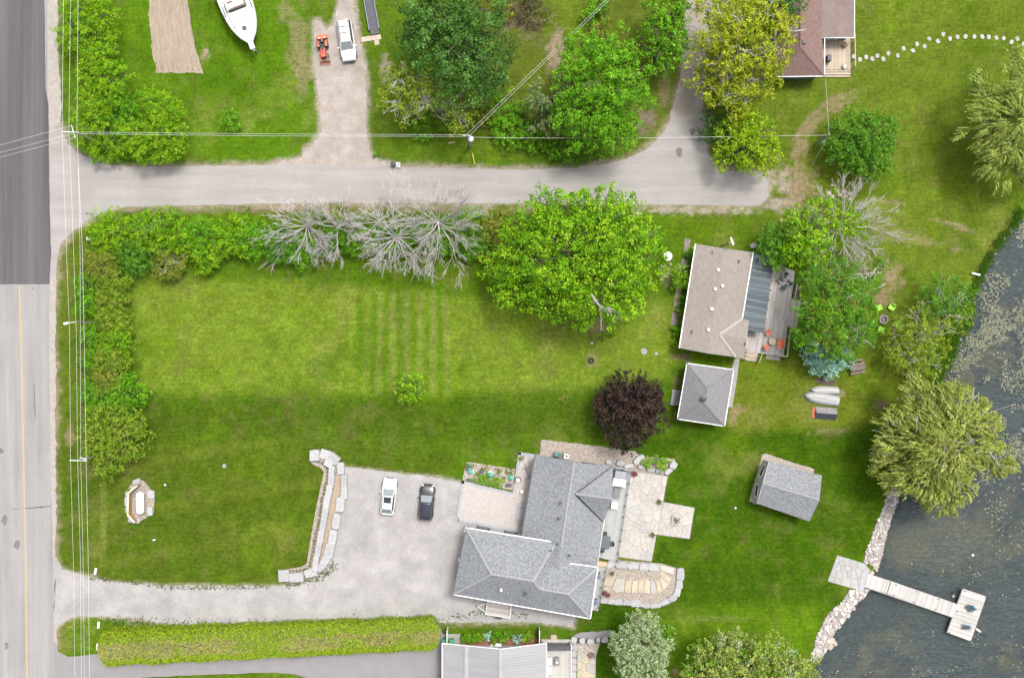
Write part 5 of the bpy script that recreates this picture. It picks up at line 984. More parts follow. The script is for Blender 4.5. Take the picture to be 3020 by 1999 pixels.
# -- tan cottage
def cottage():
    o = P(2110, 880); org = (o[0], o[1], 0); t = thing('cottage', 'long tan-shingled cottage with a dark lean-to roof on its lake side', 'cottage', org); e, r = 2.7, 3.5
    A, B, C_, D = (2051, 719, e), (2221, 744, e), (2169, 1053, e), (2003, 1026, e); RN, RS = (2137, 733, r), (2086, 1042, r)
    rf = roof(t, org, [[A, RN, RS, D], [RN, B, C_, RS], [(2122, 986, 3.28), (2189, 940, 2.74), (2209, 945, 2.74), (2203, 1000, 3.26)], [(2122, 986, 3.28), (2203, 1000, 3.26), (2194, 1058, 2.74), (2169, 1054, 2.74)]], M_SHT)
    lt = roof(t, org, [[(2220, 746, 2.62), (2284, 760, 2.3), (2252, 982, 2.3), (2186, 970, 2.62)]], M_LEANTO, .08, 'lean_to_roof')
    lb_ = MB()
    for k in range(34):
        u0, u1 = (k + .06) / 34, (k + .94) / 34; lb_.cm = R.randrange(3); g = lambda u: (P(2220 - 34 * u, 746 + 224 * u, 2.64), P(2284 - 32 * u, 760 + 222 * u, 2.32))
        (a0, c0), (a1, c1) = g(u0), g(u1); dz = R.uniform(.005, .03); lb_.slab([(q[0], q[1], q[2] + dz) for q in (a0, c0, c1, a1)], .03)
    lb_.build('roof_boards', [mat('slate_board_%d' % i_, c_, tuple(v * 1.5 for v in c_), 1.4, .8, .2, 8, fine=.15, stretch=(.5, 4, 1), rz=.15) for i_, c_ in enumerate([(.07, .088, .1), (.10, .12, .132), (.055, .07, .08)])], lt, org)['kind'] = 'stuff'
    trim(t, org, [(A, D)], M_WHITE, .12, .14); trim(t, org, [(B, (2189, 939, e))], M_WHITE, .12, .14, dz=.03)
    b = MB(); bar(b, P(2122, 986, 3.34), P(2189, 940, 2.8), .3, .05); bar(b, P(2122, 986, 3.34), P(2170, 1053, 2.8), .26, .05); b.build('valley_flashing', M_TANCAP, rf, org)
    b = MB()
    for k in range(8):
        u = (k + .5) / 8; a = P(2284 - 32 * u - 2, 762 + 220 * u, 0); b = MB(); b.box((a[0] - .3, a[1], 1.1), (.12, .12, 2.3)); b.build('porch_post', M_WOODW[0], t, org)
    w = walls(t, org, [A, RN, B, C_, RS, D], M_TANSID, .4); n = len(w)
    for i in range(n):
        a, c = w[i], w[(i + 1) % n]; L = math.hypot(c[0] - a[0], c[1] - a[1])
        for k in range(int(L / 3.2)): window(t, org, a, c, (k + .5) / int(L / 3.2), 1.3, 1.1, 1.0)
    ed = [(w[i], w[(i + 1) % n]) for i in range(n)]; a, c = min(ed, key=lambda q: q[0][0] + q[1][0] + (99 if math.hypot(q[0][0] - q[1][0], q[0][1] - q[1][1]) < 5 else 0)); door(t, org, a, c, .72)
    walls(t, org, [(2189, 940, 2.7), (2209, 945, 2.7), (2203, 1000, 3.2), (2194, 1058, 2.7), (2169, 1054, 2.7)], M_TANSID, .2)
    for x, y, s_ in ((2118, 796, .34), (2109, 852, .34), (2099, 911, .34), (2089, 972, .34)):
        q = P(x, y, 3.45); b = MB(); b.box((q[0], q[1], 3.45), (s_, s_, .34), -.15); b.build('roof_vent', M_WHITE, t, org)
    q = P(2130, 843, 3.45); b = MB(); b.lathe((q[0], q[1], 3.3), [(.1, 0), (.1, .3), (.2, .3), (.2, .4), (.05, .45)], 10); b.build('chimney_cap', M_WHITE, t, org)
    for x, y in ((2115, 755), (2101, 744), (2180, 771), (2041, 978), (2095, 953), (2108, 1014), (2197, 1015)):
        q = P(x, y, 3.2); b = MB(); b.box((q[0], q[1], 3.22), (.12, .4, .16), -.15); b.build('roof_vent', M_CHAR, t, org)
cottage()
def cottage_deck():
    o = P(2290, 900); org = (o[0], o[1], 0); t = thing('cottage_deck', 'weathered plank deck with wide steps on the lake side of the cottage', 'deck', org); z = .5
    polys = [PP([(2270, 770), (2345, 800), (2334, 880), (2325, 945), (2252, 945), (2235, 800)], z), PP([(2200, 945), (2325, 945), (2310, 1052), (2238, 1041), (2190, 1034)], z)]
    decking(t, org, polys, math.radians(81), M_WOODW, z)
    b = MB(); 
    for q in polys: b.prism(offset(q, .08), 0, z - .05)
    b.build('skirting', M_WOODW[2], t, org)
    for k in range(4):
        x0 = 7.5 * k; b = MB(); b.prism(PP([(2334 + x0, 881 + k), (2341 + x0, 882 + k), (2329 + x0, 964 + k), (2322 + x0, 963 + k)], .3), 0, .42 - .1 * k); b.build('step', M_WOODW[k % 3], t, org)
    for k in range(4):
        b = MB(); y0 = 6.5 * k; b.prism(PP([(2198 - k, 1036 + y0), (2236 - k, 1041 + y0), (2235 - k, 1046.5 + y0), (2197 - k, 1041.5 + y0)], .3), 0, .42 - .1 * k); b.build('step', M_WOODN[k % 3], t, org)
    for a, c in (((2342, 838), (2334, 880)), ((2322, 963), (2312, 1050)), ((2198, 1030), (2194, 1060)), ((2239, 1042), (2233, 1068)), ((2312, 1051), (2284, 1047))):
        A = Vector(P(*a)); B = Vector(P(*c)); b = MB(); bar(b, A + Vector((0, 0, 1.4)), B + Vector((0, 0, 1.4 if a[1] < 1020 else 1.0)), .1, .05); b.build('rail', M_WOODW[1] if a[0] > 2250 else M_WOODN[0], t, org)
        for k in range(4):
            q = A.lerp(B, k / 3); b = MB(); b.box((q.x, q.y, .68), (.08, .08, 1.36)); b.build('post', M_WOODW[0], t, org)
    b = MB(); b.prism(PP([(2259, 1045), (2301, 1051), (2298, 1063), (2257, 1058)]), 0, .14); b.build('landing_slab', M_CONC, t, org)
cottage_deck()
q = P(2353, 848); b = MB(); b.prism(PP([(2344, 840), (2370, 842), (2366, 880), (2337, 878)]), -.02, .12); struct(b.build('planting_soil', mat('dark_mulch', (0.07, 0.05, 0.04), (0.11, 0.08, 0.06), 4, .95, .5, 9)))
for k, poly in enumerate([[(2020, 703), (2037, 706), (2032, 735), (2015, 760)], [(2012, 762), (2030, 770), (2024, 790), (2005, 795)], [(1996, 840), (2012, 842), (2006, 880), (1990, 876)], [(1990, 878), (2005, 882), (2000, 920), (1986, 918)], [(1984, 920), (2002, 925), (1996, 960), (1978, 958)]]):
    struct(sheet('brick_walk', poly, .028, mat('worn_brick_paving', (0.17, 0.13, 0.12), (0.26, 0.215, 0.2), 3, .95, .4, 9, fine=.2), .02, .3))
# -- brown-roofed neighbour house
def brown_house():
    o = P(2400, 80); org = (o[0], o[1], 0); t = thing('brown_house', 'brown-shingled house with a corner deck, half under yellow trees', 'house', org); e, r = 2.6, 4.3
    D, C_ = (2283, 227, e), (2432, 225, e); R1 = (2362, 140, r)
    rf = roof(t, org, [[D, R1, C_], [(2283, 227, e), (2283, -160, e), (2360, -160, r), R1], [R1, (2360, -160, r), (2425, -160, 2.75), (2424, 113, 2.75), C_]], M_SHB)
    roof(t, org, [[(2423, 111, 2.72), (2423, -160, 2.72), (2520, -160, 2.45), (2520, 110, 2.45)]], M_SHBW, .12, 'porch_roof'); caps(rf, org, [[D, R1], [C_, R1], [R1, (2360, -160, r)]], M_SHB, .22, dz=.02)
    trim(t, org, [(D, C_), ((2432, 113, 2.6), C_), ((2520, -160, 2.5), (2520, 111, 2.5)), ((2423, 112, 2.6), (2520, 112, 2.5))], M_WHITE, .10, .12)
    w = walls(t, org, [(2283, -160, e), D, C_, (2430, 113, e), (2518, 113, 2.5), (2518, -160, 2.5)], M_GREENSID, .4); n = len(w)
    for i in range(n):
        a, c = w[i], w[(i + 1) % n]; L = math.hypot(c[0] - a[0], c[1] - a[1])
        for k in range(int(L / 3.0)): window(t, org, a, c, (k + .5) / int(L / 3.0), 1.2, 1.1, .95)
    q = P(2372, 125, 4.2); b = MB(); b.box((q[0], q[1], 4.1), (.4, .4, .5)); b.build('roof_vent', M_CHAR, t, org)
    z = .5; pl = PP([(2424, 105), (2508, 105), (2510, 206), (2424, 206)], z); dk = thing('corner_deck', 'pale plank deck in the notch of the brown-roofed house', 'deck', P(2470, 160)); do = dk.location
    decking(dk, do, [pl], math.radians(90), M_WOODN, z); b = MB(); b.prism(offset(pl, .06), 0, z - .05); b.build('skirting', M_WOODN[2], dk, do)
    for k in range(3): b = MB(); b.prism(PP([(2405 - 6 * (k == 2), 207 + 7 * k), (2509, 207 + 7 * k), (2509, 213 + 7 * k), (2405 - 6 * (k == 2), 213 + 7 * k)], .3), 0, .40 - .12 * k); b.build('step', M_WOODN[k], dk, do)
    for a, c in (((2509, 112), (2511, 206)),):
        b = MB(); bar(b, P(*a)[:2] + (1.4,), P(*c)[:2] + (1.4,), .1, .06); b.build('rail', M_WOODN[1], dk, do)
        for k in range(5): q = Vector(P(*a)).lerp(Vector(P(*c)), k / 4); b = MB(); b.box((q.x, q.y, .7), (.09, .09, 1.4)); b.build('post', M_WOODN[0], dk, do)
brown_house()
# -- metal-roofed house at the south edge
def metal_house():
    o = P(1460, 1990); org = (o[0], o[1], 0); t = thing('metal_roof_house', 'house with a pale ribbed metal roof beside the asphalt drive', 'house', org); e, r = 3.0, 5.1
    A, B = (1304, 1896, e), (1612, 1896, e); RN = (1477, 1913, r); yb = 2300
    rf = roof(t, org, [[A, RN, (1474, yb, r), (1304, yb, e)], [RN, B, (1612, yb, e), (1474, yb, r)]], M_METAL, .1)
    b = MB()
    for k in range(46):                                             # standing ribs across both slopes
        y = 1901 + k * 8.6
        for (xa, za), (xb, zb) in (((1306, e), (1476, r)), ((1478, r), (1611, e))):
            dy = 15 if True else 0; f = lambda x, z_: (y + (z_ - e) / (r - e) * 16)
            bar(b, P(xa, f(xa, za), za + .03), P(xb, f(xb, zb), zb + .03), .06, .05)
    b.build('roof_ribs', M_METAL, rf, org)['kind'] = 'stuff'
    b = MB(); bar(b, P(1477, 1914, r + .05), P(1474, yb, r + .05), .45, .05); b.build('ridge_cap', M_METAL, rf, org); b = MB(); bar(b, P(1376, 1905, 3.95), P(1374, yb, 3.95), .5, .05); b.build('batten', M_METAL, rf, org)
    trim(t, org, [(A, (1304, yb, e)), (B, (1612, yb, e))], M_WHITE, .1, .14); trim(t, org, [(A, RN), (RN, B)], M_WHITE, .08, .16, 'bargeboard')
    w = walls(t, org, [(1304, 1918, e), (1477, 1936, r), (1612, 1918, e), (1612, yb, e), (1304, yb, e)], M_SIDING, .3); n = len(w)
    for i in range(n):
        a, c = w[i], w[(i + 1) % n]; L = math.hypot(c[0] - a[0], c[1] - a[1])
        for k in range(int(L / 3.4)): window(t, org, a, c, (k + .5) / int(L / 3.4), 1.3, 1.2, .9)
metal_house()
# ---------------------------------------------------------------- garden stonework
F4 = lambda zx, zy: (800 + zx / 3.825, 1310 + zy / 3.825)
def retaining_wall():
    o = P(930, 1500); org = (o[0], o[1], 0); t = thing('retaining_wall', 'S-shaped double row of pale limestone blocks beside the gravel yard', 'wall', org)
    out = [(440, 120), (440, 190), (480, 228), (555, 258), (598, 305), (566, 450), (511, 700), (441, 1100), (403, 1340), (345, 1375), (150, 1410), (130, 1490), (300, 1500), (440, 1470), (590, 1370), (690, 1240), (745, 960), (800, 720), (840, 480), (810, 300), (770, 200), (600, 100)]
    b = MB(); b.prism(PP([F4(*q) for q in out]), -.05, .22); b.build('pebble_bed', M_PEBBLE, t, org)
    M_BED = mat('brown_bark_bed', (0.30, 0.225, 0.15), (0.40, 0.32, 0.24), 4, .95, .5, 9, fine=.2)
    b = MB(); b.prism(PP([F4(*q) for q in [(730, 340), (800, 340), (800, 560), (760, 640), (720, 900), (660, 1090), (610, 1230), (560, 1330), (570, 1200), (620, 960), (670, 700), (710, 500)]]), 0, .25); b.build('bark_bed', M_BED, t, org)
    rows = [[(620, 115, 64, 50, .3), (715, 160, 66, 48, .7), (790, 265, 42, 62, 0), (828, 405, 36, 64, 0), (828, 540, 40, 68, .08), (785, 670, 50, 74, .12), (742, 860, 46, 82, .15), (700, 1040, 48, 80, .15), (662, 1190, 56, 76, .2), (612, 1310, 46, 66, .55), (565, 1375, 40, 50, .8)],
            [(500, 118, 72, 56, 0), (660, 205, 60, 42, .5), (690, 300, 40, 60, .1), (685, 410, 44, 64, .1), (662, 520, 44, 62, .12), (635, 640, 46, 72, .12), (615, 780, 44, 74, .12), (592, 905, 42, 66, .15), (566, 1035, 42, 70, .15), (542, 1170, 42, 76, .15), (512, 1330, 38, 84, .12)],
            [(455, 1440, 78, 44, -.25 * -1), (290, 1490, 82, 48, .08), (150, 1475, 64, 62, 0)]]
    for k, row in enumerate(rows):
        for j, (zx, zy, rx, ry, a) in enumerate(row):
            x, y = P2(*F4(zx, zy)); rr = random.Random(j * 7 + k * 100); rx, ry = rx / 3.825 / S * (.84 if k == 1 else 1), ry / 3.825 / S
            pts = [(sx * rx * rr.uniform(.9, 1.06), sy * ry * rr.uniform(1.0, 1.14)) for sx, sy in ((-1, -.5), (-.9, -1), (0, -1.02), (.9, -1), (1, -.4), (1, .5), (.85, 1), (-.1, 1.03), (-.95, .95), (-1, .3))]
            a2 = -a if k < 2 else a; ca, sa = math.cos(a2), math.sin(a2); q = [(x + u * ca - v * sa, y + u * sa + v * ca) for u, v in pts]
            h = (.55 if k == 0 else .75 if k == 1 else .5) + rr.uniform(-.05, .05); b = MB(); b.prism(q, -.05, h, .05); ob = b.build('block', M_LIMESTONE, t, (x, y, 0)); ob.location = (x - org[0], y - org[1], 0)
    dots = [(500, 180), (545, 190), (580, 210), (615, 235), (638, 268), (645, 310), (640, 350), (630, 390), (625, 430), (615, 470), (605, 510), (598, 550), (583, 595), (575, 635), (570, 675), (563, 715), (558, 755), (552, 795), (543, 850), (537, 885), (530, 920), (520, 960), (512, 1000), (505, 1040), (497, 1080), (490, 1120), (483, 1160), (475, 1200), (465, 1250), (457, 1290), (447, 1325), (440, 1365), (405, 1395), (375, 1410), (335, 1412), (295, 1420), (255, 1420), (212, 1425)]
    for zx, zy in dots:
        x, y = P2(*F4(zx, zy)); n = 46; a = rng.random(n) * 6.283; l = rng.uniform(.12, .26, n); bs = np.stack([x + np.cos(a) * .04, y + np.sin(a) * .04, np.full(n, .21)], 1); d = np.stack([np.cos(a) * .8, np.sin(a) * .8, rng.uniform(.3, 1, n)], 1); s_ = np.stack([-np.sin(a), np.cos(a), 0 * a], 1) * .022
        Q = np.stack([bs, bs + d * (l * .5)[:, None] - s_, bs + d * l[:, None], bs + d * (l * .5)[:, None] + s_], 1); pa = np.array(PAL['brown'] + PAL['olive'])
        tag(quad_mesh('grass_tuft', Q, pa[rng.integers(0, len(pa), n)] * .9, LEAF, None, (x, y, .21)), 'small olive grass tuft in the row along the limestone wall', 'plant', 'grass tufts along the limestone wall')
retaining_wall()
# propane tank enclosure
F5 = lambda zx, zy: (340 + zx / 9.225, 1390 + zy / 9.225)
q = P(420, 1480); org = (q[0], q[1], 0); t = thing('propane_tank', 'white capsule-shaped propane tank inside a low plank screen', 'tank', org, math.radians(91))
b = MB(); prof = [(-1.42, .02), (-1.40, .16), (-1.32, .32), (-1.18, .44), (-1.0, .49), (1.0, .49), (1.18, .44), (1.32, .32), (1.40, .16), (1.42, .02)]
b.loft([[(x, r * math.cos(j / 18 * 6.283), .72 + r * math.sin(j / 18 * 6.283)) for j in range(18)] for x, r in prof]); b.build('shell', mat('white_tank_paint', (.75, .75, .76), (.78, .78, .79), 1, .35), t, smooth=True)
for x in (-.8, .8): b = MB(); b.box((x, 0, .14), (.18, .7, .3)); b.build('foot', M_CONC, t)
b = MB(); b.lathe((0, 0, 1.16), [(.16, 0), (.16, .16), (.12, .2), (.02, .21)], 12); b.build('valve_dome', M_WHITE, t)
ts = thing('plank_screen', 'three-sided honey-coloured plank screen around the propane tank', 'screen', org); M_HON = [mat('honey_cedar_%d' % i, c, tuple(v * 1.15 for v in c), 1.5, .75, fine=.08) for i, c in enumerate([(.38, .24, .10), (.43, .28, .13), (.33, .21, .09)])]
for a, c in (((420, 560), (660, 360)), ((420, 560), (405, 1150)), ((405, 1150), (590, 1360))):
    A = Vector(P(*F5(*a), .5)); B = Vector(P(*F5(*c), .5)); A.z = B.z = 0
    for k in range(6): bb = MB(); bar(bb, A + Vector((0, 0, .12 + .2 * k)), B + Vector((0, 0, .12 + .2 * k)), .05, .18); bb.build('plank', M_HON[k % 3], ts, org)
    bb = MB(); bar(bb, A + Vector((0, 0, 1.25)), B + Vector((0, 0, 1.25)), .18, .05); bb.build('cap_board', mat('pale_cap_board', (.58, .48, .34), (.62, .53, .4), 2, .7), ts, org)
struct(sheet('tank_gravel_pad', [F5(*q) for q in [(330, 480), (560, 210), (760, 250), (1060, 600), (1040, 1120), (700, 1330), (560, 1420), (330, 1250), (270, 800)]], .05, M_PEBBLE, .04, .3))
for k, (zx, zy, rx, ry, a, lb) in enumerate([(600, 270, 120, 75, .3, 'grey slab at the north tip of the tank enclosure'), (980, 620, 115, 125, 0, 'grey slab beside the tank, lawn side'), (960, 1080, 85, 130, 0, 'grey slab at the south-east of the tank'), (520, 1320, 180, 85, -.2, 'grey slab at the south tip of the tank enclosure'), (330, 820, 60, 150, 0, 'long grey slab behind the plank screen'), (340, 600, 55, 90, .1, 'grey slab behind the screen, north end'), (330, 1030, 50, 80, 0, 'small grey slab behind the screen, south end')]):
    b, c = boulder(*F5(zx, zy), rx / 9.225 / S, ry / 9.225 / S, .28, a, 8, k); tag(b.build('rock_slab', M_LIMESTONE, None, c), lb, 'rock')
for zx, zy, lb in ((355, 510, 'tiny lime tuft at the north end of the tank screen'), (310, 1100, 'tiny lime tuft at the south end of the tank screen')): shrub('weed_tuft', lb, *F5(zx, zy), 6, .35, 'lime', 'plant', leaf=.1, clump=.12)
# stone landing at the dock
q = P(2510, 1690); org = (q[0], q[1], 0); t = thing('stone_landing', 'square flagstone landing at the head of the dock', 'landing', org)
ln = [(2468, 1636), (2548, 1660), (2556, 1667), (2535, 1738), (2520, 1736), (2440, 1713)]; b = MB(); b.prism(PP(ln), -.3, .06); b.build('joint_bed', M_MORTAR, t, org); slabs(t, org, voronoi(PP(ln), 26, .04, 1, 8), [M_FLAGG], -.1, .1)
b = MB(); b.prism(PP([(2555, 1668), (2566, 1680), (2545, 1744), (2530, 1738), (2536, 1715), (2542, 1690)]), -.5, .14, .03); b.build('edge_block', M_LIMESTONE, t, org)
# riprap shore
def revetment(label, inland, water, n, seed):
    struct(sheet('riprap_bed', list(inland) + list(water)[::-1], .03, M_PEBBLE, .05, .3))
    rr = np.random.default_rng(seed); I = np.array([P2(*q) for q in inland]); W = np.array([P2(*q) for q in water]); org = (I[0][0], I[0][1], 0); t = thing('stone_revetment', label, 'rock wall', org)
    pts = []; rad = []
    for k in range(n * 9):
        u = rr.random() * (len(I) - 1); i = int(u); f = u - i; v = rr.random(); a = I[i] + (I[i + 1] - I[i]) * f; c = W[i] + (W[i + 1] - W[i]) * f; p = a + (c - a) * (v * 1.06); r = float(rr.choice([.13, .17, .21, .26, .33, .42], p=[.24, .27, .23, .14, .09, .03]))
        if all((p[0] - q[0]) ** 2 + (p[1] - q[1]) ** 2 > ((r + s_) * .62) ** 2 for q, s_ in zip(pts, rad)): pts.append((p[0], p[1], .02 if v < .8 else .02 - 1.2 * (v - .8))); rad.append(r)
        if len(pts) >= n: break
    mats = [mat('shore_stone_%d' % j, c, tuple(v * 1.25 for v in c), 3, .9, .4, 8, rand=.15) for j, c in enumerate([(.36, .335, .31), (.45, .425, .40), (.29, .265, .245), (.40, .345, .32), (.52, .50, .48)])]
    order = np.argsort(rad)[::-1]; rest = MB()
    for c, i in enumerate(order):
        x, y, z = pts[i]; r = rad[i]; g = random.Random(int(i) + seed * 1000); m_ = 7; pr = [g.uniform(.75, 1.15) for _ in range(m_)]; ax = g.uniform(.75, 1.15); a0 = g.uniform(0, 6.28)
        ring = lambda k, zz: [(x + pr[j] * r * k * math.cos(a0 + 6.283 * j / m_) * ax, y + pr[j] * r * k * math.sin(a0 + 6.283 * j / m_), z + zz) for j in range(m_)]
        secs = [ring(.8, -.35), ring(1, r * .15), ring(.85, r * .5), ring(.45, r * .68 + g.uniform(-.03, .03))]
        if c < 150: b = MB(); b.loft(secs); ob = b.build('stone', mats[g.randrange(5)], t, (x, y, z)); ob.location = (x - org[0], y - org[1], z)
        else: rest.cm = g.randrange(5); rest.loft(secs)
    if rest.v: rest.build('small_stones', mats, t, org)['kind'] = 'stuff'
revetment('band of pale riprap stones on the shore between the dock and the willow', [(2628, 1425), (2614, 1469), (2602, 1503), (2585, 1543), (2571, 1584), (2555, 1621), (2548, 1656)], [(2658, 1432), (2647, 1475), (2634, 1512), (2621, 1552), (2610, 1595), (2601, 1632), (2590, 1672)], 520, 3)
revetment('band of pale riprap stones on the shore south of the dock', [(2520, 1738), (2504, 1745), (2477, 1780), (2443, 1810), (2426, 1841), (2409, 1875), (2402, 1908), (2389, 1945)], [(2565, 1738), (2548, 1757), (2518, 1790), (2488, 1834), (2462, 1862), (2450, 1880), (2438, 1915), (2412, 1955)], 560, 4)
for k, (x, y, r) in enumerate([(2583, 1672, 9), (2572, 1690, 8), (2586, 1680, 6), (2452, 1890, 12), (2450, 1908, 9), (2463, 1898, 8), (2548, 1742, 9), (2545, 1760, 7), (2516, 1792, 9)]):
    b, c = boulder(x, y, r / S, r / S * .85, .32, k, 8, k, -.5); c = (c[0], c[1], 0); ob = b.build('shore_boulder', mat('tan_boulder', (.36, .30, .25), (.46, .40, .34), 3, .9, .4, 8, rand=.15), None, c); ob.location.z = -.3; tag(ob, 'rounded tan boulder at the water edge by the riprap', 'boulder', 'boulders at the foot of the riprap')
for k, (x, y, r) in enumerate([(2933, 750, 5), (2960, 705, 5), (2905, 812, 5), (2832, 1000, 5), (2795, 1078, 4), (2980, 680, 7), (2880, 865, 4)]):
    b, c = boulder(x, y, r / S, r / S * .8, .3, k, 7, k + 50, -.4); ob = b.build('bank_stone', M_LIMESTONE, None, c); ob.location.z = -.15; tag(ob, 'pale stone on the grassy north bank of the lake', 'stone', 'stones along the grassy bank')
# ---------------------------------------------------------------- dock and lake things
M_DOCK = [mat('dock_boards_%d' % i, c, tuple(v * 1.12 for v in c), 1.5, .8, .1, 12, fine=.06) for i, c in enumerate([(.44, .42, .40), (.49, .47, .45), (.37, .35, .335)])]
q = P(2700, 1750); org = (q[0], q[1], 0); t = thing('dock', 'pale plank T-shaped dock reaching into the lake', 'dock', org); z = .18; ax = math.atan2(-(1800 - 1711), 2818 - 2556)
decking(t, org, [PP([(2561, 1692), (2626, 1712), (2615, 1749), (2551, 1730)], z)], ax + math.pi / 2, M_DOCK, z, .15, .012); decking(t, org, [PP([(2629, 1713), (2825, 1782), (2811, 1820), (2617, 1750)], z)], ax + math.pi / 2, M_DOCK, z, .15, .012); decking(t, org, [PP([(2840, 1736), (2908, 1759), (2863, 1889), (2794, 1864)], z)], ax, M_DOCK, z, .15, .012)
for ln in ([(2561, 1692), (2825, 1782)], [(2551, 1730), (2811, 1820)], [(2840, 1736), (2908, 1759)], [(2908, 1759), (2863, 1889)], [(2863, 1889), (2794, 1864)], [(2794, 1864), (2840, 1736)]): b = MB(); bar(b, P(*ln[0], z), P(*ln[1], z), .1, .2, -.13); b.build('side_beam', M_WOODW[2], t, org)
for x, y in ((2640, 1722), (2634, 1752), (2700, 1742), (2693, 1774), (2765, 1764), (2756, 1795), (2843, 1740), (2905, 1760), (2862, 1885), (2797, 1862), (2885, 1824), (2820, 1800)): w = P(x, y, 0); b = MB(); b.tube([(w[0], w[1], -1.3), (w[0], w[1], .42)], .05, 8); b.build('pile', M_CHAR, t, org)
def sling_chair(name, label, px, py, zb, ang, ms, mf, w=.6, group=None, back=.6, cat='chair', arms=True, mb=None):
    t = thing(name, label, cat, P(px, py, zb), ang, group); s_ = w / 2
    b = MB(); b.box((0.02, 0, .36), (.5, w - .06, .06), 0, .08); b.build('seat', ms, t); b = MB(); b.box((-.32, 0, .36 + back / 2), (.07, w - .04, back), 0, -.35); b.build('backrest', mb or ms, t)
    for sx in (-.24, .24):
        for sy in (-s_, s_): b = MB(); b.box((sx, sy * .95, .18), (.05, .05, .36)); b.build('leg', mf, t)
    if arms:
        for sy in (-s_, s_): b = MB(); b.box((-.03, sy, .56), (.58, .09, .035)); b.build('armrest', mf, t)
    return t
M_BLUE = mat('sky_blue_plastic', (.12, .36, .52), (.16, .42, .58), 3, .5)
sling_chair('deck_chair', 'blue and dark deck chair nearer the dock walkway', 2856, 1791, .18, math.radians(-140), M_CHAR, M_CHAR, .8, None, .75, mb=M_BLUE); sling_chair('deck_chair', 'blue and dark deck chair at the far end of the dock', 2847, 1846, .18, math.radians(-95), M_CHAR, M_CHAR, .8, None, .75, mb=M_BLUE)
for lb, x, y in (('white mooring buoy floating alone off the dock', 2869, 1637), ('white float tied beside the dock corner', 2812, 1757)): w = P(x, y, -.3); bt = thing('buoy', lb, 'buoy', (w[0], w[1], WATER_Z)); b = MB(); b.lathe((0, 0, -.12), [(.05, 0), (.15, .06), (.19, .17), (.17, .28), (.08, .36), (.03, .4)], 12); b.build('float', M_WHITE, bt, smooth=True); b = MB(); b.lathe((0, 0, .26), [(.03, 0), (.03, .08)], 6); b.build('ring', M_BLUE, bt)
w = P(2887, 1859, -.2); bt = thing('fender', 'long white and blue fender floating at the dock end', 'fender', (w[0], w[1], WATER_Z), math.radians(-35)); b = MB(); b.loft([[(x, r * math.cos(j / 10 * 6.283), .05 + r * math.sin(j / 10 * 6.283)) for j in range(10)] for x, r in ((-.42, .03), (-.36, .11), (.3, .12), (.38, .08))]); b.build('body', M_WHITE, bt, smooth=True); b = MB(); b.loft([[(x, r * math.cos(j / 10 * 6.283), .05 + r * math.sin(j / 10 * 6.283)) for j in range(10)] for x, r in ((.30, .125), (.38, .12), (.46, .03))]); b.build('tip', M_BLUE, bt)
w = P(2815, 1752, -.3); bt = thing('dock_ladder', 'small black ladder rail in the water by the dock corner', 'ladder', (w[0], w[1], WATER_Z), .5); b = MB(); b.tube([(-.2, 0, -.5), (-.2, 0, .5), (.2, 0, .55)], .04, 6); b.build('rail', M_BLACK, bt); b = MB(); b.tube([(-.2, .3, -.5), (-.2, .3, .5), (.2, .3, .55)], .04, 6); b.build('rail', M_BLACK, bt)
for k in range(3): b = MB(); b.tube([(-.2, 0, -.3 + .25 * k), (-.2, .3, -.3 + .25 * k)], .03, 6); b.build('rung', M_BLACK, bt)
# lily pads, thousands
def lily():
    n0 = 90000; x = rng.uniform(2400, 3120, n0); y = rng.uniform(560, 2040, n0); X = (x - CX) / S; Y = (CY - y) / S; d = sdist(X, Y, LAKE); c1 = fbm(X, Y, 2.6, 60); c2 = fbm(X, Y, 11, 63)
    dens = sstep(.0, -1.2, d) * (sstep(.36, .6, c1) * (.3 + 1.2 * sstep(.3, .65, c2)) * sstep(1580, 1350, y) * sstep(2640, 2860, x + .12 * (1200 - y)) + .10 * sstep(.55, .7, c1) * sstep(2640, 2980, x) * sstep(1300, 1500, y) + .05 * sstep(1850, 1950, y) * sstep(.5, .6, c1))
    k = rng.random(n0) < dens * .8; X = X[k]; Y = Y[k]; n = len(X); r = rng.uniform(.055, .15, n); a = rng.random(n) * 6.283; z = np.full(n, WATER_Z + .012) + rng.uniform(0, .012, n); Q = []; pts = []
    for j in range(6): rr = r * rng.uniform(.75, 1.15, n); pts.append(np.stack([X + rr * np.cos(a + j * 1.047), Y + rr * np.sin(a + j * 1.047) * .85, z], 1))
    Q = np.concatenate([np.stack([pts[0], pts[1], pts[2], pts[3]], 1), np.stack([pts[0], pts[3], pts[4], pts[5]], 1)]); pa = np.array([(.165, .175, .115), (.20, .205, .14), (.135, .15, .085), (.215, .205, .15)]); c = pa[rng.integers(0, 4, n)] * rng.uniform(.8, 1.15, (n, 1)); return stuff(quad_mesh('lily_pads', Q, np.concatenate([c, c]), LEAF))
lily()
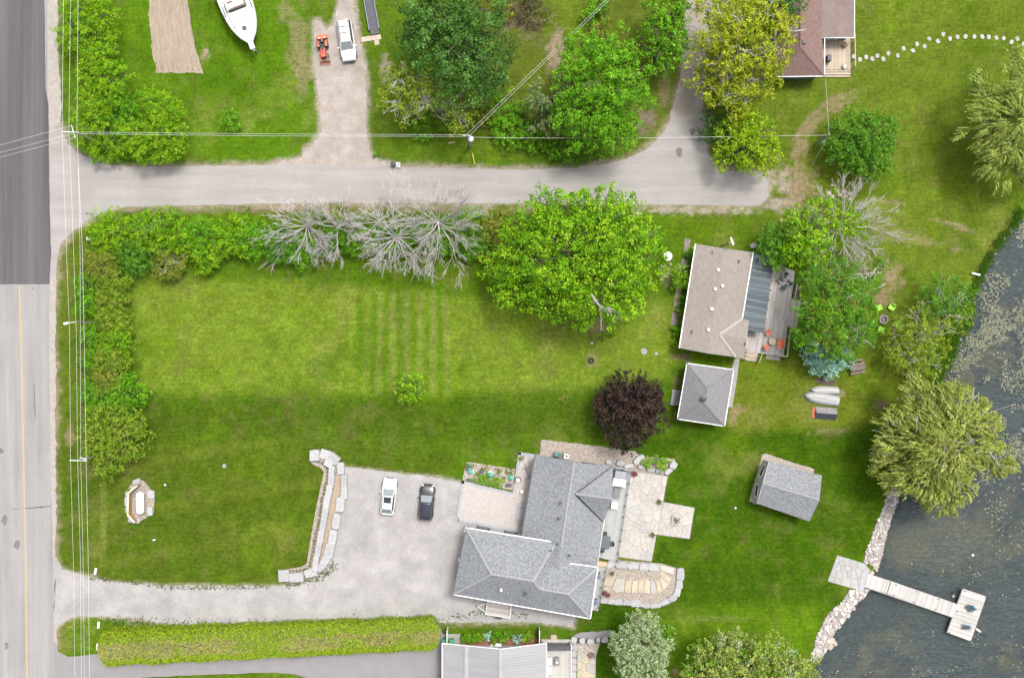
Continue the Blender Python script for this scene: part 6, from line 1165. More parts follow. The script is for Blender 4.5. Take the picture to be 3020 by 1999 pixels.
# ---------------------------------------------------------------- vehicles
M_CARW = mat('white_car_paint', (.56, .56, .56), None, 1, .25, coat=.6); M_CARB = mat('black_car_paint', (.012, .013, .016), (.016, .017, .02), 1, .2, coat=.8); M_TYRE = mat('tyre_rubber', (.02, .02, .02), (.03, .03, .03), 6, .9); M_RIM = mat('alloy_rim', (.45, .45, .46), None, 2, .35, metal=.8)
M_SCREEN = mat('windscreen_sky_sheen', (.20, .235, .25), (.26, .295, .31), 1.2, .08); M_RED = mat('tail_red', (.45, .02, .02), None, 2, .3); M_LAMP = mat('clear_lamp', (.55, .56, .58), None, 2, .15); M_SUNROOF = mat('sunroof_glass', (.022, .025, .04), None, 1, .06)  # windscreen glass: sky reflection painted in as a pale grey-blue base colour
def wheel(t, x, y, r, w):
    o = []
    b = MB(); b.loft([[(x + rr * math.cos(j / 18 * 6.283), y + yy, r + rr * math.sin(j / 18 * 6.283)) for j in range(18)] for yy, rr in ((-w / 2, r * .92), (-w / 2 + .03, r), (w / 2 - .03, r), (w / 2, r * .92))]); wo = b.build('wheel', M_TYRE, t, smooth=False)
    s_ = 1 if y > 0 else -1; b = MB(); b.loft([[(x + rr * math.cos(j / 14 * 6.283), y + s_ * (w / 2 + dy), r + rr * math.sin(j / 14 * 6.283)) for j in range(14)] for dy, rr in ((.0, r * .62), (.012, r * .6), (.014, r * .15))]); b.build('rim', M_RIM, wo)
def car(name, label, px, py, ang, L, W, Hh, paint, suv=False, rack=False, sunroof=False, roofm=None):
    t = thing(name, label, 'car', P(px, py, 0.0), ang); h = W / 2; zb = .98 if suv else .88; hz = 1.02 if suv else .84; xf, xr = L / 2, -L / 2
    st = [(xr, .72, .45, .62), (xr + .06, .86, .30, .80), (xr + .35, .97, .22, zb), (xr + 1.0, 1, .2, zb + .02), (0, 1, .2, zb + .01), (xf - 1.25, 1, .2, hz), (xf - .7, .97, .2, hz - .06), (xf - .3, .88, .24, hz - .16), (xf - .08, .74, .3, hz - .3), (xf, .6, .4, .55)]
    secs = []
    for x, k, zl, zt in st:
        w = h * k; secs.append([(x, -w * .88, zl), (x, -w, zl + .14), (x, -w, zt - .16), (x, -w * .86, zt), (x, 0, zt + .025), (x, w * .86, zt), (x, w, zt - .16), (x, w, zl + .14), (x, w * .88, zl), (x, 0, zl - .02)])
    b = MB(); b.loft(secs); b.build('body', paint, t, smooth=True, sub=2)
    x0, x1, x2, x3 = (xr + .14, xr + .4, xf - 2.2, xf - 1.35) if suv else (xr + .3, xr + .92, xf - 2.25, xf - 1.4); wb, wt = h * .86, h * .66
    def sec(x, w1, z1, w2, z2): return [(x, -w1, z1), (x, w1, z1), (x, w2, z2), (x, -w2, z2)]
    zr = Hh
    b = MB(); b.add([(x0, -wb * .9, zb - .02), (x0, wb * .9, zb - .02), (x1, wt, zr - .03), (x1, -wt, zr - .03), (x2, wt, zr - .03), (x2, -wt, zr - .03), (x3, wb * .92, hz + .0), (x3, -wb * .92, hz + .0), (x1, wb, zb - .02), (x1, -wb, zb - .02), (x2, wb, zb - .02), (x2, -wb, zb - .02)],
                    [(8, 10, 4, 2), (9, 3, 5, 11), (0, 1, 8, 10, 6, 7, 11, 9), (1, 8, 2), (0, 3, 9), (10, 6, 4), (11, 5, 7)]); b.build('side_windows', M_GLASS, t)
    b = MB(); b.slab([(x2 + .02, -wt * .98, zr - .02), (x2 + .02, wt * .98, zr - .02), (x3, wb * .9, hz + .02), (x3, -wb * .9, hz + .02)], .02); b.build('windscreen', M_SCREEN, t)
    b = MB(); b.slab([(x1 - .02, wt * .96, zr - .02), (x1 - .02, -wt * .96, zr - .02), (x0, -wb * .86, zb + .02), (x0, wb * .86, zb + .02)], .02); b.build('rear_window', M_SCREEN if not suv else M_GLASS, t)
    b = MB(); b.loft([[(x, y, zr + dz - .05), (x, -y, zr + dz - .05), (x, -y * .93, zr + dz), (x, -y * .5, zr + dz + .03), (x, y * .5, zr + dz + .03), (x, y * .93, zr + dz)] for x, y, dz in ((x1 - .08, wt * 1.02, -.03), (x1 + .25, wt * 1.06, .0), ((x1 + x2) / 2, wt * 1.07, .015), (x2 - .15, wt * 1.06, .0), (x2 + .1, wt * 1.02, -.02))]); b.build('roof', roofm or paint, t, smooth=True)
    for s_ in (-1, 1):
        b = MB(); bar(b, (x2, s_ * wt * 1.0, zr - .03), (x3, s_ * wb * .95, hz + .02), .09, .05); b.build('pillar', paint, t); b = MB(); bar(b, (x1, s_ * wt * 1.0, zr - .03), (x0, s_ * wb * .92, zb + .02), .13, .05); b.build('pillar', paint, t)
        b = MB(); b.box((x3 - .35, s_ * (h + .09), zb + .06), (.13, .2, .14)); b.build('mirror', paint, t)
        b = MB(); b.box((xf - .16, s_ * h * .66, hz - .27), (.14, h * .34, .1), -s_ * .4); b.build('headlight', M_LAMP, t); b = MB(); b.box((xr + .07, s_ * h * .7, .68), (.1, h * .3, .1), s_ * .25); b.build('tail_light', M_RED, t)
        if rack: b = MB(); bar(b, (x1 + .05, s_ * wt * .9, zr + .08), (x2 - .1, s_ * wt * .9, zr + .08), .05, .05); b.build('roof_rail', M_CHAR, t)
    if rack:
        for x in (x1 + .75, x1 + 1.5): b = MB(); bar(b, (x, -wt * .9, zr + .1), (x, wt * .9, zr + .1), .05, .04); b.build('cross_bar', M_CHAR, t)
    if sunroof: b = MB(); b.box((x2 - .42, 0, zr + .035), (.74, wt * 1.5, .03)); b.build('sunroof', M_SUNROOF, t)
    b = MB(); b.box((xf - .02, 0, .55), (.08, h * 1.0, .2)); b.build('grille', M_BLACK, t)
    wr = .36 if suv else .33
    for x in (xr + .82, xf - .86):
        for s_ in (-1, 1): wheel(t, x, s_ * (h - .1), wr, .22)
    return t
car('white_sedan', 'white sedan with a dark sunroof parked on the gravel yard', 1147.8, 1461, math.radians(84.5), 4.7, 1.86, 1.42, M_CARW, sunroof=True)
car('black_crossover', 'glossy black crossover parked beside the white sedan', 1259.5, 1478, math.radians(85.2), 4.55, 1.92, 1.62, M_CARB, suv=True, roofm=M_SUNROOF)
car('white_wagon', 'white wagon with roof rails parked beside the orange tractor', 1025, 126, math.radians(-81.6), 5.15, 2.0, 1.66, M_CARW, suv=True, rack=True)
# orange loader tractor
M_OR = mat('faded_orange_paint', (.52, .085, .025), (.60, .14, .06), 2, .5, fine=.08); M_RUST = mat('rusty_bucket', (.26, .10, .06), (.36, .17, .11), 3, .7, fine=.1)
t = thing('loader_tractor', 'small orange loader tractor on the sandy drive', 'tractor', P(956, 150, 0), math.radians(-82.6))
def part(name, m, *boxes, bevel=.02, parent=None):
    b = MB()
    for c, d in boxes: b.box(c, d)
    return b.build(name, m, parent or t, bevel=bevel)
part('hood', M_OR, ((.55, 0, .85), (1.05, .52, .4)), ((.95, 0, .8), (.3, .46, .34))); part('hood_panel', M_RED, ((.45, 0, 1.07), (.6, .3, .05))); part('chassis', M_CHAR, ((.1, 0, .5), (2.0, .36, .28))); part('seat', M_BLACK, ((-.5, 0, .85), (.4, .42, .1)), ((-.72, 0, 1.05), (.1, .42, .4))); part('steering_wheel', M_BLACK, ((-.02, 0, 1.14), (.3, .3, .04))); part('floor', M_CHAR, ((-.15, 0, .55), (.5, .8, .06)))
for s_ in (-1, 1):
    part('fender', M_OR, ((-.6, s_ * .48, .95), (.75, .3, .07))); part('loader_arm', M_OR, ((.95, s_ * .42, .62), (1.4, .09, .14))); wheel(t, -.62, s_ * .52, .46, .3); wheel(t, .78, s_ * .42, .28, .2)
part('rops_bar', M_OR, ((-.85, -.42, 1.4), (.08, .08, 1.1)), ((-.85, .42, 1.4), (.08, .08, 1.1)), ((-.85, 0, 1.95), (.08, .92, .08)))
b = MB(); b.loft([[(1.45, y, .12), (1.9, y, .06), (1.92, y, .1), (1.5, y, .2), (1.48, y, .6), (1.42, y, .6)] for y in (-.62, .62)]); b.build('bucket', M_RUST, t); part('bucket_edge', M_RIM, ((1.93, 0, .07), (.06, 1.24, .03)))
part('rear_box', M_OR, ((-1.55, 0, .4), (.5, 1.3, .4)), ((-1.3, 0, .7), (.08, 1.2, .2))); part('rear_lamps', M_LAMP, ((-1.45, .3, .62), (.16, .2, .06)), ((-1.45, -.3, .62), (.16, .2, .06))); part('hitch_arm', M_RIM, ((-1.1, 0, .75), (.6, .08, .08)))
# cabin cruiser on its trailer
t = thing('cabin_cruiser', 'white cabin cruiser on a trailer, bow toward the side road', 'boat', P(707, 40, 2.0)[:2] + (0,), math.atan2(-135, 52)); M_GEL = mat('white_gelcoat', (.555, .56, .555), (.58, .585, .58), 1, .3); M_CREAM = mat('cream_vinyl', (.56, .52, .44), (.62, .58, .5), 3, .6)
xb = 3.85; hull = [(0, .34), (.35, .62), (.8, 1.0), (1.5, 1.38), (2.4, 1.72), (3.4, 1.93), (4.6, 2.05), (6.0, 2.08), (8.5, 2.0)]
b = MB(); b.loft([[(xb - d, 0, .75 + .6 * math.exp(-d * 1.1)), (xb - d, -w * .55, .95 + .7 * math.exp(-d * .9)), (xb - d, -w, 2.05), (xb - d, -w * .96, 2.25), (xb - d, w * .96, 2.25), (xb - d, w, 2.05), (xb - d, w * .55, .95 + .7 * math.exp(-d * .9))] for d, w in hull]); b.build('hull', M_GEL, t, smooth=False)
b = MB(); b.loft([[(xb - d, -w, 2.24), (xb - d, -w * .92, 2.24 + hh), (xb - d, w * .92, 2.24 + hh), (xb - d, w, 2.24)] for d, w, hh in ((1.0, .7, .06), (1.6, 1.0, .22), (2.6, 1.25, .36), (4.0, 1.38, .44))]); b.build('foredeck', M_GEL, t)
part('pulpit', M_GEL, ((xb + .4, 0, 2.3), (1.1, .62, .12))); part('anchor', M_RIM, ((xb + 1.05, .05, 2.28), (.35, .08, .08)), ((xb + 1.15, .05, 2.28), (.08, .34, .06))); part('deck_hatch', M_CHAR, ((xb - 1.75, -.05, 2.51), (.5, .5, .05))); part('hatch_seam', M_CHAR, ((xb - 2.35, 0, 2.62), (.035, 2.3, .03)))
part('windscreen', M_GLASS, ((xb - 4.15, 0, 2.85), (.1, 2.2, .5)), ((xb - 4.8, -1.25, 2.8), (1.3, .08, .42)), ((xb - 4.8, 1.25, 2.8), (1.3, .08, .42))); part('cockpit_floor', M_CREAM, ((xb - 6.2, 0, 2.27), (4.2, 2.6, .06))); part('bench_seat', M_CREAM, ((xb - 4.9, .4, 2.45), (.7, 1.2, .4)), ((xb - 5.9, -.6, 2.45), (1.0, .6, .4)), ((xb - 7.4, 0, 2.45), (.7, 2.0, .4))); part('dashboard', mat('brown_dash', (.2, .13, .12), (.26, .18, .16), 2, .6), ((xb - 4.4, 0, 2.5), (.3, 2.1, .3))); part('side_window', M_CHAR, ((xb - 4.6, 1.72, 2.3), (1.6, .1, .05)), ((xb - 4.6, -1.72, 2.3), (1.6, .1, .05)))
for s_ in (-1, 1):
    b = MB(); b.tube([(xb - d, s_ * w * .93, 2.55) for d, w in hull[1:7]] , .025, 6); b.build('grab_rail', M_RIM, t); part('trailer_beam', M_CHAR, ((-1.6, s_ * .9, .55), (7.5, .12, .14)))
    for x in (-2.2, -3.2): wheel(t, x, s_ * 1.25, .36, .22)
    for x in (1.4, -1.5): part('bunk', M_WOODW[0], ((x, s_ * .6, .8), (2.4, .12, .42)))
part('trailer_tongue', M_CHAR, ((3.4, 0, .5), (2.6, .12, .12)), ((4.5, 0, .28), (.1, .1, .56))); part('axle', M_CHAR, ((-2.7, 0, .45), (.15, 2.3, .12)), ((1.9, 0, .55), (.12, 1.9, .12)))
# utility trailer
t = thing('utility_trailer', 'open white-framed utility trailer with a plank bed beside the grey house', 'trailer', P(1470, 1793), math.radians(171)); part('frame', M_WHITE, ((0, .78, .62), (3.1, .08, .3)), ((0, -.78, .62), (3.1, .08, .3)), ((-1.52, 0, .62), (.12, 1.6, .36)), ((1.52, 0, .62), (.08, 1.6, .3))); 
for k in range(8): part('bed_plank', M_WOODW[k % 3], ((0, -.67 + .19 * k, .5), (2.95, .17, .04)), bevel=0)
for s_ in (-1, 1):
    b = MB(); bar(b, (1.5, s_ * .6, .5), (2.65, 0, .5), .07, .07); b.build('drawbar', M_WHITE, t); wheel(t, -.2, s_ * .95, .32, .2); part('mudguard', M_BLACK, ((-.2, s_ * .95, .72), (.8, .26, .04)))
part('hitch', M_CHAR, ((2.7, 0, .45), (.25, .1, .1)), ((2.4, 0, .25), (.06, .06, .5))); part('tail_plate', M_WHITE, ((-.1, -.9, .5), (.5, .16, .12)))
# small craft on the lawn
def upturned(name, label, px, py, ang, L, B, hgt, m, mg=None, roll=0.0, flat=False, zl=0.0):
    t = thing(name, label, 'boat', P(px, py)[:2] + (zl,), ang); st = [(-L / 2, .86), (-L * .3, .95), (0, 1.0), (L * .22, .92), (L * .36, .68), (L * .45, .36), (L / 2, .03)]; secs = []
    for x, k in st:
        w = B / 2 * k; hh = hgt * (1 if k > .5 else .55 + .45 * k * 2); secs.append([(x, -w, .02), (x, -w * .93, hh * .55), (x, -w * .55, hh * .93), (x, 0, hh * 1.0), (x, w * .55, hh * .93), (x, w * .93, hh * .55), (x, w, .02)])
    b = MB(); b.loft(secs); o = b.build('hull', m, t, smooth=False); o.rotation_euler.x = roll
    for s_ in (-1, 1):
        b = MB(); b.tube([(x, s_ * B / 2 * k, .04) for x, k in st], .045, 6); g = b.build('gunwale', mg or m, t); g.rotation_euler.x = roll
    b = MB(); b.tube([(-L / 2 + .1, 0, hgt * 1.0), (L * .3, 0, hgt), (L * .47, 0, hgt * .6)], .035, 5); g = b.build('keel_strip', m, t); g.rotation_euler.x = roll
    return t
M_ALU = mat('chalky_white_hull', (.31, .305, .295), (.42, .415, .405), 2.2, .6, .1, 8, stretch=(.4, 3, 1), fine=.08); M_BLUEP = mat('blue_gunwale_paint', (.07, .22, .42), (.1, .27, .47), 3, .5)
upturned('dinghy', 'upturned chalky white dinghy with a blue bow rim on the lawn', 2421, 1174, math.radians(170), 4.3, 1.45, .62, M_ALU, M_BLUEP); upturned('skiff', 'smaller upturned white skiff lying against the blue-rimmed dinghy', 2430, 1150, math.radians(178), 3.4, .95, .55, mat('pale_hull', (.37, .365, .355), (.46, .455, .445), 2, .55, fine=.06), None, -.15, zl=.1)
t = thing('upturned_pram', 'upturned dark flat-bottomed pram with a red bow panel', 'boat', P(2431, 1218), math.radians(176)); M_PR = mat('flaking_red_panel', (.46, .08, .05), (.55, .13, .08), 3, .6)
hh = .62; mats_p = [mat('lichened_grey_panel', (.17, .16, .165), (.28, .27, .27), 2.5, .8, .2, 8, fine=.15), mat('navy_side', (.035, .042, .06), (.05, .058, .075), 2, .6)]
b = MB(); b.slab([(-1.45, .02, hh), (1.15, .0, hh), (1.15, -.72, .12), (-1.45, -.76, .12)], .04); b.build('bottom_panel', mats_p[0], t); b = MB(); b.slab([(-1.45, .0, hh), (-1.45, .78, .05), (1.15, .74, .05), (1.15, .0, hh)], .04); b.build('side_panel', mats_p[1], t)
b = MB(); b.add([(1.15, 0, hh), (1.15, -.72, .12), (1.15, .74, .05), (1.5, -.5, .0), (1.5, .5, .0)], [(0, 1, 3, 4, 2)]); b.build('bow_panel', M_PR, t); b = MB(); b.add([(-1.45, 0, hh - .02), (-1.45, -.74, .1), (-1.45, -.74, 0), (-1.45, .76, 0), (-1.45, .76, .04)], [(0, 1, 2, 3, 4)]); b.build('transom', mats_p[1], t)
struct(sheet('mulch_patch', [(2398, 1120), (2412, 1114), (2465, 1117), (2464, 1127), (2460, 1138), (2430, 1134), (2408, 1128)], .03, MATS['dark_mulch'], .03, .3))
# picnic table
t = thing('picnic_table', 'weathered brown picnic table by the blue spruce', 'table', P(2523, 1081), math.radians(12)); M_PIC = M_WOODW[2]
for k in range(5): part('top_plank', mat('picnic_plank_%d' % (k % 3), [(.17, .125, .11), (.21, .16, .14), (.15, .11, .1)][k % 3], None, 2, .85, .2, 9, fine=.12), ((0, -.36 + .18 * k, .75), (1.85, .165, .04)), bevel=.008)
for s_ in (-1, 1):
    for k in range(2): part('bench_plank', MATS['picnic_plank_%d' % k], ((0, s_ * (.66 + .15 * k), .45), (1.85, .135, .04)), bevel=.008)
    part('leg_frame', MATS['picnic_plank_2'], ((s_ * .65, 0, .42), (.05, 1.6, .09)), ((s_ * .65, 0, .7), (.05, .8, .08)), ((s_ * .65, -.45, .36), (.05, .1, .72)), ((s_ * .65, .45, .36), (.05, .1, .72)))
# fire ring and lime chairs
t = thing('fire_ring', 'round brown concrete fire ring full of ash between the lime chairs', 'fire pit', P(2604, 942)); b = MB(); n = 22
for k in range(11):
    b = MB(); a0, a1 = k / 11 * 6.283 + .02, (k + 1) / 11 * 6.283 - .02; b.prism([(.6 * math.cos(a0), .6 * math.sin(a0)), (.6 * math.cos((a0 + a1) / 2), .6 * math.sin((a0 + a1) / 2)), (.6 * math.cos(a1), .6 * math.sin(a1)), (.43 * math.cos(a1), .43 * math.sin(a1)), (.43 * math.cos(a0), .43 * math.sin(a0))], -.02, .3, .015); b.build('ring_block', mat('brown_concrete_block', (.26, .2, .175), (.34, .275, .245), 3, .9, rand=.08), t)
b = MB(); b.lathe((0, 0, 0), [(.42, 0), (.42, .06), (.2, .09), (.02, .1)], 14); b.build('ash', mat('ash', (.09, .08, .085), (.2, .185, .19), 5, .95), t)
M_LIMEP = mat('lime_plastic', (.27, .62, .02), (.31, .68, .03), 2, .4)
for k, (x, y) in enumerate([(2588, 910), (2625, 907), (2569, 953), (2594, 970), (2638, 953)]):
    a = math.atan2(-(942 - y), 2604 - x); sling_chair('lime_chair', ['lime plastic chair by the weeping birch, lake path side', 'lime plastic chair on the open-lawn side of the fire ring', 'lime plastic chair half under the weeping birch', 'lime plastic chair on the picnic-table side of the fire ring', 'lime plastic chair on the lake side of the fire ring'][k], x, y, 0, a, M_LIMEP, M_LIMEP, .66, 'chairs round the fire ring', .5)
# cottage deck furniture
M_CORAL = mat('coral_cushion', (.56, .125, .07), (.62, .17, .10), 3, .8); zd = .5
sling_chair('patio_chair', 'coral cushioned chair by the lean-to corner', 2264, 982, zd, math.radians(-60), M_CORAL, M_WOODN[1], .62); sling_chair('patio_chair', 'coral cushioned chair by the deck steps', 2259, 1022, zd, math.radians(40), M_CORAL, M_WOODN[1], .62); sling_chair('patio_loveseat', 'coral two-seat sofa against the deck rail', 2297, 1014, zd, math.radians(173), M_CORAL, M_WOODN[1], 1.15, None, .55, 'sofa')
t = thing('round_table', 'round tan table between the coral chairs', 'table', P(2275, 1007, zd)); b = MB(); b.lathe((0, 0, .42), [(.42, 0), (.45, .012), (.45, .04), (.43, .05)], 24); b.build('tabletop', mat('tan_tabletop', (.42, .33, .21), (.47, .38, .26), 2, .6), t)
for k in range(4): a = k * 1.57 + .8; part('leg', M_WOODN[2], ((.3 * math.cos(a), .3 * math.sin(a), .21), (.05, .05, .42)))
M_SLING = mat('grey_green_sling', (.07, .085, .08), (.1, .115, .11), 3, .7)
for k, (x, y, a, lb) in enumerate([(2302, 827, -10, 'grey sling chair nearest the lean-to roof'), (2314, 843, 80, 'grey sling chair nearest the deck steps'), (2312, 815, -80, 'grey sling chair under the round tree'), (2323, 833, 170, 'grey sling chair against the birch foliage')]): sling_chair('sling_chair', lb, x, y, zd, math.radians(a - 35), M_SLING, mat('pale_grey_frame', (.4, .4, .39), None, 2, .5), .6, 'grey sling chairs on the cottage deck', .55)
# house deck furniture
zd = .55; rz9 = math.radians(-8)
t = thing('hot_tub', 'square hot tub with its white cover folded half open', 'hot tub', P(1826, 1408, zd), rz9); part('shell', M_CHAR, ((0, 0, .38), (1.6, 1.95, .76)), bevel=.06); part('water_panel', mat('lavender_water', (.26, .27, .32), (.32, .33, .38), 1.5, .2), ((.05, .48, .78), (1.4, .85, .06))); part('cover', M_WHITE, ((0, -.5, .84), (1.6, .98, .16)), bevel=.04)
t = thing('coffee_table', 'grey slatted coffee table between the hot tub and the white pouf', 'table', P(1818, 1452, zd), rz9)
for k in range(6): part('slat', mat('grey_table_slat', (.17, .17, .17), (.21, .21, .21), 2, .7), ((-.38 + .15 * k, 0, .4), (.14, 1.25, .04)), bevel=0)
for sx in (-1, 1):
    for sy in (-1, 1): part('leg', M_CHAR, ((sx * .38, sy * .55, .19), (.06, .06, .38)))
t = thing('white_pouf', 'white square cushioned armchair on the deck edge of the grey house', 'chair', P(1811, 1489, zd), rz9); part('cushion', M_WHITE, ((0, 0, .32), (.86, .9, .3)), bevel=.08); part('back_cushion', M_WHITE, ((-.36, 0, .58), (.16, .86, .36)), bevel=.06); part('base', M_CHAR, ((0, 0, .08), (.7, .7, .16)))
t = thing('dining_table', 'dark slate dining table under the eave of the grey house', 'table', P(1785, 1595, zd), rz9); part('tabletop', mat('slate_top', (.075, .09, .105), (.09, .105, .12), 2, .5), ((0, 0, .73), (1.05, 1.55, .05)))
for sx in (-1, 1):
    for sy in (-1, 1): part('leg', M_CHAR, ((sx * .45, sy * .68, .36), (.06, .06, .72)))
for x, y, a, lb in ((1782, 1573, -98, 'black chair at the north end of the slate table'), (1800, 1600, 172, 'black chair on the lake side of the slate table'), (1775, 1615, 82, 'black chair at the south end of the slate table')): sling_chair('dining_chair', lb, x, y, zd, math.radians(a), M_CHAR, M_BLACK, .5, 'chairs at the slate table', .45)
for x, y, a, lb in ((1764, 1693, 10, 'slate-blue chair on the narrow side deck, steps end'), (1754, 1770, 10, 'slate-blue chair on the narrow side deck, far end')): sling_chair('deck_chair', lb, x, y, zd, math.radians(a), mat('slate_blue', (.1, .14, .2), (.13, .17, .23), 3, .6), M_CHAR, .6)
# planters
def planter(px, py, zb, r, lb, pal, m, red=False, square=False):
    x, y, _ = P(px, py, zb); t = thing('planter', lb, 'planter', (x, y, zb)); b = MB()
    if square: b.box((0, 0, .2), (r * 1.7, r * 1.7, .4), .7)
    else: b.lathe((0, 0, 0), [(r * .7, 0), (r, .35), (r * 1.06, .36), (r * 1.06, .4), (r * .9, .4)], 12)
    b.build('pot', m, t); Q, Cc = broad_leaves([(x, y, zb + .42, r * .95, .28)], pal, .12, .1, 1.0)
    if red: k = rng.random(len(Cc)) < .5; Cc[k] = np.array([.4, .02, .05]) * rng.uniform(.7, 1.3, (k.sum(), 1))
    quad_mesh('plant', Q, Cc, LEAF, t, (x, y, zb))['kind'] = 'stuff'; return t
planter(1943.6, 1478, .08, .27, 'dark square planter at the inner patio corner toward the boulders', 'olive', M_CHAR, square=True); planter(1924, 1575, .08, .27, 'dark square planter at the inner patio corner toward the steps', 'olive', M_CHAR, square=True); planter(1538, 1349, .12, .28, 'round planter at the north tip of the paved terrace', 'olive', mat('tan_pot', (.3, .24, .15), None, 2, .8))
planter(1806, 1688, .28, .22, 'pot of red flowers at the head of the sandstone steps', 'mid', M_CHAR, True); planter(1783, 1744, .25, .24, 'pot of dark red flowers, nearer the house, below the side deck', 'purple', M_CHAR, True); planter(1793, 1752, .25, .22, 'pot of red flowers, farther from the house, below the side deck', 'purple', M_CHAR, True); planter(1870, 1395, .09, .3, 'crimson flower trough beside the hot tub corner', 'purple', M_BLACK, True); planter(2490, 135, .5, .3, 'straw-coloured hanging plant in the corner of the pale plank deck', 'tan', M_WOODN[0]); planter(2488, 198, .5, .22, 'white flower pot by the steps of the pale plank deck', 'silver', M_WHITE); planter(1742, 1927, 0, .3, 'pot of dark red leaves in the crazy-paved strip', 'purple', M_CONC, True)
# terrace bits
t = thing('metal_sculpture', 'tall dark metal cross frame leaning on the terrace', 'sculpture', P(1555, 1390)); b = MB(); bar(b, P(1547.5, 1368, .2), P(1563, 1413, .9), .09, .06); b.build('long_bar', mat('grey_metal_bar', (.14, .125, .13), None, 2, .6), t, P(1555, 1390))
for a, c in (((1540, 1383), (1565, 1376)), ((1548, 1412), (1569, 1407))): b = MB(); bar(b, P(*a, .45), P(*c, .5), .05, .05); b.build('cross_bar', MATS['grey_metal_bar'], t, P(1555, 1390))
for x, y in ((1550, 1375), (1562, 1410), (1541, 1383), (1568, 1407)): b = MB(); w = P(x, y, .3); b.box((w[0], w[1], .3), (.05, .05, .5)); b.build('foot', MATS['grey_metal_bar'], t, P(1555, 1390))
sling_chair('terrace_chair', 'black chair with a white cushion on the paved terrace', 1528, 1413, .12, math.radians(-80), M_WHITE, M_BLACK, .6, None, .5, mb=M_BLACK)
t = thing('side_table', 'small white cube table on the paved terrace', 'table', P(1539, 1448, .12), .4); part('top', M_WHITE, ((0, 0, .4), (.42, .36, .04))); part('body', M_WHITE, ((0, 0, .19), (.36, .3, .38)))
t = thing('generator', 'green standby generator on the pebble strip', 'generator', P(1643, 1339), rz9); part('case', mat('generator_green', (.05, .17, .13), (.07, .2, .16), 2, .5), ((0, 0, .4), (.85, .5, .72)), bevel=.05); part('pad', M_CONC, ((0, 0, .03), (1.0, .65, .06))); part('lid_grille', M_CHAR, ((.28, 0, .77), (.2, .3, .03)))
t = thing('air_conditioner', 'air conditioner with a round fan grille on the pebble strip', 'air conditioner', P(1669.5, 1343), rz9); part('case', mat('ac_grey', (.38, .38, .37), None, 2, .5), ((0, 0, .4), (.74, .74, .78)), bevel=.03); b = MB(); b.lathe((0, 0, .79), [(.3, 0), (.3, .02), (.28, .025)], 20); b.build('fan_grille', M_WHITE, t)
for k in range(3): b = MB(); a = k * 2.094 + .4; b.box((.14 * math.cos(a), .14 * math.sin(a), .83), (.24, .13, .015), a); b.build('fan_blade', M_BLACK, t)
# ---------------------------------------------------------------- paving, lids, oddments
for zx, zy in [(882, 495), (935, 522), (988, 502), (1042, 517), (1087, 490), (1138, 517), (1182, 468), (1264, 486), (1316, 427), (1397, 444), (1433, 386), (1499, 406), (1538, 341), (1616, 362), (1662, 302), (1720, 340), (1785, 325), (1856, 322), (1934, 323), (2001, 323), (2058, 326), (2125, 333), (2190, 338), (2257, 371), (2307, 342), (2360, 385), (2415, 372), (2470, 395)]:
    b, c = boulder(2220 + zx / 2.959, zy / 2.959, .25, .31, .06, R.uniform(-.6, .6), 10, int(zx), -.04); tag(b.build('stepping_stone', mat('pale_stepping_stone', (.35, .33, .305), (.42, .40, .375), 3, .85, rand=.12), None, c), 'pale round stepping stone in the winding lawn path', 'stone', 'stepping stones across the east lawn')
M_SLAB = mat('buff_paving_slab', (.44, .37, .28), (.50, .43, .34), 2, .9, rand=.08)
for k, (zx, zy) in enumerate([(2064, 534), (2130, 524), (2196, 513), (2262, 503), (2238, 575)]): w = P(620 + zx / 4.556, zy / 4.556); b = MB(); b.box((0, 0, .025), (.6, .6, .07), .15); o = b.build('paving_slab', M_SLAB, None); o.location = (w[0], w[1], .0); tag(o, 'buff square paving slab at the foot of the ribbed ramp', 'slab', 'buff slabs by the ribbed ramp')
for k, (zx, zy) in enumerate([(665, 235), (735, 215), (800, 225), (852, 240), (812, 262), (855, 288), (690, 265), (760, 250)]): w = P(2220 + zx / 2.959, 490 + zy / 2.959); b = MB(); b.box((0, 0, .025), (.55, .4, .07), -.1); o = b.build('paving_slab', M_SLAB, None); o.location = (w[0], w[1], .0); tag(o, 'loose buff slab on the grass behind the half-dead tree', 'slab', 'loose slabs behind the half-dead tree')
t = thing('dock_ramp', 'dark ribbed gangway ramp lying on the grass', 'ramp', P(1098, 52), math.atan2(103, 0) if False else math.radians(100)); part('bed', mat('dark_ramp_bed', (.06, .06, .075), (.085, .085, .1), 3, .7), ((.5, 0, .1), (5.4, 1.1, .12)))
for k in range(22): part('rib', mat('ramp_rib', (.13, .13, .16), None, 3, .6), ((-2.1 + .245 * k, 0, .19), (.07, 1.05, .06)), bevel=0)
for s_ in (-1, 1): part('side_rail', mat('ramp_rail', (.2, .23, .28), None, 3, .6), ((.75, s_ * .62, .28), (4.9, .12, .46)))
def lid(name, label, px, py, r, m, cat, h=.08): w = P(px, py); t = thing(name, label, cat, (w[0], w[1], 0)); b = MB(); b.lathe((0, 0, -.02), [(r, 0), (r, h), (r * .94, h + .02), (r * .3, h + .03)], 20); b.build('lid', m, t); b = MB(); b.lathe((0, 0, h), [(r * .2, 0), (r * .2, .05), (r * .1, .06)], 8); b.build('handle', m, t)
lid('well_lid', 'round concrete well lid on the lawn left of the cottage', 1899, 1036, .42, M_CONC, 'lid'); lid('manhole_lid', 'small round grey lid alone on the west lawn', 662, 1373, .26, M_CONC, 'lid', .15)
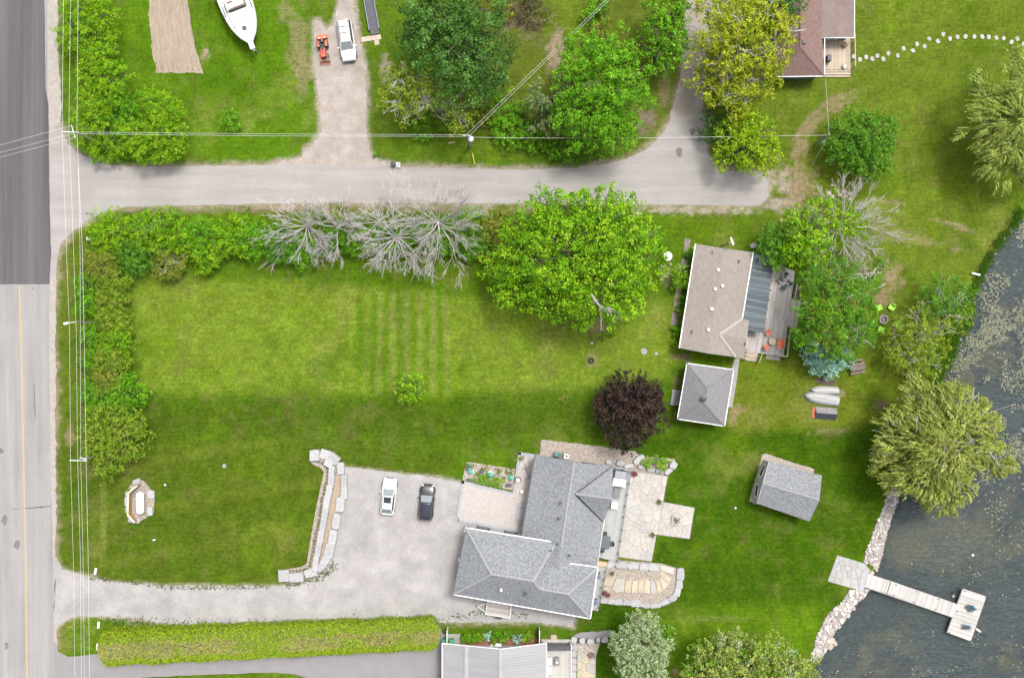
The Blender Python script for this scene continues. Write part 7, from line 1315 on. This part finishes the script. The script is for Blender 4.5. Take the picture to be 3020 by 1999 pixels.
t = thing('white_round_table', 'white round-topped spool table beside the huge lime tree', 'table', P(1967, 757)); b = MB(); b.lathe((0, 0, 0), [(.5, 0), (.5, .05), (.2, .06), (.2, .5), (.57, .52), (.57, .57), (.5, .585)], 24); b.build('top', M_WHITE, t)
t = thing('tyre_planter', 'old black tyre lying on the lawn', 'tyre', P(1743, 1063)); b = MB(); b.tube([(.3 * math.cos(k / 16 * 6.283), .3 * math.sin(k / 16 * 6.283), .1) for k in range(17)], .11, 8, False); b.build('tyre', M_TYRE, t, smooth=True); b = MB(); b.lathe((0, 0, 0), [(.22, 0), (.22, .06), (.05, .09)], 10); b.build('soil', MATS['dark_mulch'], t)
for lb, px, py, rx, ry in (('white chunk of stone on the bare patch under the lime tree', 1745, 1012, .22, .16), ('pale flat triangular stone by the well lid', 1935, 1043, .24, .18), ('pale stone near the bare limb of the huge lime tree', 1662, 965, .12, .1), ('white stone in the cottage flower bed', 2029, 786, .12, .12), ('white stone beside the round spool table', 1977, 779, .14, .14), ('grey boulder in the verge near the round dark tree', 2303, 650, .22, .2), ('low grey boulder beside the cottage lean-to', 2222, 725, .5, .35)): b, c = boulder(px, py, rx, ry, .16, .3, 7, int(px)); tag(b.build('stone', M_LIMESTONE, None, c), lb, 'stone')
for lb, px, py in (('white ball on the lawn below the gabled shed', 2168, 1497), ('white ball on the south lawn by the pale-leaved tree', 2127, 1883), ('tiny white ball on the west lawn', 487 + 1, 1429)): w = P(px, py); b = MB(); b.lathe((0, 0, 0), [(.02, 0), (.1, .04), (.15, .14), (.1, .25), (.02, .28)], 12); o = b.build('ball', M_WHITE, None, smooth=True); o.location = (w[0], w[1], 0); tag(o, lb, 'ball')
t = thing('vent_pipe', 'white bent vent pipe on the lawn below the tank', 'pipe', P(457, 1590)); b = MB(); b.tube([(-.15, -.02, 0), (-.15, -.02, .35), (0, 0, .45), (.25, .05, .4)], .07, 8); b.build('pipe', M_WHITE, t)
for lb, px, py, a in (('white culvert pipe end north of the gravel drive mouth', 283, 1682, 80), ('white culvert pipe end between the two drive mouths', 292, 1840, 85), ('white culvert pipe end at the hedge tip', 289, 1904, 85)):
    t = thing('culvert_pipe', lb, 'pipe', P(px, py), math.radians(a)); b = MB(); b.tube([(-.45, 0, .1), (.4, 0, .12)], .16, 10); b.build('pipe', M_WHITE, t); part('mouth', M_BLACK, ((.41, 0, .12), (.01, .2, .2)), bevel=0)
t = thing('rubbish_bin', 'dark round rubbish bin at the edge of the side road', 'bin', P(1162, 486)); b = MB(); b.lathe((0, 0, 0), [(.24, 0), (.28, .7), (.31, .72), (.31, .78), (.22, .84), (.05, .88)], 14); b.build('body', M_CHAR, t)
t = thing('recycling_box', 'white recycling box full of paper at the edge of the side road', 'box', P(1175, 488)); part('box', M_WHITE, ((0, 0, .16), (.5, .62, .3))); part('contents', M_CHAR, ((.05, .08, .33), (.2, .22, .05)), ((-.1, -.15, .33), (.18, .12, .06)), bevel=0)
t = thing('plank', 'loose pale plank in the grass by the transformer pole', 'plank', P(1332, 421), .15); part('board', M_FIR[1], ((0, 0, .03), (.8, .12, .05))); t = thing('guy_marker', 'yellow guy-wire guard beside the transformer pole', 'marker', P(1397, 470), math.radians(-78)); b = MB(); b.tube([(-.6, 0, .8), (.6, 0, .02)], .06, 6); b.build('guard', mat('marker_yellow', (.62, .5, .08), None, 2, .6), t)
t = thing('utility_pedestal', 'pale utility pedestal by the hedge at the road corner', 'pedestal', P(268, 706)); part('case', mat('pale_green_case', (.48, .56, .5), None, 2, .5), ((0, 0, .4), (.45, .42, .8)), bevel=.04); part('base', M_CONC, ((0, 0, .05), (.6, .6, .1)))
t = thing('bench_plank', 'white plank bench on the grassy lake bank', 'bench', P(2874, 809), math.radians(-13)); part('seat', M_WHITE, ((0, 0, .42), (1.05, .22, .06))); part('leg', M_WHITE, ((-.4, 0, .2), (.07, .2, .4))); part('leg', M_WHITE, ((.4, 0, .2), (.07, .2, .4)))
t = thing('feed_bag', 'crumpled white bag at the end of the side road', 'bag', P(2329, 630)); b = MB(); b.lathe((0, 0, 0), [(.12, 0), (.2, .1), (.18, .25), (.08, .34), (.1, .4)], 9, 1, .7); b.build('sack', M_WHITE, t)
t = thing('barbecue', 'grey covered barbecue on the pale plank deck', 'barbecue', P(2438, 178, .5)); part('hood', M_CHAR, ((0, 0, .85), (.55, .8, .4)), bevel=.1); part('cart', M_CHAR, ((0, 0, .35), (.5, .75, .6)))
t = thing('corrugated_sheet', 'dark corrugated sheet leaning at the garage wall', 'sheet', P(1993, 1172), -.12)
for k in range(7): part('rib', mat('zinc_rib', (.2, .21, .22), (.26, .27, .28), 3, .5, metal=.4), ((0, -.85 + .28 * k, .35), (1.25, .2, .04)), bevel=0)
part('prop', M_WOODW[0], ((.4, 0, .16), (.08, 1.6, .32)))
t = thing('utility_box', 'small grey utility box by the east service pole', 'box', P(2424, 421)); part('case', M_WHITE, ((0, 0, .3), (.5, .38, .6))); part('lid', M_CONC, ((0, 0, .62), (.54, .42, .05)))
# -- south house garden
struct(sheet('red_mulch_bed', [(1358, 1884), (1592, 1882), (1590, 1935), (1358, 1935)], .03, M_BRICKMULCH, .04, .4)); struct(sheet('bin_pad', [(1305, 1868), (1357, 1868), (1357, 1900), (1305, 1900)], .034, M_CONC, .01, .5)); struct(sheet('gravel_walk', [(1690, 1880), (1698, 1868), (1720, 1862), (1760, 1862), (1800, 1856), (1815, 1870), (1780, 1884), (1720, 1884)], .02, M_SOUTH, .04, .3))
for lb, x in (('white vinyl fence panel by the green bins', 1321), ('white vinyl fence panel at the deck end of the mulch bed', 1590)):
    t = thing('fence_panel', lb, 'fence', P(x, 1870)); part('panel', M_WHITE, ((0, 0, .9), (.06, 1.85, 1.7))); part('post', M_WHITE, ((0, .95, .95), (.13, .13, 1.9))); part('post', M_WHITE, ((0, -.95, .95), (.13, .13, 1.9))); part('top_rail', M_WHITE, ((0, 0, 1.78), (.1, 1.85, .08)))
M_BIN = mat('bin_green', (.03, .26, .11), (.04, .31, .14), 3, .5)
for lb, x in (('green wheelie bin left of the vinyl fence', 1312), ('green wheelie bin right of the vinyl fence', 1333)): t = thing('wheelie_bin', lb, 'bin', P(x, 1886)); part('body', M_BIN, ((0, 0, .45), (.55, .6, .9)), bevel=.04); part('lid', M_BIN, ((0, .02, .94), (.6, .7, .07)), bevel=.03); part('handle', M_BLACK, ((0, -.36, .92), (.4, .05, .05)))
t = thing('white_bench', 'white bench on the red mulch bed', 'bench', P(1463, 1897), 0); part('seat', M_WHITE, ((0, 0, .42), (1.4, .4, .06))); part('leg', M_WHITE, ((-.55, 0, .2), (.08, .36, .4))); part('leg', M_WHITE, ((.55, 0, .2), (.08, .36, .4)))
t = thing('south_deck', 'pale board deck beside the metal-roofed house', 'deck', P(1648, 1960)); so = t.location.copy(); z = .45; pl = PP([(1596, 1886), (1683, 1886), (1683, 2120), (1596, 2120)], z); decking(t, so, [pl], math.radians(90), [mat('pale_deck_a', (.42, .395, .365), (.46, .43, .40), 1, .8), mat('pale_deck_b', (.46, .435, .405), (.50, .475, .445), 1, .8)], z, .16); b = MB(); b.prism(offset(pl, .05), 0, z - .05); b.build('skirting', M_WHITE, t, so); b = MB(); bar(b, P(1683, 1887)[:2] + (1.3,), P(1683, 2120)[:2] + (1.3,), .08, .06); b.build('rail', M_WHITE, t, so)
t = thing('swing_canopy', 'dark canopy swing at the end of the pale deck', 'swing', P(1639, 1896, .45)); part('canopy', mat('charcoal_canvas', (.055, .055, .065), (.075, .075, .085), 3, .8), ((-.85, 0, 1.8), (1.6, .5, .06)), ((.85, 0, 1.8), (1.6, .5, .06))); part('frame', M_CHAR, ((0, .3, 1.82), (3.4, .06, .06)), ((0, -.3, 1.82), (3.4, .06, .06)), ((-1.7, 0, .9), (.06, .6, 1.8)), ((1.7, 0, .9), (.06, .6, 1.8))); part('seat', M_CHAR, ((0, 0, .45), (3.0, .45, .08)))
t = thing('fire_table', 'grey fire table on the pale deck', 'table', P(1642, 1945, .45)); part('top', mat('grey_top', (.2, .195, .19), None, 2, .6), ((0, 0, .6), (.6, 1.05, .06))); part('base', M_CHAR, ((0, 0, .28), (.45, .85, .56))); b = MB(); b.lathe((0, -.1, .63), [(.15, 0), (.15, .08), (.09, .1), (.05, .1)], 14); b.build('burner', M_WHITE, t)
t = thing('lounge_sofa', 'white cushioned outdoor sofa along the metal-roofed house wall', 'sofa', P(1619, 1960, .45)); part('seat', M_WHITE, ((0, .55, .3), (.7, 1.0, .3)), ((0, -.55, .3), (.7, 1.0, .3)), bevel=.05); part('back', M_CREAM, ((-.3, 0, .6), (.14, 2.1, .4)), bevel=.04); part('base', M_CHAR, ((0, 0, .08), (.6, 2.0, .16)))
t = thing('boulder_edge', 'column of pale boulders edging the pale deck', 'rock wall', P(1692, 1940)); bo = t.location.copy()
for k in range(8): stone_piece(t, bo, 1692 + R.uniform(-2, 2), 1884 + 20.5 * k, .42, .47, .5, M_LIMESTONE, R.uniform(-.2, .2), n=9, seed=k)
for k, (x, y, rx, ry, lb) in enumerate([(1716, 1886, .42, .42, 'pale boulder first along the grey walk'), (1741, 1888, .55, .42, 'largest pale boulder along the grey walk'), (1763, 1884, .3, .34, 'smallest pale boulder along the grey walk'), (1783, 1884, .5, .36, 'pale boulder at the silvery tree end of the grey walk')]): b, c = boulder(x, y, rx, ry, .5, .1, 9, k + 20); tag(b.build('boulder', M_LIMESTONE, None, c), lb, 'boulder')
t = thing('crazy_paving', 'strip of buff crazy paving between the boulders and the lawn', 'paving', P(1730, 1960)); co = t.location.copy(); pl = PP([(1702, 1895), (1770, 1895), (1757, 1935), (1756, 2080), (1702, 2080)]); b = MB(); b.prism(pl, -.05, .03); b.build('joint_bed', M_MORTAR, t, co); slabs(t, co, voronoi(pl, 34, .04, 0, 9), [M_SANDST, M_FLAG], 0, .07)
b = MB(); w = P(1633, 1877); b.box((0, 0, .1), (.75, .6, .3)); o = b.build('stone_step', M_SANDST, None); o.location = (w[0], w[1], 0); tag(o, 'buff stone block step at the end of the canopy swing', 'step')
for k in range(9): a = k / 9 * 6.283; b, c = boulder(1966 + 24 * math.cos(a), 1867 + 24 * math.sin(a), .16, .14, .16, a, 7, k + 70); tag(b.build('edging_stone', M_LIMESTONE, None, c), 'small edging stone ringing the low round shrub', 'stone', 'stones round the low shrub')
# ---------------------------------------------------------------- power poles and lines
M_POLE = mat('weathered_pole', (.24, .21, .2), (.32, .29, .28), 2, .9, .2, 10, stretch=(1, 1, .2)); M_WIRE = mat('aluminium_wire', (.62, .62, .60), None, 1, .45); M_ARM = mat('pale_crossarm', (.48, .5, .49), (.54, .56, .55), 2, .7)
def pole(label, px, py, h, arms, r=.14, trans=None):
    x, y, _ = P(px, py, h); t = thing('power_pole', label, 'pole', (x, y, 0)); b = MB(); b.tube([(x, y, -.1), (x, y, h + .15)], [r * 1.2, r * .8], 10); b.build('post', M_POLE, t, (x, y, 0))
    for (a, c, z) in arms:
        b = MB(); A = P(*a, z); B = P(*c, z); bar(b, A, B, .12, .13); ar = b.build('crossarm', M_ARM, t, (x, y, 0))
        for f in (.06, .5, .94): q = Vector(A).lerp(Vector(B), f); b = MB(); b.lathe((q.x, q.y, q.z + .05), [(.05, 0), (.08, .06), (.05, .1), (.07, .14), (.03, .2)], 8); b.build('insulator', M_WHITE, ar, (x, y, 0))
    if trans: q = P(*trans, h - 1.0); b = MB(); b.lathe((q[0], q[1], h - 1.6), [(.28, 0), (.34, .05), (.34, .85), (.3, .92), (.06, .97)], 16); b.build('transformer', mat('pale_transformer', (.5, .51, .52), None, 2, .45), t, (x, y, 0)); b = MB(); bar(b, (x, y, h - 1.1), (q[0], q[1], h - 1.1), .1, .1); b.build('bracket', M_CHAR, t, (x, y, 0))
    return t
ZW = 6.6
pole('corner power pole with slanting crossarms where the roads meet', 225, 391, ZW, [((184, 389), (232, 391), ZW - .1), ((211, 370), (223, 409), ZW - .35)]); pole('roadside power pole with a level crossarm at the hedge end', 240, 1357, ZW, [((206, 1356.5), (257, 1358), ZW - .1), ((237, 1349), (254, 1353), ZW - .6)]); pole('power pole with a transformer can beside the side road', 1377, 399, ZW, [((1366, 400), (1388, 401), ZW - .3)], .15, (1389, 411)); pole('short service pole by the round dark green tree', 2445, 398, 5.2, [], .11)
x, y, _ = P(2152, 716, 5.0); t = thing('yard_light', 'yard light on a wooden pole behind the tan cottage', 'lamp post', (x, y, 0)); b = MB(); b.tube([(x, y, -.1), (x, y, 5.0)], [.12, .1], 8); b.build('post', M_POLE, t, (x, y, 0)); b = MB(); bar(b, P(2155, 701, 5.1), P(2163, 722, 5.1), .2, .14); b.build('lamp_head', M_WHITE, t, (x, y, 0)); b = MB(); bar(b, (x, y, 4.95), P(2159, 712, 5.05), .07, .07); b.build('arm', M_POLE, t, (x, y, 0))
x, y, _ = P(222, 949, 6.2); t = thing('street_light', 'street light arm reaching over the wires from the roadside hedge', 'street light', (x, y, 0)); b = MB(); b.tube([(x, y, -.1), (x, y, 6.2)], [.10, .08], 8); b.build('post', M_POLE, t, (x, y, 0)); b = MB(); bar(b, (x, y, 6.15), P(200, 952, 6.3), .09, .08); b.build('arm', M_ARM, t, (x, y, 0)); b = MB(); bar(b, P(201, 952, 6.3), P(188, 955, 6.3), .26, .1); b.build('lamp_head', M_WHITE, t, (x, y, 0))
def wire(label, pts, z=ZW, r=.013, sag=.35):
    W = []; 
    for i, q in enumerate(pts): W.append(Vector(P(q[0], q[1], q[2] if len(q) > 2 else z)))
    out = []
    for A, B in zip(W[:-1], W[1:]):
        for k in range(6): out.append(A.lerp(B, k / 6))
    out.append(W[-1]); b = MB(); b.tube(out, r, 5, False); o = out[0]; ob = b.build('power_line', M_WIRE, None, (o.x, o.y, 0)); tag(ob, label, 'wire')
wire('power line nearest the main road', [(189, -120), (187, 0), (184, 330), (183, 389), (187, 490), (196, 740), (205, 980), (208, 1357), (216, 1640), (221, 1999), (224, 2150)]); wire('power line second from the main road', [(209, -120), (208, 0), (203, 384), (208, 490), (217, 740), (225, 980), (229, 1357), (237, 1640), (240, 1999), (242, 2150)])
wire('power line third from the main road', [(231, 490, 6.2), (236, 740, 6.2), (237, 980, 6.2), (238, 1357, 6.2), (245, 1640, 6.2), (249, 1999, 6.2), (251, 2150, 6.2)]); wire('power line farthest from the main road, along the hedge', [(232, -120), (230, 0), (227, 389), (231, 490), (243, 740), (248, 980), (254, 1357), (260, 1640), (264, 1999), (266, 2150)], ZW, .015)
for lb, a, c in (('power line crossing the main road from the corner pole, upper strand', (211, 371), (-120, 461)), ('power line crossing the main road from the corner pole, middle strand', (218, 393), (-120, 482)), ('power line crossing the main road from the corner pole, lower strand', (222, 407), (-120, 494))): wire(lb, [a, c], 6.4)
wire('power line between the corner pole and the transformer pole, lane side', [(228, 390), (800, 395.5), (1376, 398)]); wire('power line between the corner pole and the transformer pole, road side', [(228, 395), (800, 401.5), (1376, 403)], ZW - .2); wire('power line running diagonally from the transformer pole, upper strand', [(1377, 397), (1790, -2), (1900, -110)]); wire('power line running diagonally from the transformer pole, lower strand', [(1383, 402), (1796, 1), (1910, -110)])
wire('twisted service cable between the transformer pole and the service pole', [(1390, 405, 6.2), (1500, 407, 6.1), (1750, 408, 5.6), (2000, 406, 5.4), (2240, 402, 5.2), (2445, 399, 5.1)], 6, .015); wire('service cable from the service pole to the brown-roofed house', [(2445, 398, 5.1), (2441, 330, 4.6), (2435, 233, 3.6)], 5, .012); wire('guy wire slanting from the service pole into the grass', [(2444, 399, 5.0), (2415, 450, 2.4), (2390, 497, .05)], 5, .012)
